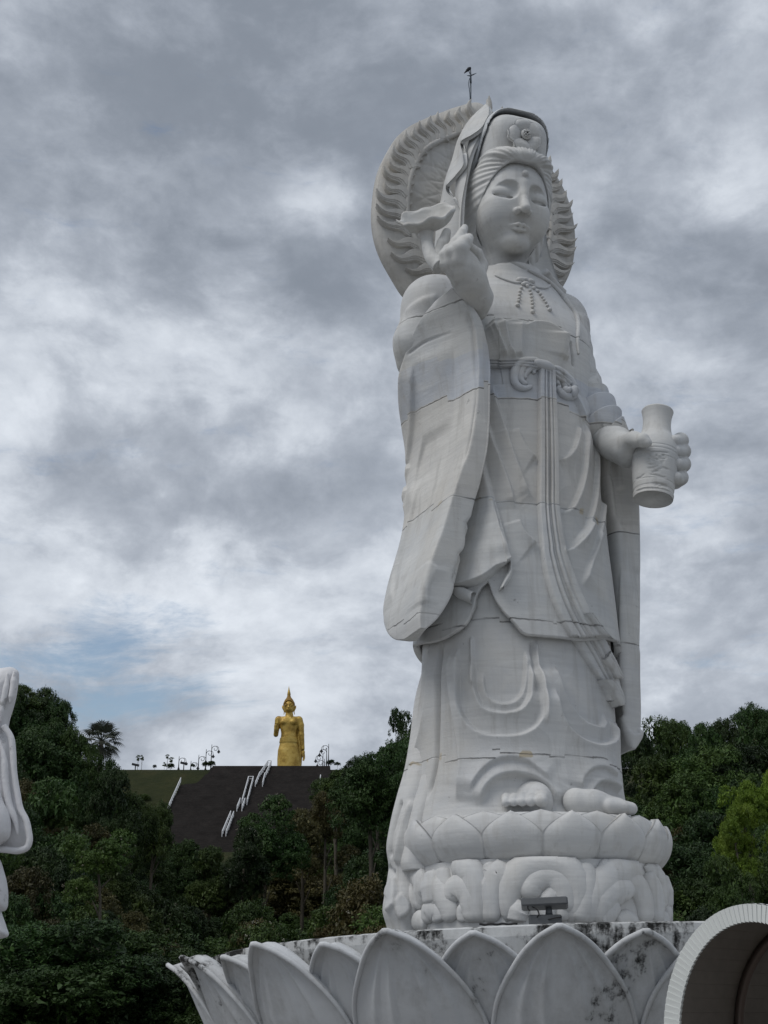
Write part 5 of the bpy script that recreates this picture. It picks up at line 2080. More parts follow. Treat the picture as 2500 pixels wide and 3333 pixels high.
# ------------------------------------------------------------------ arched canopy at the right edge
m, W = new_mat('white_sheet_metal')
geo = W.add('ShaderNodeNewGeometry')
nz_ = W.noise(geo.outputs['Position'], 3.0, 5, 0.6)
finish(W, W.mix(nz_, (0.60, 0.62, 0.60, 1), (0.72, 0.74, 0.72, 1)), 0.45, spec=0.35)
M_SHEET = m
m, W = new_mat('brown_ceiling')
geo = W.add('ShaderNodeNewGeometry')
nz_ = W.noise(W.vmath('MULTIPLY', geo.outputs['Position'], (8, 1, 8)), 2.0, 4, 0.6)
finish(W, W.mix(nz_, (0.15, 0.13, 0.11, 1), (0.24, 0.21, 0.18, 1)), 0.5, spec=0.3)
M_CEIL = m
m, W = new_mat('brown_steel')
finish(W, (0.13, 0.10, 0.085), 0.35, metal=0.5)
M_STEEL = m
CY0 = 6.9
kx = lambda px, py, Y: CAM + pix_dir(px, py) * (Y / pix_dir(px, py)[1])
apex = kx(2405, 2942, CY0)
lft = kx(2118, 3300, CY0)
CXc = apex[0] + 0.04
RO = CXc - lft[0]
ZS = lft[2] - 0.15
HO = apex[2] - ZS
can = empty('arched_canopy', (CXc, CY0, 0), math.radians(-40))
tag(can, 'white ribbed metal arch canopy with dark brown lining beside the pedestal', 'canopy')
NA = 64


def arch(a, k, dy):
    """point of the arch at angle a (0 right foot .. pi left foot), k scales the span inwards"""
    return np.array([RO * k * math.cos(a), dy, ZS + (HO - RO * (1 - k)) * math.sin(a)])


# ribbed fascia: narrow flat plates round the mouth, each tilted a little
for i in range(NA):
    a0, a1 = math.pi * i / NA, math.pi * (i + 0.992) / NA
    q = [arch(a0, 1.0, 0.0), arch(a1, 1.0, 0.005), arch(a1, 0.842, 0.007), arch(a0, 0.83, 0.004)]
    bk = [p + np.array([0, 0.02, 0]) for p in q]
    obj('fascia_plate', np.array(q + bk), [[0, 1, 2, 3][::-1], [4, 5, 6, 7], [0, 4, 5, 1], [1, 5, 6, 2], [2, 6, 7, 3], [3, 7, 4, 0]], M_SHEET, can, smooth=False)
LEN = 6.2
mb = MB()
n_a, n_y = 97, 2
aa2 = np.linspace(0, math.pi, n_a)
for k, flip in ((1.003, False), (0.975, True)):
    V_ = np.array([arch(a, k + (0.008 if j % 2 else 0), y) for y in (0.03, LEN) for j, a in enumerate(aa2)])
    f_ = grid_faces(2, n_a)
    mb.add(V_, f_ if flip else f_[:, ::-1])
mb.build('roof_sheet', M_SHEET, can)
for i in range(26):
    a0, a1 = math.pi * i / 26, math.pi * (i + 0.985) / 26
    for y0, y1 in ((0.05, 1.25), (1.26, 2.45), (2.46, 3.65), (3.66, 4.9), (4.91, LEN)):
        q = [arch(a0, 0.93, y0), arch(a1, 0.93, y0), arch(a1, 0.93, y1), arch(a0, 0.93, y1)]
        bk = [p * np.array([1.015, 1, 1]) + np.array([0, 0, 0.012]) for p in q]
        obj('lining_board', np.array(q + bk), [[0, 1, 2, 3], [4, 7, 6, 5], [0, 4, 5, 1], [1, 5, 6, 2], [2, 6, 7, 3], [3, 7, 4, 0]], M_CEIL, can, smooth=False)
for y in (0.75, 2.0, 3.3, 4.6, 5.9):
    mb = MB()
    mb.tube(np.array([arch(a, 0.88, y) for a in np.linspace(-0.02, math.pi + 0.02, 60)]), 0.028, 10)
    mb.build('arch_rib', M_STEEL, can, True)
for sx in (-1, 1):
    mb = MB()
    mb.tube([(sx * RO * 0.88, 0.2, ZS + 0.02), (sx * RO * 0.88, LEN * 0.98, ZS + 0.02)], 0.03, 10)
    mb.build('side_rail', M_STEEL, can, True)
    for y in (0.75, 2.0, 3.3, 4.6, 5.9):
        mb = MB()
        mb.tube([(sx * RO * 0.88, y, 0.0), (sx * RO * 0.88, y, ZS + 0.03)], 0.035, 10)
        mb.build('post', M_STEEL, can, True)
    mb = MB()
    mb.box((sx * RO * 0.965, 0.01, ZS / 2), (RO * 0.07 * 2.2, 0.03, ZS))
    mb.build('fascia_leg', M_SHEET, can)

# ------------------------------------------------------------------ part of a second white statue at the left edge
m, W = new_mat('white_painted_statue')
geo = W.add('ShaderNodeNewGeometry')
P_ = geo.outputs['Position']
nz_ = W.noise(P_, 2.0, 5, 0.6)
sp_ = W.smooth(W.noise(P_, 5.0, 6, 0.7), 0.58, 0.68, 0.0, 0.6)
col = W.mix(nz_, (0.62, 0.62, 0.64, 1), (0.74, 0.74, 0.75, 1))
col = W.mix(sp_, col, (0.20, 0.20, 0.19, 1))
finish(W, col, 0.55, W.noise(P_, 18, 4, 0.6), 0.008, spec=0.3)
M_WHITE2 = m
Y2 = 14.0
st2 = empty('attendant_statue', tuple(kx(-330, 3300, Y2) * [1, 1, 0]))
tag(st2, 'white statue cut off by the left edge, showing a wide hanging sleeve', 'statue')
O2 = np.array(st2.location)


def traced(pts, Yc, half, round_=0.5, n=120):
    """solid with a traced outline, swelling to half its thickness in the middle"""
    P = np.array([kx(u, v, Yc) for u, v in pts])
    P = np.concatenate([P, P[:1]])
    Q = catmull(P, n)[:-1]
    c = Q.mean(0)
    rows = []
    for k, dy in ((0.02, -1.0), (0.45, -0.93), (0.75, -0.75), (0.92, -0.45), (1.0, 0.0), (0.92, 0.45), (0.7, 0.8), (0.02, 1.0)):
        r = c + (Q - c) * k
        r[:, 1] = Yc + dy * half
        rows.append(r)
    return np.concatenate(rows) - O2, grid_faces(len(rows), n - 1, True)


v_, f_ = traced([(-60, 2172), (0, 2175), (40, 2172), (60, 2185), (58, 2225), (48, 2280), (30, 2340), (18, 2385), (-20, 2420), (-90, 2400), (-120, 2280)], Y2 + 0.1, 0.22)
obj('raised_sleeve', v_, f_, M_WHITE2, st2)
v_, f_ = traced([(-120, 2360), (-20, 2340), (22, 2368), (42, 2400), (48, 2450), (50, 2510), (62, 2580), (74, 2635), (92, 2665), (100, 2705), (104, 2738), (94, 2764), (70, 2777), (20, 2774), (-60, 2768), (-140, 2700)], Y2 + 0.15, 0.20)
obj('hanging_sleeve', v_, f_, M_WHITE2, st2)
mb = MB()
mb.tube(catmull([kx(u, v, Y2 - 0.02) - O2 for u, v in ((12, 2362), (36, 2402), (42, 2450), (45, 2510), (56, 2582), (68, 2637), (84, 2668), (93, 2706), (96, 2736), (88, 2758), (66, 2768), (20, 2766), (-40, 2760))], 90), 0.035, 10)
mb.build('sleeve_rim', M_WHITE2, st2, True)
for pts in (((-5, 2400), (12, 2460), (18, 2540), (30, 2620), (52, 2680), (58, 2720)), ((24, 2190), (20, 2240), (8, 2300), (2, 2350)), ((46, 2185), (44, 2230), (34, 2290))):
    mb = MB()
    mb.tube(catmull([kx(u, v, Y2 - 0.06) - O2 for u, v in pts], 40), np.interp(np.linspace(0, 1, 40), [0, 0.3, 0.8, 1], [0.01, 0.04, 0.04, 0.01]), 8)
    mb.build('sleeve_fold', M_WHITE2, st2, True)
v_, f_ = traced([(-90, 2540), (-10, 2560), (12, 2610), (30, 2650), (36, 2690), (28, 2730), (5, 2748), (-60, 2760), (-120, 2680)], Y2 - 0.12, 0.20)
obj('hand', v_, f_, M_WHITE2, st2)
v_, f_ = traced([(-90, 2740), (-4, 2790), (10, 2830), (22, 2880), (25, 2930), (20, 2962), (-10, 2968), (-80, 2960)], Y2 + 0.05, 0.2)
obj('sash_fold', v_, f_, M_WHITE2, st2)
v_, f_ = traced([(-90, 2900), (-6, 2950), (8, 2985), (20, 3020), (26, 3048), (10, 3054), (-60, 3040), (-120, 2990)], Y2 + 0.08, 0.2)
obj('sash_end', v_, f_, M_WHITE2, st2)
zz2 = np.linspace(0, 5.8, 60)
wr = np.interp(zz2, [0, 0.6, 0.7, 2.2, 3.3, 4.2, 4.75, 4.95, 5.1, 5.5, 5.8], [1.0, 1.0, 0.62, 0.50, 0.46, 0.55, 0.5, 0.2, 0.28, 0.26, 0.05])
th = np.linspace(0, 2 * math.pi, 64, endpoint=False)
fold = 1 + 0.04 * np.sin(th * 9)[None] * np.clip((5.5 - zz2[:, None]) / 3, 0, 1)
V = np.stack([wr[:, None] * fold * np.cos(th), wr[:, None] * 0.8 * fold * np.sin(th), np.repeat(zz2[:, None], 64, 1)], -1).reshape(-1, 3)
obj('body', V, grid_faces(60, 64, True), M_WHITE2, st2)
# ------------------------------------------------------------------ ground, hill and paved slope
def smooth01(x):
    x = np.clip(x, 0, 1)
    return x * x * (3 - 2 * x)


def at(px, py, Y):
    d = pix_dir(px, py)
    return CAM + d * (Y / d[1])


Y_TOP, E_TOP, Y_BOT, E_BOT = 290.0, 9.85, 252.0, 6.55
Z_TOP = CAM[2] + Y_TOP * math.tan(math.radians(E_TOP))
Z_BOT = CAM[2] + Y_BOT * math.tan(math.radians(E_BOT))
SLOPE = (Z_TOP - Z_BOT) / (Y_TOP - Y_BOT)


def terrain(X, Y):
    X, Y = np.asarray(X, float), np.asarray(Y, float)
    b = X / np.maximum(Y, 1)
    es = np.interp(Y, [30, 42, 55, 72, 92, 130, 200, 300, 400], [-2.8, -2.2, 0.2, 4.2, 7.0, 8.6, 9.4, 9.8, 7.5])
    ec = np.interp(Y, [30, 45, 60, 100, 150, 200, 240, 252], [-2.8, -2.0, -1.4, 0.4, 2.3, 4.2, 5.9, 6.35])
    zc_ = CAM[2] + Y * np.tan(np.radians(ec))
    zc_ = np.where(Y > 252, np.minimum(Z_BOT + SLOPE * (Y - Y_BOT), Z_TOP) - 0.7, zc_)
    zs_ = CAM[2] + Y * np.tan(np.radians(es))
    wl = smooth01((-0.150 - b) / 0.07)
    wr = smooth01((b + 0.035) / 0.085)
    far = smooth01((Y - 200) / 60)
    wr = wr * (1 - far) + far * smooth01((b - 0.03) / 0.06)
    wl = wl * (1 - far) + far * smooth01((-0.24 - b) / 0.08)
    w = np.clip(wl + wr, 0, 1)
    z = zc_ * (1 - w) + zs_ * w
    z = np.where(Y > Y_TOP, np.minimum(z, Z_TOP - 0.7), z)
    return np.where(Y < 42, np.minimum(z, 0.0), np.maximum(z, 0.0)) * np.clip((Y - 36) / 6, 0, 1)


m, W = new_mat('plaza_paving')
geo = W.add('ShaderNodeNewGeometry')
P_ = geo.outputs['Position']
br = W.add('ShaderNodeTexBrick')
W.put(br.inputs['Vector'], P_)
br.inputs['Scale'].default_value = 1.6
br.inputs['Color1'].default_value = (0.20, 0.19, 0.18, 1)
br.inputs['Color2'].default_value = (0.25, 0.24, 0.225, 1)
br.inputs['Mortar'].default_value = (0.10, 0.10, 0.095, 1)
br.inputs['Mortar Size'].default_value = 0.012
finish(W, W.mix(W.smooth(W.noise(P_, 0.6, 6, 0.6), 0.3, 0.7, 0, 0.5), br.outputs[0], (0.12, 0.12, 0.11, 1)), 0.8)
M_PLAZA = m
m, W = new_mat('hill_soil_and_grass')
geo = W.add('ShaderNodeNewGeometry')
P_ = geo.outputs['Position']
n1 = W.noise(P_, 0.12, 6, 0.65)
n2 = W.noise(P_, 0.9, 5, 0.65)
c_ = W.ramp(n1, [(0.35, (0.018, 0.024, 0.009)), (0.55, (0.032, 0.036, 0.014)), (0.7, (0.052, 0.045, 0.020))])
finish(W, W.mix(W.smooth(n2, 0.35, 0.7, 0, 0.6), c_, (0.020, 0.024, 0.010, 1)), 0.95, n2, 0.3, spec=0.1)
M_HILL = m

ys = np.concatenate([np.array([-60, -20, 0, 15, 28, 36]), np.linspace(38, 130, 60), np.linspace(133, 300, 70), np.linspace(304, 420, 16), [520, 800, 1400, 2600]])
xs = np.concatenate([[-1400, -700, -400, -260], np.linspace(-200, 200, 161), [260, 400, 700, 1400]])
GX, GY = np.meshgrid(xs, ys)
GZ = terrain(GX, GY)
far_ = GY > 420
GZ = np.where(far_, np.interp(GY, [420, 800, 2600], [20.0, 2.0, 0.0]), GZ)
GZ += np.where((GY > 45) & (GY < 245), 0.25 * np.sin(GX * 0.5 + GY * 0.31) * np.sin(GX * 0.23 - GY * 0.4), 0)
V = np.stack([GX, GY, GZ - np.where(GY < 36, 0.02, 0.0)], -1).reshape(-1, 3)
hill = obj('hill', V, grid_faces(len(ys), len(xs)), M_HILL)
tag(hill, kind='structure')
ground = obj('plaza', [(-60, -40, 0.0), (60, -40, 0.0), (60, 34, 0.0), (-60, 34, 0.0)], [[0, 1, 2, 3]], M_PLAZA, smooth=False)
tag(ground, kind='structure')

m, W = new_mat('dark_slope_paving')
geo = W.add('ShaderNodeNewGeometry')
P_ = geo.outputs['Position']
x, y, z = W.sep(P_)
n1 = W.noise(W.vmath('MULTIPLY', P_, (0.35, 0.05, 0.6)), 1.0, 6, 0.65)
n2 = W.noise(P_, 1.7, 5, 0.7)
crs = W.n.new('ShaderNodeTexWave')
crs.wave_type, crs.bands_direction = 'BANDS', 'Z'
W.put(crs.inputs['Vector'], P_)
crs.inputs['Scale'].default_value = 0.55
crs.inputs['Distortion'].default_value = 1.5
crs.inputs['Detail'].default_value = 3
c_ = W.ramp(n1, [(0.3, (0.013, 0.0118, 0.0112)), (0.55, (0.021, 0.019, 0.018)), (0.75, (0.032, 0.029, 0.027))])
c_ = W.mix(W.smooth(crs.outputs[1], 0.7, 0.95, 0, 0.35), c_, (0.016, 0.013, 0.012, 1))
finish(W, W.mix(W.smooth(n2, 0.45, 0.75, 0, 0.5), c_, (0.038, 0.032, 0.028, 1)), 0.95, n2, 0.2, spec=0.04)
M_SLOPE = m


def on_slope(px, py, up=0.0):
    """point of the paved slope's plane at a photo point"""
    d = pix_dir(px, py)
    # z = Z_BOT + SLOPE (y - Y_BOT) + up
    t = (Z_BOT - SLOPE * Y_BOT + up - CAM[2]) / (d[2] - SLOPE * d[1])
    return CAM + d * t


def zc3(u, v):
    return (380 + u / 2.0738, 2200 + v / 2.0738)


edge_l = [zc3(u, v) for u, v in [(650, 612), (600, 670), (545, 715), (440, 735), (400, 800), (345, 890), (335, 960), (300, 1060), (250, 1300)]]
edge_r = [zc3(u, v) for u, v in [(1440, 612), (1450, 680), (1455, 740), (1460, 800), (1470, 860), (1480, 900), (1490, 960), (1500, 1060), (1500, 1300)]]
nl, nw = 200, 60
A_, B_ = catmull(edge_l, nl), catmull(edge_r, nl)
rowsV = []
for i in range(nl):
    a, b = on_slope(*A_[i]), on_slope(*B_[i])
    for k in range(nw):
        s = k / (nw - 1)
        p = a * (1 - s) + b * s
        # shallow benches between the tiers of paving
        p = p + np.array([0, 0, 0.45 * (math.fmod(p[2] + 50, 3.1) / 3.1 - 0.5)])
        rowsV.append(p)
back = [at(u, 2491, Y_TOP + 22) for u in np.linspace(edge_l[0][0], edge_r[0][0], nw)]
rowsV = [np.array([p[0], p[1], Z_TOP]) for p in back] + rowsV
slope = obj('paved_slope', np.array(rowsV), grid_faces(nl + 1, nw), M_SLOPE)
tag(slope, kind='structure')

# ------------------------------------------------------------------ white stair railings on the slope
m, W = new_mat('white_rail_paint')
finish(W, (0.62, 0.63, 0.64), 0.5)
M_RAIL = m
RW = 0.105


def railing(p, q, n, label, h=1.05):
    a, b = on_slope(*zc3(*p), h), on_slope(*zc3(*q), h)
    root = empty('stair_railing', tuple(b - [0, 0, h]))
    o = np.array(root.location)
    for k, dz in (('top_rail', 0.0), ('mid_rail', -0.35), ('low_rail', -0.70)):
        mb = MB()
        mb.tube([a + [0, 0, dz] - o, b + [0, 0, dz] - o], RW if dz == 0 else RW * 0.6, 6)
        mb.build(k, M_RAIL, root)
    for i in range(n + 1):
        t = i / n
        c = a * (1 - t) + b * t - o
        mb = MB()
        mb.tube([c + [0, 0, 0.02], c - [0, 0, h + 0.1]], RW * 0.9, 6)
        mb.build('post', M_RAIL, root)
    tag(root, label, 'railing', 'white railings on the dark slope')
    return root


for p, q, n, lab in [((1020, 572), (968, 650), 5, 'left white railing of the topmost stair flight on the dark slope'), ((1043, 572), (1005, 655), 5, 'right white railing of the topmost stair flight, below the gold statue'),
                     ((966, 648), (936, 718), 4, 'left white railing of the second stair flight from the top'), ((1000, 655), (985, 718), 4, 'right white railing of the second stair flight from the top'),
                     ((890, 679), (846, 835), 9, 'left white railing of the long middle stair flight'), ((922, 679), (880, 835), 9, 'right white railing of the long middle stair flight'),
                     ((834, 825), (812, 880), 3, 'left white railing of the short flight under the long middle one'), ((866, 825), (846, 880), 3, 'right white railing of the short flight under the long middle one'),
                     ((770, 912), (712, 1048), 8, 'left white railing of the lowest visible stair flight'), ((790, 915), (738, 1046), 8, 'right white railing of the lowest visible stair flight'),
                     ((433, 688), (346, 880), 11, 'white railing alone at the left edge of the dark slope'), ((1376, 668), (1366, 780), 7, 'white railing alone at the right edge of the dark slope')]:
    railing(p, q, n, lab)
# cross bars that close the head of the flights
for p, q, lab in [((1020, 572), (1043, 572), 'white gate bar across the head of the topmost stair flight'), ((890, 679), (922, 679), 'white gate bar across the head of the long middle stair flight')]:
    mb = MB()
    a, b = on_slope(*zc3(*p), 1.05), on_slope(*zc3(*q), 1.05)
    mb.tube([a, b], RW, 6)
    mb.tube([a - [0, 0, 0.5], b - [0, 0, 0.5]], RW * 0.6, 6)
    tag(mb.build('gate_bar', M_RAIL), lab, 'railing')

# ------------------------------------------------------------------ gold standing statue on the crest
m, W = new_mat('gold_paint')
geo = W.add('ShaderNodeNewGeometry')
P_ = geo.outputs['Position']
n1 = W.noise(P_, 0.55, 5, 0.62)
n2 = W.noise(P_, 2.4, 5, 0.65)
c_ = W.ramp(n1, [(0.36, (0.30, 0.185, 0.035)), (0.5, (0.50, 0.335, 0.075)), (0.66, (0.60, 0.43, 0.12))])
b_ = finish(W, W.mix(W.smooth(n2, 0.56, 0.74, 0, 0.6), c_, (0.22, 0.13, 0.03, 1)), 0.48, n2, 0.05, metal=0.35, spec=0.4)
M_GOLD = m
YB = 297.0
gold = empty('gold_statue', tuple(at(942, 2500, YB) * [1, 1, 0] + [0, 0, Z_TOP - 2.2]))
tag(gold, 'gold standing statue with raised right hand and pointed flame crown on the hilltop', 'statue')
GO = np.array(gold.location)
GB = at(942, 2500, YB)
GS = 6.381 * FPX / (YB * math.cos(PITCH) + (GB[2] - CAM[2]) * math.sin(PITCH))


def G(u, v, dy=0.0):
    """point of the gold statue at a spot of the close view, dy in metres towards the camera"""
    p = at(840 + u / 6.381, 2220 + v / 6.381, YB)
    return np.array([p[0], YB - dy, p[2]]) - GO


def gm(px):
    return px / GS


def ellchain(X, Y, Z, rows):
    """upright body: rows of (v, u centre, half width px, depth ratio, dy)"""
    zs_ = np.array([G(r[1], r[0])[2] for r in rows])
    o = np.argsort(zs_)
    zz = zs_[o]
    cx_ = np.interp(Z, zz, np.array([G(r[1], r[0])[0] for r in rows])[o])
    hw = np.interp(Z, zz, np.array([gm(r[2]) for r in rows])[o])
    dp = np.interp(Z, zz, np.array([gm(r[2]) * r[3] for r in rows])[o])
    cy_ = np.interp(Z, zz, np.array([G(r[1], r[0], r[4])[1] for r in rows])[o])
    k = np.sqrt(((X - cx_) / hw)**2 + ((Y - cy_) / dp)**2)
    d = (k - 1) * np.minimum(hw, dp)
    return np.maximum(d, np.maximum(zz[0] - Z, Z - zz[-1]))


def g_body(X, Y, Z):
    d = ellchain(X, Y, Z, [(1960, 645, 240, 0.55, 0), (1745, 642, 243, 0.55, 0), (1600, 638, 240, 0.55, 0), (1420, 636, 225, 0.55, 0), (1260, 640, 185, 0.58, 0), (1180, 642, 172, 0.6, 0.05)])
    tor = ellchain(X, Y, Z, [(1250, 642, 184, 0.58, 0), (1180, 642, 172, 0.62, 0.1), (1060, 642, 162, 0.66, 0.1), (960, 642, 182, 0.62, 0.1), (860, 642, 215, 0.56, 0.1), (770, 645, 245, 0.48, 0), (725, 645, 200, 0.42, 0)])
    d = s_un(d, tor, 0.45)
    # neck
    d = s_un(d, s_cap(X, Y, Z, G(650, 720), G(648, 620), gm(88), gm(76)), 0.25)
    for u in (545, 735):
        d = s_un(d, s_ell(X, Y, Z, G(u, 850, 1.0), (0.85, 0.55, 0.62)), 0.35)
    d = s_un(d, s_ell(X, Y, Z, G(640, 1120, 0.75), (1.05, 0.5, 0.75)), 0.35)
    # pleat down the skirt and the belt
    d = s_sub(d, s_cap(X, Y, Z, G(655, 1270, 1.62), G(655, 1740, 1.62), 0.10, 0.10), 0.06)
    d = s_sub(d, s_cap(X, Y, Z, G(585, 1290, 1.55), G(580, 1740, 1.55), 0.06, 0.06), 0.05)
    d = s_un(d, s_chain(X, Y, Z, [G(480, 1215, 0.5), G(560, 1240, 1.0), G(640, 1255, 1.15), G(720, 1240, 1.0), G(800, 1205, 0.5)], [0.12, 0.13, 0.14, 0.13, 0.12]), 0.08)
    # shoulders and the hanging left arm
    d = s_un(d, s_chain(X, Y, Z, [G(850, 790), G(890, 900, 0.1), G(902, 1100, 0.1), G(935, 1390, 0.1)], [gm(82), gm(66), gm(58), gm(36)], 0.2), 0.25)
    # right upper arm and raised forearm
    d = s_un(d, s_chain(X, Y, Z, [G(430, 785), G(395, 930, 0.1), G(375, 1100, 0.5)], [gm(80), gm(58), gm(50)], 0.2), 0.25)
    d = s_un(d, s_chain(X, Y, Z, [G(375, 1100, 0.5), G(385, 1000, 1.3), G(392, 930, 1.7)], [gm(48), gm(42), gm(32)], 0.2), 0.12)
    return d


v_, f_ = sdf_mesh(g_body, G(250, 1960) - [0, 3.0, 0.2], G(1050, 560) + [0, 3.0, 0.2], 0.12)
gb = obj('body', v_, f_, M_GOLD, gold)


def g_robe(X, Y, Z):
    P, Q = G(830, 860, -0.3), G(865, 1960, -0.3)
    t = np.clip((P[2] - Z) / (P[2] - Q[2]), 0, 1)
    cx_ = P[0] + (Q[0] - P[0]) * t + 0.55 * np.sin(np.clip(t * 1.15, 0, 1) * math.pi) * 0.4
    w = gm(np.interp(t, [0, 0.3, 0.6, 0.8, 1], [45, 60, 52, 40, 36]))
    d = np.maximum(np.sqrt(((X - cx_) / w)**2 + ((Y - P[1]) / 0.55)**2) - 1, 0) * 0.5 + np.minimum(np.sqrt(((X - cx_) / w)**2 + ((Y - P[1]) / 0.55)**2) - 1, 0) * 0.4
    return np.maximum(d, np.maximum(Z - P[2], Q[2] - Z))


v_, f_ = sdf_mesh(g_robe, G(720, 1970) - [0, 1.2, 0.2], G(960, 840) + [0, 1.4, 0.3], 0.11)
obj('robe_panel', v_, f_, M_GOLD, gold)


def g_head(X, Y, Z):
    d = s_ell(X, Y, Z, G(643, 520), (gm(116), 1.35, gm(150)))
    d = s_un(d, s_ell(X, Y, Z, G(643, 590, 0.2), (gm(84), 1.1, gm(75))), 0.3)
    for q in (-1, 1):
        d = s_sub(d, s_ell(X, Y, Z, G(643 + 52 * q, 500, 1.55), (0.42, 0.42, 0.30)), 0.05)
        d = s_un(d, s_ell(X, Y, Z, G(643 + 54 * q, 508, 0.98), (0.40, 0.36, 0.20)), 0.06)
        d = s_sub(d, s_chain(X, Y, Z, [G(643 + 25 * q, 522, 1.36), G(643 + 55 * q, 528, 1.36), G(643 + 88 * q, 512, 1.1)], [0.05, 0.06, 0.05]), 0.03)
        d = s_un(d, s_chain(X, Y, Z, [G(643 + 16 * q, 492, 1.40), G(643 + 48 * q, 462, 1.34), G(643 + 96 * q, 492, 1.05)], [0.06, 0.08, 0.05]), 0.05)
    d = s_un(d, s_chain(X, Y, Z, [G(643, 480, 1.3), G(640, 555, 1.62)], [0.12, 0.22]), 0.1)
    d = s_un(d, s_chain(X, Y, Z, [G(604, 585, 1.28), G(640, 596, 1.42), G(676, 585, 1.28)], [0.06, 0.12, 0.06]), 0.05)
    d = s_sub(d, s_chain(X, Y, Z, [G(590, 588, 1.34), G(640, 600, 1.54), G(690, 588, 1.34)], [0.04, 0.05, 0.04]), 0.03)
    return d


v_, f_ = sdf_mesh(g_head, G(480, 700) - [0, 2.1, 0], G(800, 360) + [0, 1.8, 0.2], 0.055)
gh = obj('head', v_, f_, M_GOLD, gold)
m, W = new_mat('gold_brown_hair')
geo = W.add('ShaderNodeNewGeometry')
vo = W.add('ShaderNodeTexVoronoi')
W.put(vo.inputs['Vector'], geo.outputs['Position'])
vo.inputs['Scale'].default_value = 5.0
finish(W, (0.27, 0.16, 0.04), 0.6, vo.outputs[0], 0.10, metal=0.2)
M_GHAIR = m


def g_hair(X, Y, Z):
    d = s_ell(X, Y, Z, G(644, 470, -0.12), (gm(125), 1.52, gm(118)))
    d = s_sub(d, s_ell(X, Y, Z, G(643, 505, 1.15), (gm(108), 1.0, gm(108))), 0.06)
    d = s_un(d, s_cap(X, Y, Z, G(643, 370), G(642, 310), gm(78), gm(42)), 0.5)
    return d


v_, f_ = sdf_mesh(g_hair, G(490, 620) - [0, 1.9, 0], G(800, 270) + [0, 2.0, 0.3], 0.075)
obj('hair', v_, f_, M_GHAIR, gh)
pts = [G(642, v) for v in (300, 285, 262, 235, 200, 160, 120, 85)]
v_, f_ = tube(np.array(pts), [gm(q) for q in (26, 34, 38, 34, 26, 15, 8, 1)], 16)
obj('flame_crown', v_, f_, M_GOLD, gh)
for q, us in ((-1, (508, 520, 545, 538)), (1, (782, 770, 748, 762))):
    mb = MB()
    v_, f_ = tube(catmull([G(us[0], 488, -0.1), G(us[1], 540, 0.05), G(us[2], 610, 0.1), G(us[3], 680, 0.1)], 20), np.interp(np.linspace(0, 1, 20), [0, 0.2, 0.6, 1], [0.10, 0.24, 0.15, 0.06]), 10)
    obj('ear', v_, f_, M_GOLD, gh)


def hand_up(X, Y, Z):
    d = s_ell(X, Y, Z, G(396, 885, 1.85), (0.42, 0.20, 0.42))
    for k, (u, v) in enumerate(((372, 815), (390, 800), (408, 800), (424, 812))):
        d = s_un(d, s_cap(X, Y, Z, G(374 + k * 15, 880, 1.85), G(u, v, 1.95), 0.15, 0.10), 0.04)
    return s_un(d, s_cap(X, Y, Z, G(420, 900, 1.9), G(432, 850, 2.05), 0.14, 0.09), 0.05)


v_, f_ = sdf_mesh(hand_up, G(330, 980) - [0, 3.2, 0], G(470, 770) + [0, 0.2, 0], 0.06)
obj('raised_hand', v_, f_, M_GOLD, gold)


def hand_down(X, Y, Z):
    d = s_ell(X, Y, Z, G(945, 1460, 0.1), (0.34, 0.20, 0.55))
    for k, (u, v) in enumerate(((970, 1600), (958, 1630), (945, 1640), (930, 1630))):
        d = s_un(d, s_chain(X, Y, Z, [G(962 - k * 11, 1490, 0.1), G(968 - k * 8, 1560, 0.1), G(u, v, 0.2)], [0.14, 0.12, 0.08]), 0.04)
    return s_un(d, s_chain(X, Y, Z, [G(925, 1450, 0.2), G(918, 1510, 0.3), G(925, 1570, 0.3)], [0.15, 0.12, 0.08]), 0.04)


v_, f_ = sdf_mesh(hand_down, G(880, 1680) - [0, 1.2, 0], G(1010, 1370) + [0, 1.0, 0], 0.06)
obj('lowered_hand', v_, f_, M_GOLD, gold)
v_, f_ = tube(catmull([G(720, 705, 0.9), G(705, 760, 1.15), G(690, 820, 1.35), (G(690, 860, 1.55))], 20), 0.055, 6)
obj('robe_seam', v_, f_, M_GHAIR, gold)

# ------------------------------------------------------------------ crest: scroll lamps, spotlights, clipped shrubs, planters
m, W = new_mat('dark_iron')
finish(W, (0.03, 0.032, 0.036), 0.5, metal=0.3)
M_IRON = m
m, W = new_mat('lamp_milk_glass')
finish(W, (0.35, 0.36, 0.36), 0.3)
M_MILK = m
YL = 291.5


def crest(u, v, Y=YL):
    return at(*zc3(u, v), Y)


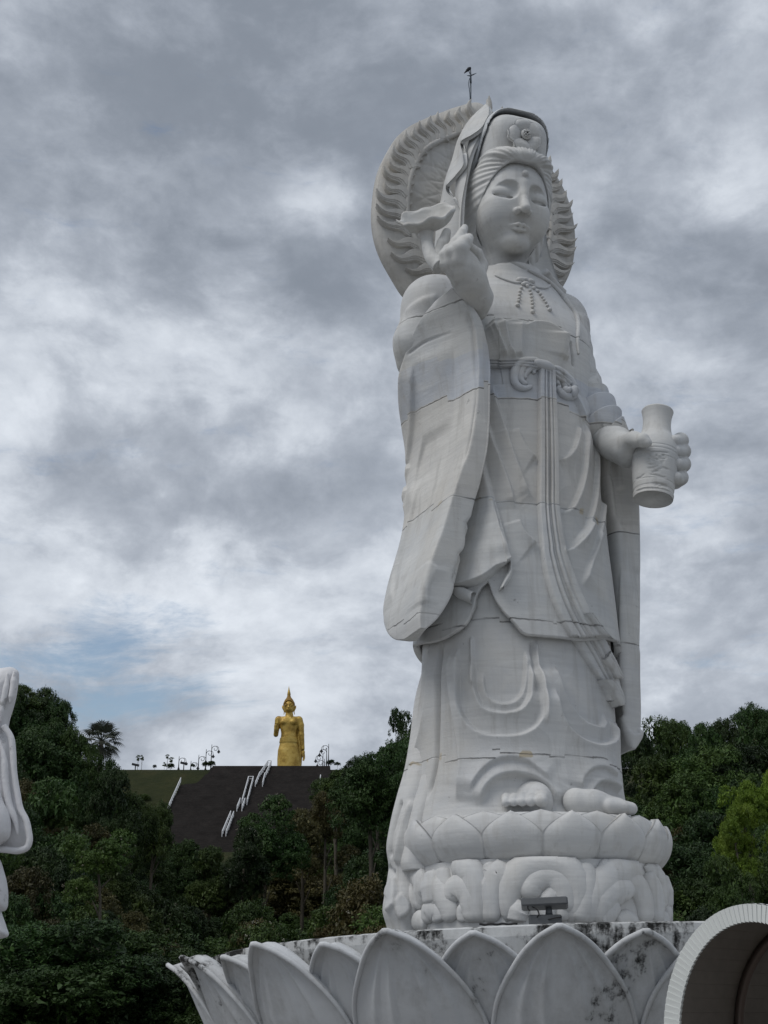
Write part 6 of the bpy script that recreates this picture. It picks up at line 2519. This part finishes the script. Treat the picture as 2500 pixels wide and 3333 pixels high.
def scroll_lamp(u, vt, vb, sgn, label, Y=YL):
    b, t = crest(u, vb, Y), crest(u, vt, Y)
    b[2] = min(b[2], Z_TOP) - 0.6
    root = empty('scroll_lamp', tuple(b))
    H = t[2] - b[2]
    mb = MB()
    mb.tube([(0, 0, 0), (0, 0, H * 0.35), (0, 0, H)], [0.16, 0.11, 0.06], 8)
    mb.build('pole', M_IRON, root, True)
    mb = MB()
    mb.tube([(0, 0, 0.0), (0, 0, 0.5), (0, 0, 0.9)], [0.30, 0.26, 0.12], 8)
    mb.build('pole_base', M_IRON, root, True)
    a = np.linspace(math.pi, -1.2 * math.pi, 40)
    rad = np.linspace(0.75, 0.18, 40)
    cx_, cz = 0.80, H - 1.0
    arc = np.stack([sgn * (cx_ + rad * np.cos(a)), np.zeros(40), cz + rad * np.sin(a)], 1)
    arm = np.concatenate([[(0, 0, cz - 1.1)], [(sgn * 0.03, 0, cz - 0.5)], arc])
    mb = MB()
    mb.tube(catmull(arm, 60), 0.06, 6)
    mb.build('scroll_arm', M_IRON, root, True)
    mb = MB()
    mb.tube(catmull([(sgn * 1.1, 0, cz + 0.66), (sgn * 1.5, 0, cz + 0.35), (sgn * 1.62, 0, cz - 0.25)], 14), 0.055, 6)
    mb.build('hook', M_IRON, root, True)
    mb = MB()
    mb.tube([(sgn * 1.62, 0, cz - 0.2), (sgn * 1.62, 0, cz - 0.42), (sgn * 1.62, 0, cz - 0.75)], [0.08, 0.20, 0.42], 12)
    sh = mb.build('lamp_shade', M_IRON, root, True)
    mb = MB()
    mb.tube([(sgn * 1.62, 0, cz - 0.74), (sgn * 1.62, 0, cz - 0.95), (sgn * 1.62, 0, cz - 1.05)], [0.26, 0.22, 0.06], 12)
    mb.build('bulb', M_MILK, sh, True)
    tag(root, label, 'street lamp', 'scroll lamps on the crest')


for u, vt, vb, sg, lab in [(418, 543, 614, 1, 'scroll lamp farthest left on the crest, above the grassy shoulder'), (500, 574, 614, 1, 'shortest scroll lamp on the crest, low behind the grassy edge'), (551, 533, 616, 1, 'scroll lamp second tallest from left, left of the paired tall lamps'),
                            (600, 495, 600, 1, 'left lamp of the paired tall scroll lamps at the left head of the slope'), (636, 463, 602, 1, 'tallest scroll lamp left of the gold statue'),
                            (1391, 526, 612, -1, 'scroll lamp nearest the gold statue on its right'), (1402, 560, 612, -1, 'small low scroll lamp in the cluster right of the gold statue'), (1416, 486, 612, -1, 'second tallest scroll lamp right of the gold statue'), (1429, 459, 612, -1, 'tallest scroll lamp right of the gold statue')]:
    scroll_lamp(u, vt, vb, sg, lab, YL + rnd.uniform(-0.8, 4.0))
for u, v, lab in ((127, 600, 'small black spotlight on a stand by the fan palm'), (454, 590, 'small black spotlight box beside the leftmost scroll lamp')):
    p = crest(u, v)
    root = empty('spotlight', (p[0], p[1], Z_TOP - 0.9))
    mb = MB()
    mb.box((0, 0, p[2] - Z_TOP + 0.9), (1.6, 0.6, 0.45), np.array(Matrix.Rotation(math.radians(12), 3, 'Y')))
    mb.build('lamp_head', M_IRON, root)
    mb = MB()
    mb.tube([(0, 0, 0), (0, 0, p[2] - Z_TOP + 0.7)], 0.12, 6)
    mb.build('stand', M_IRON, root)
    tag(root, lab, 'spotlight')
# ------------------------------------------------------------------ trees
def leaf_mat(name, dark, mid, light, rough=0.55, trans=0.12):
    m, W = new_mat(name)
    geo = W.add('ShaderNodeNewGeometry')
    oi = W.add('ShaderNodeObjectInfo')
    r1 = geo.outputs['Random Per Island']
    col = W.ramp(r1, [(0.0, dark), (0.55, mid), (1.0, light)])
    br_ = W.math('ADD', W.math('MULTIPLY', oi.outputs['Random'], 0.8), 0.36)
    col = W.mix(1.0, col, W.combine(br_, br_, br_), 'MULTIPLY')
    big = W.noise(geo.outputs['Position'], 0.35, 3, 0.5)
    col = W.mix(W.smooth(big, 0.42, 0.65, 0.0, 0.35), col, (light[0] * 1.1, light[1] * 0.9, light[2] * 0.8, 1))
    b = W.add('ShaderNodeBsdfPrincipled')
    W.link(col, b.inputs['Base Color'])
    b.inputs['Roughness'].default_value = rough
    b.inputs['Specular IOR Level'].default_value = 0.25
    t = W.add('ShaderNodeBsdfTranslucent')
    W.link(col, t.inputs[0])
    mx = W.add('ShaderNodeMixShader')
    mx.inputs[0].default_value = trans
    W.link(b.outputs[0], mx.inputs[1])
    W.link(t.outputs[0], mx.inputs[2])
    o = W.add('ShaderNodeOutputMaterial')
    W.link(mx.outputs[0], o.inputs[0])
    return m


LM = {'dark': leaf_mat('dark_leaves', (0.015, 0.038, 0.009), (0.028, 0.066, 0.015), (0.050, 0.100, 0.024)),
      'mid': leaf_mat('green_leaves', (0.026, 0.054, 0.011), (0.048, 0.094, 0.018), (0.082, 0.138, 0.030)),
      'olive': leaf_mat('olive_leaves', (0.038, 0.040, 0.013), (0.066, 0.065, 0.020), (0.105, 0.095, 0.032)),
      'bright': leaf_mat('young_leaves', (0.085, 0.150, 0.016), (0.15, 0.24, 0.026), (0.22, 0.32, 0.045), trans=0.35),
      'palm': leaf_mat('palm_leaves', (0.045, 0.060, 0.042), (0.075, 0.092, 0.068), (0.12, 0.14, 0.11)),
      'blossom': leaf_mat('blossoms', (0.22, 0.22, 0.17), (0.32, 0.31, 0.25), (0.42, 0.41, 0.34))}
m, W = new_mat('bark')
geo = W.add('ShaderNodeNewGeometry')
nz_ = W.noise(W.vmath('MULTIPLY', geo.outputs['Position'], (4, 4, 0.8)), 2.0, 5, 0.65)
finish(W, W.mix(nz_, (0.045, 0.038, 0.028, 1), (0.15, 0.135, 0.11, 1)), 0.9, nz_, 0.05, spec=0.1)
M_BARK = m


def leaf_quads(p, d, size, g, aspect, droop):
    n = len(p)
    nrm = d * 0.5 + np.array([0, 0, 0.6]) + g.normal(size=(n, 3)) * 0.6
    nrm /= np.linalg.norm(nrm, axis=1)[:, None]
    ax_ = np.cross(nrm, g.normal(size=(n, 3)))
    ax_ /= np.linalg.norm(ax_, axis=1)[:, None] + 1e-9
    bx_ = np.cross(nrm, ax_)
    L = size * g.uniform(0.55, 1.4, n)[:, None]
    tip = p + ax_ * L - np.array([0, 0, 1]) * L * droop
    base = p - ax_ * L * 0.35
    V_ = np.stack([base, p + bx_ * L * aspect * 0.5, tip, p - bx_ * L * aspect * 0.5], 1).reshape(-1, 3)
    return V_, np.arange(n * 4).reshape(n, 4)


def leaf_cloud(lobes, clumps, per, size, seed, aspect=0.55, droop=0.25, rad=0.15, shell=(0.55, 1.0)):
    """leaves in tufts: tufts sit on the lobes of the crown, leaves fill the tufts"""
    g = np.random.default_rng(seed)
    C_ = np.array([l[0] for l in lobes], float)
    R_ = np.array([l[1] for l in lobes], float)
    w = (R_.prod(1))**(2 / 3)
    idx = g.choice(len(lobes), clumps, p=w / w.sum())
    d = g.normal(size=(clumps, 3))
    d /= np.linalg.norm(d, axis=1)[:, None]
    d[:, 2] = np.where(d[:, 2] < -0.45, -d[:, 2], d[:, 2])
    c = C_[idx] + d * R_[idx] * (g.uniform(shell[0], shell[1], clumps)**0.6)[:, None]
    cr = rad * g.uniform(0.6, 1.35, clumps)
    k = np.repeat(np.arange(clumps), per)
    o = g.normal(size=(len(k), 3))
    o /= np.linalg.norm(o, axis=1)[:, None]
    o *= (g.uniform(0.15, 1.0, len(k))**0.5)[:, None]
    p = c[k] + o * cr[k][:, None] * np.array([1, 1, 0.72])
    return leaf_quads(p, o * 0.6 + d[k] * 0.6, size, g, aspect, droop)


def lobes_for(kind, seed):
    g = np.random.default_rng(100 + seed)
    L = []
    if kind == 'broad':
        for k in range(6):
            a = k * 2.4 + g.uniform(-0.4, 0.4)
            r = 0.58 if k else 0.1
            z = 0.42 if k == 0 else g.uniform(-0.35, 0.22)
            q = g.uniform(0.38, 0.52)
            L.append(((r * math.cos(a), r * math.sin(a), z), (q, q, q * 0.78)))
        L.append(((0.1, 0, -0.35), (0.6, 0.6, 0.4)))
    elif kind == 'tall':
        for k in range(7):
            z = -0.85 + 1.75 * k / 6
            a = k * 2.4
            r = 0.30 * (1 - abs(z) * 0.5)
            q = g.uniform(0.34, 0.46) * (1.0 - 0.25 * max(z, 0))
            L.append(((r * math.cos(a), r * math.sin(a), z), (q, q, q * 0.8)))
    elif kind == 'ragged':
        for k in range(9):
            a = k * 2.4 + g.uniform(-0.5, 0.5)
            r = g.uniform(0.15, 0.62)
            q = g.uniform(0.24, 0.38)
            L.append(((r * math.cos(a), r * math.sin(a), g.uniform(-0.55, 0.62) * (1 - 0.4 * r)), (q, q, q * 0.72)))
    else:  # bush
        for k in range(5):
            a = k * 2.4
            r = g.uniform(0.2, 0.5)
            q = g.uniform(0.38, 0.52)
            L.append(((r * math.cos(a), r * math.sin(a), g.uniform(-0.2, 0.25)), (q, q, q * 0.8)))
    A = np.array([c for c, r in L])
    Rr = np.array([r for c, r in L])
    hi, lo = (A + Rr).max(0), (A - Rr).min(0)
    mid_, half = (hi + lo) / 2, (hi - lo) / 2
    return [(tuple((a - mid_) / half), tuple(r / half)) for a, r in zip(A, Rr)]


CROWN = {}
for kind in ('broad', 'tall', 'ragged', 'bush'):
    for sd_ in range(3):
        L = lobes_for(kind, sd_ * 7 + len(kind))
        cl, per, sz, rd = {'broad': (420, 70, 0.036, 0.105), 'tall': (380, 66, 0.036, 0.11), 'ragged': (300, 60, 0.038, 0.105), 'bush': (220, 66, 0.050, 0.15)}[kind]
        v1, f1 = leaf_cloud(L, cl, per, sz, sd_ * 13 + 5, rad=rd, shell=(0.80, 1.0))
        v2, f2 = leaf_cloud(L, 150, 24, 0.07, sd_ * 17 + 3, 0.75, 0.1, 0.16, (0.15, 0.72))
        v1, f1 = np.concatenate([v1, v2]), np.concatenate([f1, f2 + len(v1)])
        CROWN[kind, sd_] = (v1, f1, L)
crown_me = {}


def crown_obj(kind, sd_, mat, parent, loc, name='crown'):
    if (kind, sd_) not in crown_me:
        v1, f1, L = CROWN[kind, sd_]
        me = mesh_data('crown', v1, f1, smooth=False)
        me.materials.append(LM['dark'])
        crown_me[kind, sd_] = me
    o = obj_of(name, crown_me[kind, sd_], None, parent, loc)
    o.material_slots[0].link = 'OBJECT'
    o.material_slots[0].material = LM[mat]
    return o


blos_me = {}


def blossom_mesh(kind, sd_):
    if (kind, sd_) not in blos_me:
        L = CROWN[kind, sd_][2]
        v1, f1 = leaf_cloud(L, 60, 6, 0.020, sd_ + 77, 0.9, 0.0, 0.05, (0.98, 1.12))
        me = mesh_data('blossoms', v1, f1, smooth=False)
        me.materials.append(LM['blossom'])
        blos_me[kind, sd_] = me
    return blos_me[kind, sd_]


def trunk_mesh(seed):
    g = np.random.default_rng(seed)
    mb = MB()
    bend = g.normal(size=2) * 0.06
    P = np.array([(bend[0] * math.sin(t * 3), bend[1] * math.sin(t * 2.5), t) for t in np.linspace(0, 1, 9)])
    mb.tube(P, np.linspace(0.026, 0.012, 9), 8)
    for k in range(4):
        t0 = g.uniform(0.45, 0.85)
        a = g.uniform(0, 2 * math.pi)
        o = np.array([bend[0] * math.sin(t0 * 3), bend[1] * math.sin(t0 * 2.5), t0])
        Q = np.array([o + np.array([math.cos(a) * 0.5, math.sin(a) * 0.5, 0.9]) * s * 0.16 for s in np.linspace(0, 1, 5)])
        mb.tube(Q, np.linspace(0.011, 0.004, 5), 6)
    me = mesh_data('trunk', np.concatenate(mb.V), mb.F)
    me.materials.append(M_BARK)
    return me


TRUNK = [trunk_mesh(i) for i in range(4)]


def place_tree(X, Y, ztop, height, rx, rz, kind, mat, label, group, blossom=False, name='tree', zg=None):
    z0 = float(terrain(X, Y)) if zg is None else zg
    z0 = min(z0, ztop - height) - 0.3
    root = empty(name, (X, Y, z0), rnd.uniform(0, 6.28))
    sd_ = rnd.randrange(3)
    o = crown_obj(kind, sd_, mat, root, (0, 0, ztop - z0 - rz))
    o.scale = (rx, rx, rz)
    o.rotation_euler = (0, 0, rnd.uniform(0, 6.28))
    if blossom:
        q = obj_of('blossoms', blossom_mesh(kind, sd_), None, root, (0, 0, ztop - z0 - rz))
        q.scale = (rx, rx, rz)
        q.rotation_euler = o.rotation_euler
    t = obj_of('trunk', TRUNK[rnd.randrange(4)], None, root)
    hh = ztop - z0 - rz * 0.95
    t.scale = (hh * 0.8, hh * 0.8, hh)
    tag(root, label, 'tree' if name != 'shrub' else 'shrub', group)
    return root


SKYLINE = np.array([(-120, 2250), (0, 2232), (60, 2226), (170, 2232), (235, 2290), (285, 2390), (320, 2450), (390, 2520), (420, 2590), (480, 2570), (540, 2680), (560, 2730), (640, 2755), (735, 2775), (775, 2740), (820, 2650), (880, 2610), (960, 2625), (1000, 2650),
                    (1040, 2610), (1090, 2500), (1150, 2480), (1230, 2450), (1290, 2395), (1330, 2325), (1500, 2330), (1900, 2350), (2095, 2372), (2140, 2345), (2220, 2352), (2300, 2352), (2400, 2325), (2440, 2300), (2500, 2315), (2640, 2300)], float)


def elev_z(px, py, Y):
    d = pix_dir(px, py)
    return CAM[2] + d[2] / d[1] * Y


def find_Y(px, py, h, ymin=40):
    best = None
    for Y in np.arange(ymin, 246, 2.0):
        X = pix_dir(px, py)[0] / pix_dir(px, py)[1] * Y
        e = elev_z(px, py, Y) - float(terrain(X, Y)) - h
        if best is None or abs(e) < best[0] - 0.15:
            best = (abs(e), Y, X)
    return best[1], best[2]


def zone(px, py):
    if px < 420:
        a = 'high on the left hillside' if py < 2500 else 'on the left hillside, mid height' if py < 2850 else 'low at far left'
    elif px < 760:
        a = 'below the foot of the dark slope' if py < 2950 else 'low down, left of the pedestal'
    elif px < 1340:
        a = 'beside the lowest stair railing' if py < 2750 and px < 1010 else 'between dark slope and goddess' if py < 2800 else 'behind the left part of the pedestal'
    else:
        a = 'along the ridge right of the goddess' if py < 2480 else 'on the slope right of the lotus ring' if py < 2800 else 'behind the arched canopy'
    return a


KINDS = {'dark': 'dark green tree', 'mid': 'mid green tree', 'olive': 'olive brown tree', 'bright': 'yellow green tree'}
made = []
SHAPE = {'broad': 'round headed', 'tall': 'upright', 'ragged': 'ragged', 'bush': 'low bushy'}
px_cols = list(range(-60, 1420, 126)) + list(range(2060, 2600, 126))
for row in range(10):
    for j, pxc in enumerate(px_cols):
        px = pxc + rnd.uniform(-38, 38) + (63 if row % 2 else 0)
        sky_y = max(float(np.interp(px + d_, SKYLINE[:, 0], SKYLINE[:, 1])) - abs(d_) * 0.35 for d_ in (-75, -40, 0, 40, 75))
        py = sky_y + row * 100 + (rnd.uniform(-6, 24) if row == 0 else rnd.uniform(-30, 30))
        if py > 3310 or (1345 < px < 2060):
            continue
        h = rnd.uniform(5.5, 9.5)
        Y, X = find_Y(px, py, h, max(46, 96 - row * 6.5))
        far = Y > 140
        kind = rnd.choice(['broad', 'broad', 'ragged', 'tall', 'bush'])
        mat = rnd.choices(['dark', 'mid', 'olive'], [5, 4, 2])[0]
        if px > 2060 and py > 2480:
            mat = rnd.choices(['dark', 'mid'], [4, 1])[0]
        if 700 < px < 1340 and py > 2750:
            mat = rnd.choices(['dark', 'mid', 'olive'], [2, 3, 4])[0]
        rx = rnd.uniform(2.8, 4.2) * (1.25 if far else 1.0) * (0.8 if row == 0 else 1.0)
        rz = rx * {'broad': 0.85, 'ragged': 1.05, 'tall': 1.45, 'bush': 0.8}[kind] * rnd.uniform(0.85, 1.1)
        zt_ = elev_z(px, py, Y)
        rz = max(rz, h * 0.50)
        lim = 165.0 / (FPX / (Y * 1.0))
        rx = min(rx, lim)
        rz = min(rz, lim * 1.5)
        bl = (rnd.random() < 0.22 and py > sky_y + 150 and px < 1340)
        lab = f"{SHAPE[kind]} {KINDS[mat]}{' in blossom' if bl else ''} {zone(px, py)}"
        made.append((px, place_tree(X, Y, zt_, max(h, rz * 1.6), rx, rz, kind, mat, lab, 'hillside trees, ' + zone(px, py), bl)))

# understory between the trunks
n_u = 0
for py0 in range(2600, 3260, 92):
    for px0 in list(range(-40, 1360, 124)) + list(range(2080, 2560, 124)):
        px, py = px0 + rnd.uniform(-40, 40), py0 + rnd.uniform(-20, 20)
        sky_y = float(np.interp(px, SKYLINE[:, 0], SKYLINE[:, 1]))
        if py < sky_y + 95:
            continue
        Y, X = find_Y(px, py, 2.6, 46 + max(0, (2950 - py) * 0.09))
        k_ = 1.3 if Y > 120 else 1.0
        r_ = min(rnd.uniform(1.7, 2.6) * k_, 95.0 / (FPX / Y))
        mt = rnd.choices(['dark', 'mid', 'olive'], [5, 4, 3])[0]
        made.append((px, place_tree(X, Y, elev_z(px, py, Y), 2.6, r_, r_ * rnd.uniform(0.75, 1.2), rnd.choice(['bush', 'bush', 'broad']), mt, f"{KINDS[mt].replace('tree', 'understory shrub')} {zone(px, py)}", 'understory shrubs, ' + zone(px, py), rnd.random() < 0.08, 'shrub')))

# low growth along the hill foot, closing the view under the crowns
for k in range(46):
    px = -80 + k * 60 + rnd.uniform(-20, 20)
    if 720 < px < 2080:
        continue
    Y = rnd.uniform(37, 44)
    X = pix_dir(px, 3280)[0] / pix_dir(px, 3280)[1] * Y
    made.append((px, place_tree(X, Y, rnd.uniform(2.4, 4.0), 2.0, rnd.uniform(1.8, 2.6), rnd.uniform(1.4, 2.0), 'broad', 'dark', 'low dark shrub at the hill foot left of the pedestal' if px < 1000 else 'low dark shrub at the hill foot behind the canopy', 'shrubs at the hill foot', name='shrub', zg=0.0)))

# tell look-alikes in one place apart by their order in the picture
ORD = ['leftmost', 'second from left', 'third from left', 'fourth from left', 'fifth from left', 'sixth from left', 'seventh from left', 'eighth from left', 'ninth from left', 'tenth from left', 'eleventh from left', 'twelfth from left',
       'thirteenth from left', 'fourteenth from left', 'fifteenth from left', 'sixteenth from left']
same = {}
for px, o in made:
    same.setdefault(o['label'], []).append((px, o))
for lab, L in same.items():
    if len(L) > 1:
        for (px, o), w_ in zip(sorted(L, key=lambda q: q[0]), ORD):
            o['label'] = f'{lab}, {w_}'

# trees one can pick out
def pick(px, py, Y, rx, rz, kind, mat, label, bl=False, group=None):
    p = at(px, py, Y)
    return place_tree(p[0], p[1], elev_z(px, py, Y), 8, rx * 1.08, rz * 1.35, kind, mat, label, group, bl)


pick(110, 2222, 95, 2.7, 3.0, 'ragged', 'dark', 'ragged dark tree topping the left skyline behind the attendant statue')
pick(30, 2245, 92, 2.6, 3.2, 'broad', 'dark', 'dark tree just right of the attendant statue on the left skyline')
pick(185, 2275, 94, 2.1, 3.2, 'broad', 'dark', 'dark tree on the left skyline left of the fan palm')
pick(255, 2370, 90, 1.9, 3.4, 'broad', 'mid', 'green tree covering the foot of the fan palm')
pick(315, 2465, 88, 1.6, 3.0, 'ragged', 'dark', 'dark tree under the right side of the fan palm')
pick(385, 2500, 84, 1.7, 2.8, 'broad', 'dark', 'dark tree at the left end of the grassy crest')
pick(445, 2580, 90, 1.6, 2.4, 'broad', 'mid', 'green tree below the grassy shoulder left of the lone railing')
pick(505, 2605, 96, 1.4, 2.2, 'bush', 'mid', 'green bush at the foot of the lone left railing')
for k, (px, py) in enumerate(((408, 2528), (440, 2522), (470, 2545), (505, 2530), (535, 2552), (420, 2560))):
    q0 = at(px, py, 262 + (k % 3) * 6)
    place_tree(q0[0], q0[1], float(terrain(q0[0], q0[1])) + 1.3, 1.0, 1.6, 1.0, 'bush', 'mid' if k % 3 else 'olive', ORD[k].replace('from left', 'low shrub from left').replace('leftmost', 'leftmost low shrub') + ' on the grassy shoulder beside the dark slope', 'shrubs on the grassy shoulder', name='shrub')
pick(600, 2735, 120, 2.3, 2.6, 'broad', 'dark', 'dark tree at the bottom left corner of the dark slope')
pick(690, 2752, 118, 2.2, 2.6, 'broad', 'mid', 'green tree at the bottom of the dark slope left of the stairs')
pick(890, 2590, 124, 3.1, 3.3, 'broad', 'dark', 'big rounded flowering tree overlapping the lowest stairs', True)
pick(800, 2690, 116, 2.1, 2.8, 'broad', 'dark', 'dark flowering tree at the foot of the stairs', True)
pick(985, 2625, 130, 2.6, 3.0, 'ragged', 'olive', 'olive brown tree right of the big rounded flowering tree')
pick(1060, 2590, 150, 3.0, 3.4, 'ragged', 'olive', 'olive tree under the lone right railing')
pick(1110, 2500, 190, 4.2, 3.4, 'broad', 'mid', 'broad green tree at the right head of the dark slope')
pick(1190, 2462, 170, 4.0, 3.8, 'broad', 'dark', 'dark broad tree rising to the skyline left of the goddess robe')
pick(1265, 2420, 130, 3.2, 3.6, 'broad', 'dark', 'dark tree stepping up the skyline toward the goddess robe')
pick(1322, 2306, 105, 1.5, 3.6, 'ragged', 'dark', 'slim dark tree rising against the sky beside the goddess robe')
pick(1345, 2390, 104, 2.4, 3.6, 'broad', 'dark', 'dark tree half hidden by the goddess robe')
for k, (px, py, mt) in enumerate(((2085, 2372, 'dark'), (2140, 2338, 'mid'), (2205, 2352, 'dark'), (2270, 2348, 'dark'), (2335, 2340, 'dark'), (2395, 2318, 'mid'), (2445, 2296, 'dark'), (2510, 2305, 'olive'))):
    pick(px, py, 97 + (k % 3) * 4, 2.3, 3.6, 'ragged' if k % 2 else 'broad', mt, ORD[k].replace('from left', 'tree from left').replace('leftmost', 'leftmost tree') + ' on the ridge line right of the goddess', group='ridge line trees')
pick(2405, 2535, 60, 1.15, 1.5, 'ragged', 'bright', 'yellow green tree bright against the dark trees at right')
pick(2385, 2620, 59, 1.0, 1.3, 'ragged', 'bright', 'lower yellow green tree top hanging before the dark trees at right')
pick(2510, 2515, 61, 1.0, 1.5, 'ragged', 'bright', 'yellow green tree cut by the right edge of the picture')
pick(2370, 2790, 52, 1.1, 1.9, 'tall', 'mid', 'cone shaped green tree above the arched canopy')

# slender tree with a bare pale trunk, lower left
base = at(296, 3420, 44)
base[2] = 0.0
root = empty('tree', tuple(base))
tag(root, 'slender tree with bare pale trunk and flowering crown at lower left', 'tree')
tp = [np.array([at(u, v, 44)[0], 44.0, at(u, v, 44)[2]]) - base for u, v in ((296, 3400), (305, 3290), (316, 3180), (322, 3060), (326, 2960), (322, 2860), (312, 2790))]
tp[0] = np.array([0, 0, 0])
mb = MB()
mb.tube(catmull(tp, 40), np.linspace(0.10, 0.03, 40), 8)
for (u0, v0), (u1, v1) in (((322, 3065), (345, 3035)), ((345, 3035), (378, 3015)), ((324, 2990), (300, 2930)), ((320, 3100), (270, 3040)), ((322, 2900), (360, 2860))):
    a, b = at(u0, v0, 44) - base, at(u1, v1, 44.2) - base
    mb.tube(np.array([a, (a + b) / 2 + [0, 0, 0.03], b]), [0.035, 0.028, 0.012], 6)
mb.build('trunk', M_BARK, root, True)
o = crown_obj('ragged', 1, 'mid', root, tuple(at(315, 2830, 44) - base))
o.scale = (1.15, 1.15, 1.35)
q = obj_of('blossoms', blossom_mesh('ragged', 1), None, root, tuple(at(315, 2830, 44) - base))
q.scale = (1.15, 1.15, 1.35)

# fan palm on the left shoulder of the hill
YP = 105.0
pc = at(330, 2412, YP)
root = empty('fan_palm', (pc[0], pc[1], float(terrain(pc[0], YP)) - 0.3))
tag(root, 'grey green fan palm against the sky at the left end of the crest', 'palm')
hz = pc[2] - root.location.z
mb = MB()
mb.tube([(0, 0, 0), (0.05, 0, hz * 0.5), (0, 0, hz)], [0.28, 0.2, 0.16], 10)
mb.build('trunk', M_BARK, root, True)
for k in range(34):
    a = k * 2.399
    el = math.radians(75 - 125 * (k / 33))
    d0 = np.array([math.cos(a) * math.cos(el), math.sin(a) * math.cos(el), math.sin(el)])
    sd0 = np.cross(d0, [0, 0, 1.0])
    sd0 /= np.linalg.norm(sd0) + 1e-9
    c0 = np.array([0, 0, hz])
    hub = c0 + d0 * 1.05
    mb = MB()
    mb.tube([c0, hub], 0.03, 4)
    for b in range(15):
        fa = math.radians(-95 + 190 * b / 14)
        dd = d0 * math.cos(fa) + sd0 * math.sin(fa)
        ln = 1.05 * (0.75 + 0.25 * math.cos(fa))
        sdv = np.cross(dd, np.cross(d0, sd0))
        sdv /= np.linalg.norm(sdv) + 1e-9
        t = hub + dd * ln - np.array([0, 0, 0.30])
        mid_ = hub + dd * ln * 0.55
        mb.add(np.array([hub, mid_ + sdv * 0.06, t, mid_ - sdv * 0.06]), [[0, 1, 2, 3]])
    mb.build('frond', LM['palm'], root)

# clipped and potted plants along the crest
def crest_shrub(u, v, rpx, kind, mat, label, rzk=1.0, stem=False):
    c = crest(u, v, YL + 0.6)
    r = rpx / 2.0738 / 14.3
    root = empty('shrub', (c[0], c[1], Z_TOP - 1.2))
    o = crown_obj(kind, rnd.randrange(3), mat, root, (0, 0, c[2] - Z_TOP + 1.2), 'foliage')
    o.scale = (r, r, r * rzk)
    t = obj_of('stem', TRUNK[rnd.randrange(4)], None, root)
    hh = max(c[2] - Z_TOP + 1.2, 0.8)
    t.scale = (hh * 0.6, hh * 0.6, hh)
    tag(root, label, 'shrub', 'clipped plants on the crest')


crest_shrub(256, 612, 14, 'bush', 'dark', 'smallest clipped ball shrub on the left of the crest')
crest_shrub(365, 610, 27, 'bush', 'dark', 'clipped ball shrub under the small leaning trees on the crest', 0.8)
crest_shrub(515, 606, 17, 'bush', 'dark', 'clipped ball shrub below the shortest scroll lamp', 0.8)
crest_shrub(600, 598, 26, 'bush', 'dark', 'dark spreading shrub at the foot of the tallest left lamp', 0.7)
crest_shrub(640, 594, 28, 'bush', 'dark', 'dark rounded shrub at the head of the slope beside the tallest left lamp', 0.8)
crest_shrub(322, 600, 16, 'ragged', 'mid', 'small pale green bush on the crest between the ball shrubs')
crest_shrub(1440, 585, 32, 'bush', 'dark', 'dark squat bush right of the lamps beside the gold statue', 0.7)
crest_shrub(1490, 595, 24, 'bush', 'dark', 'low dark bush farthest right on the crest', 0.6)
crest_shrub(145, 555, 16, 'ragged', 'mid', 'thin left sapling of the forked pair on the crest', 1.3)
crest_shrub(170, 555, 14, 'ragged', 'mid', 'thin right sapling of the forked pair on the crest', 1.4)
crest_shrub(342, 545, 15, 'ragged', 'mid', 'small round sapling top leaning left on the crest')
crest_shrub(368, 568, 19, 'ragged', 'mid', 'small sapling top just above the clipped ball shrub')
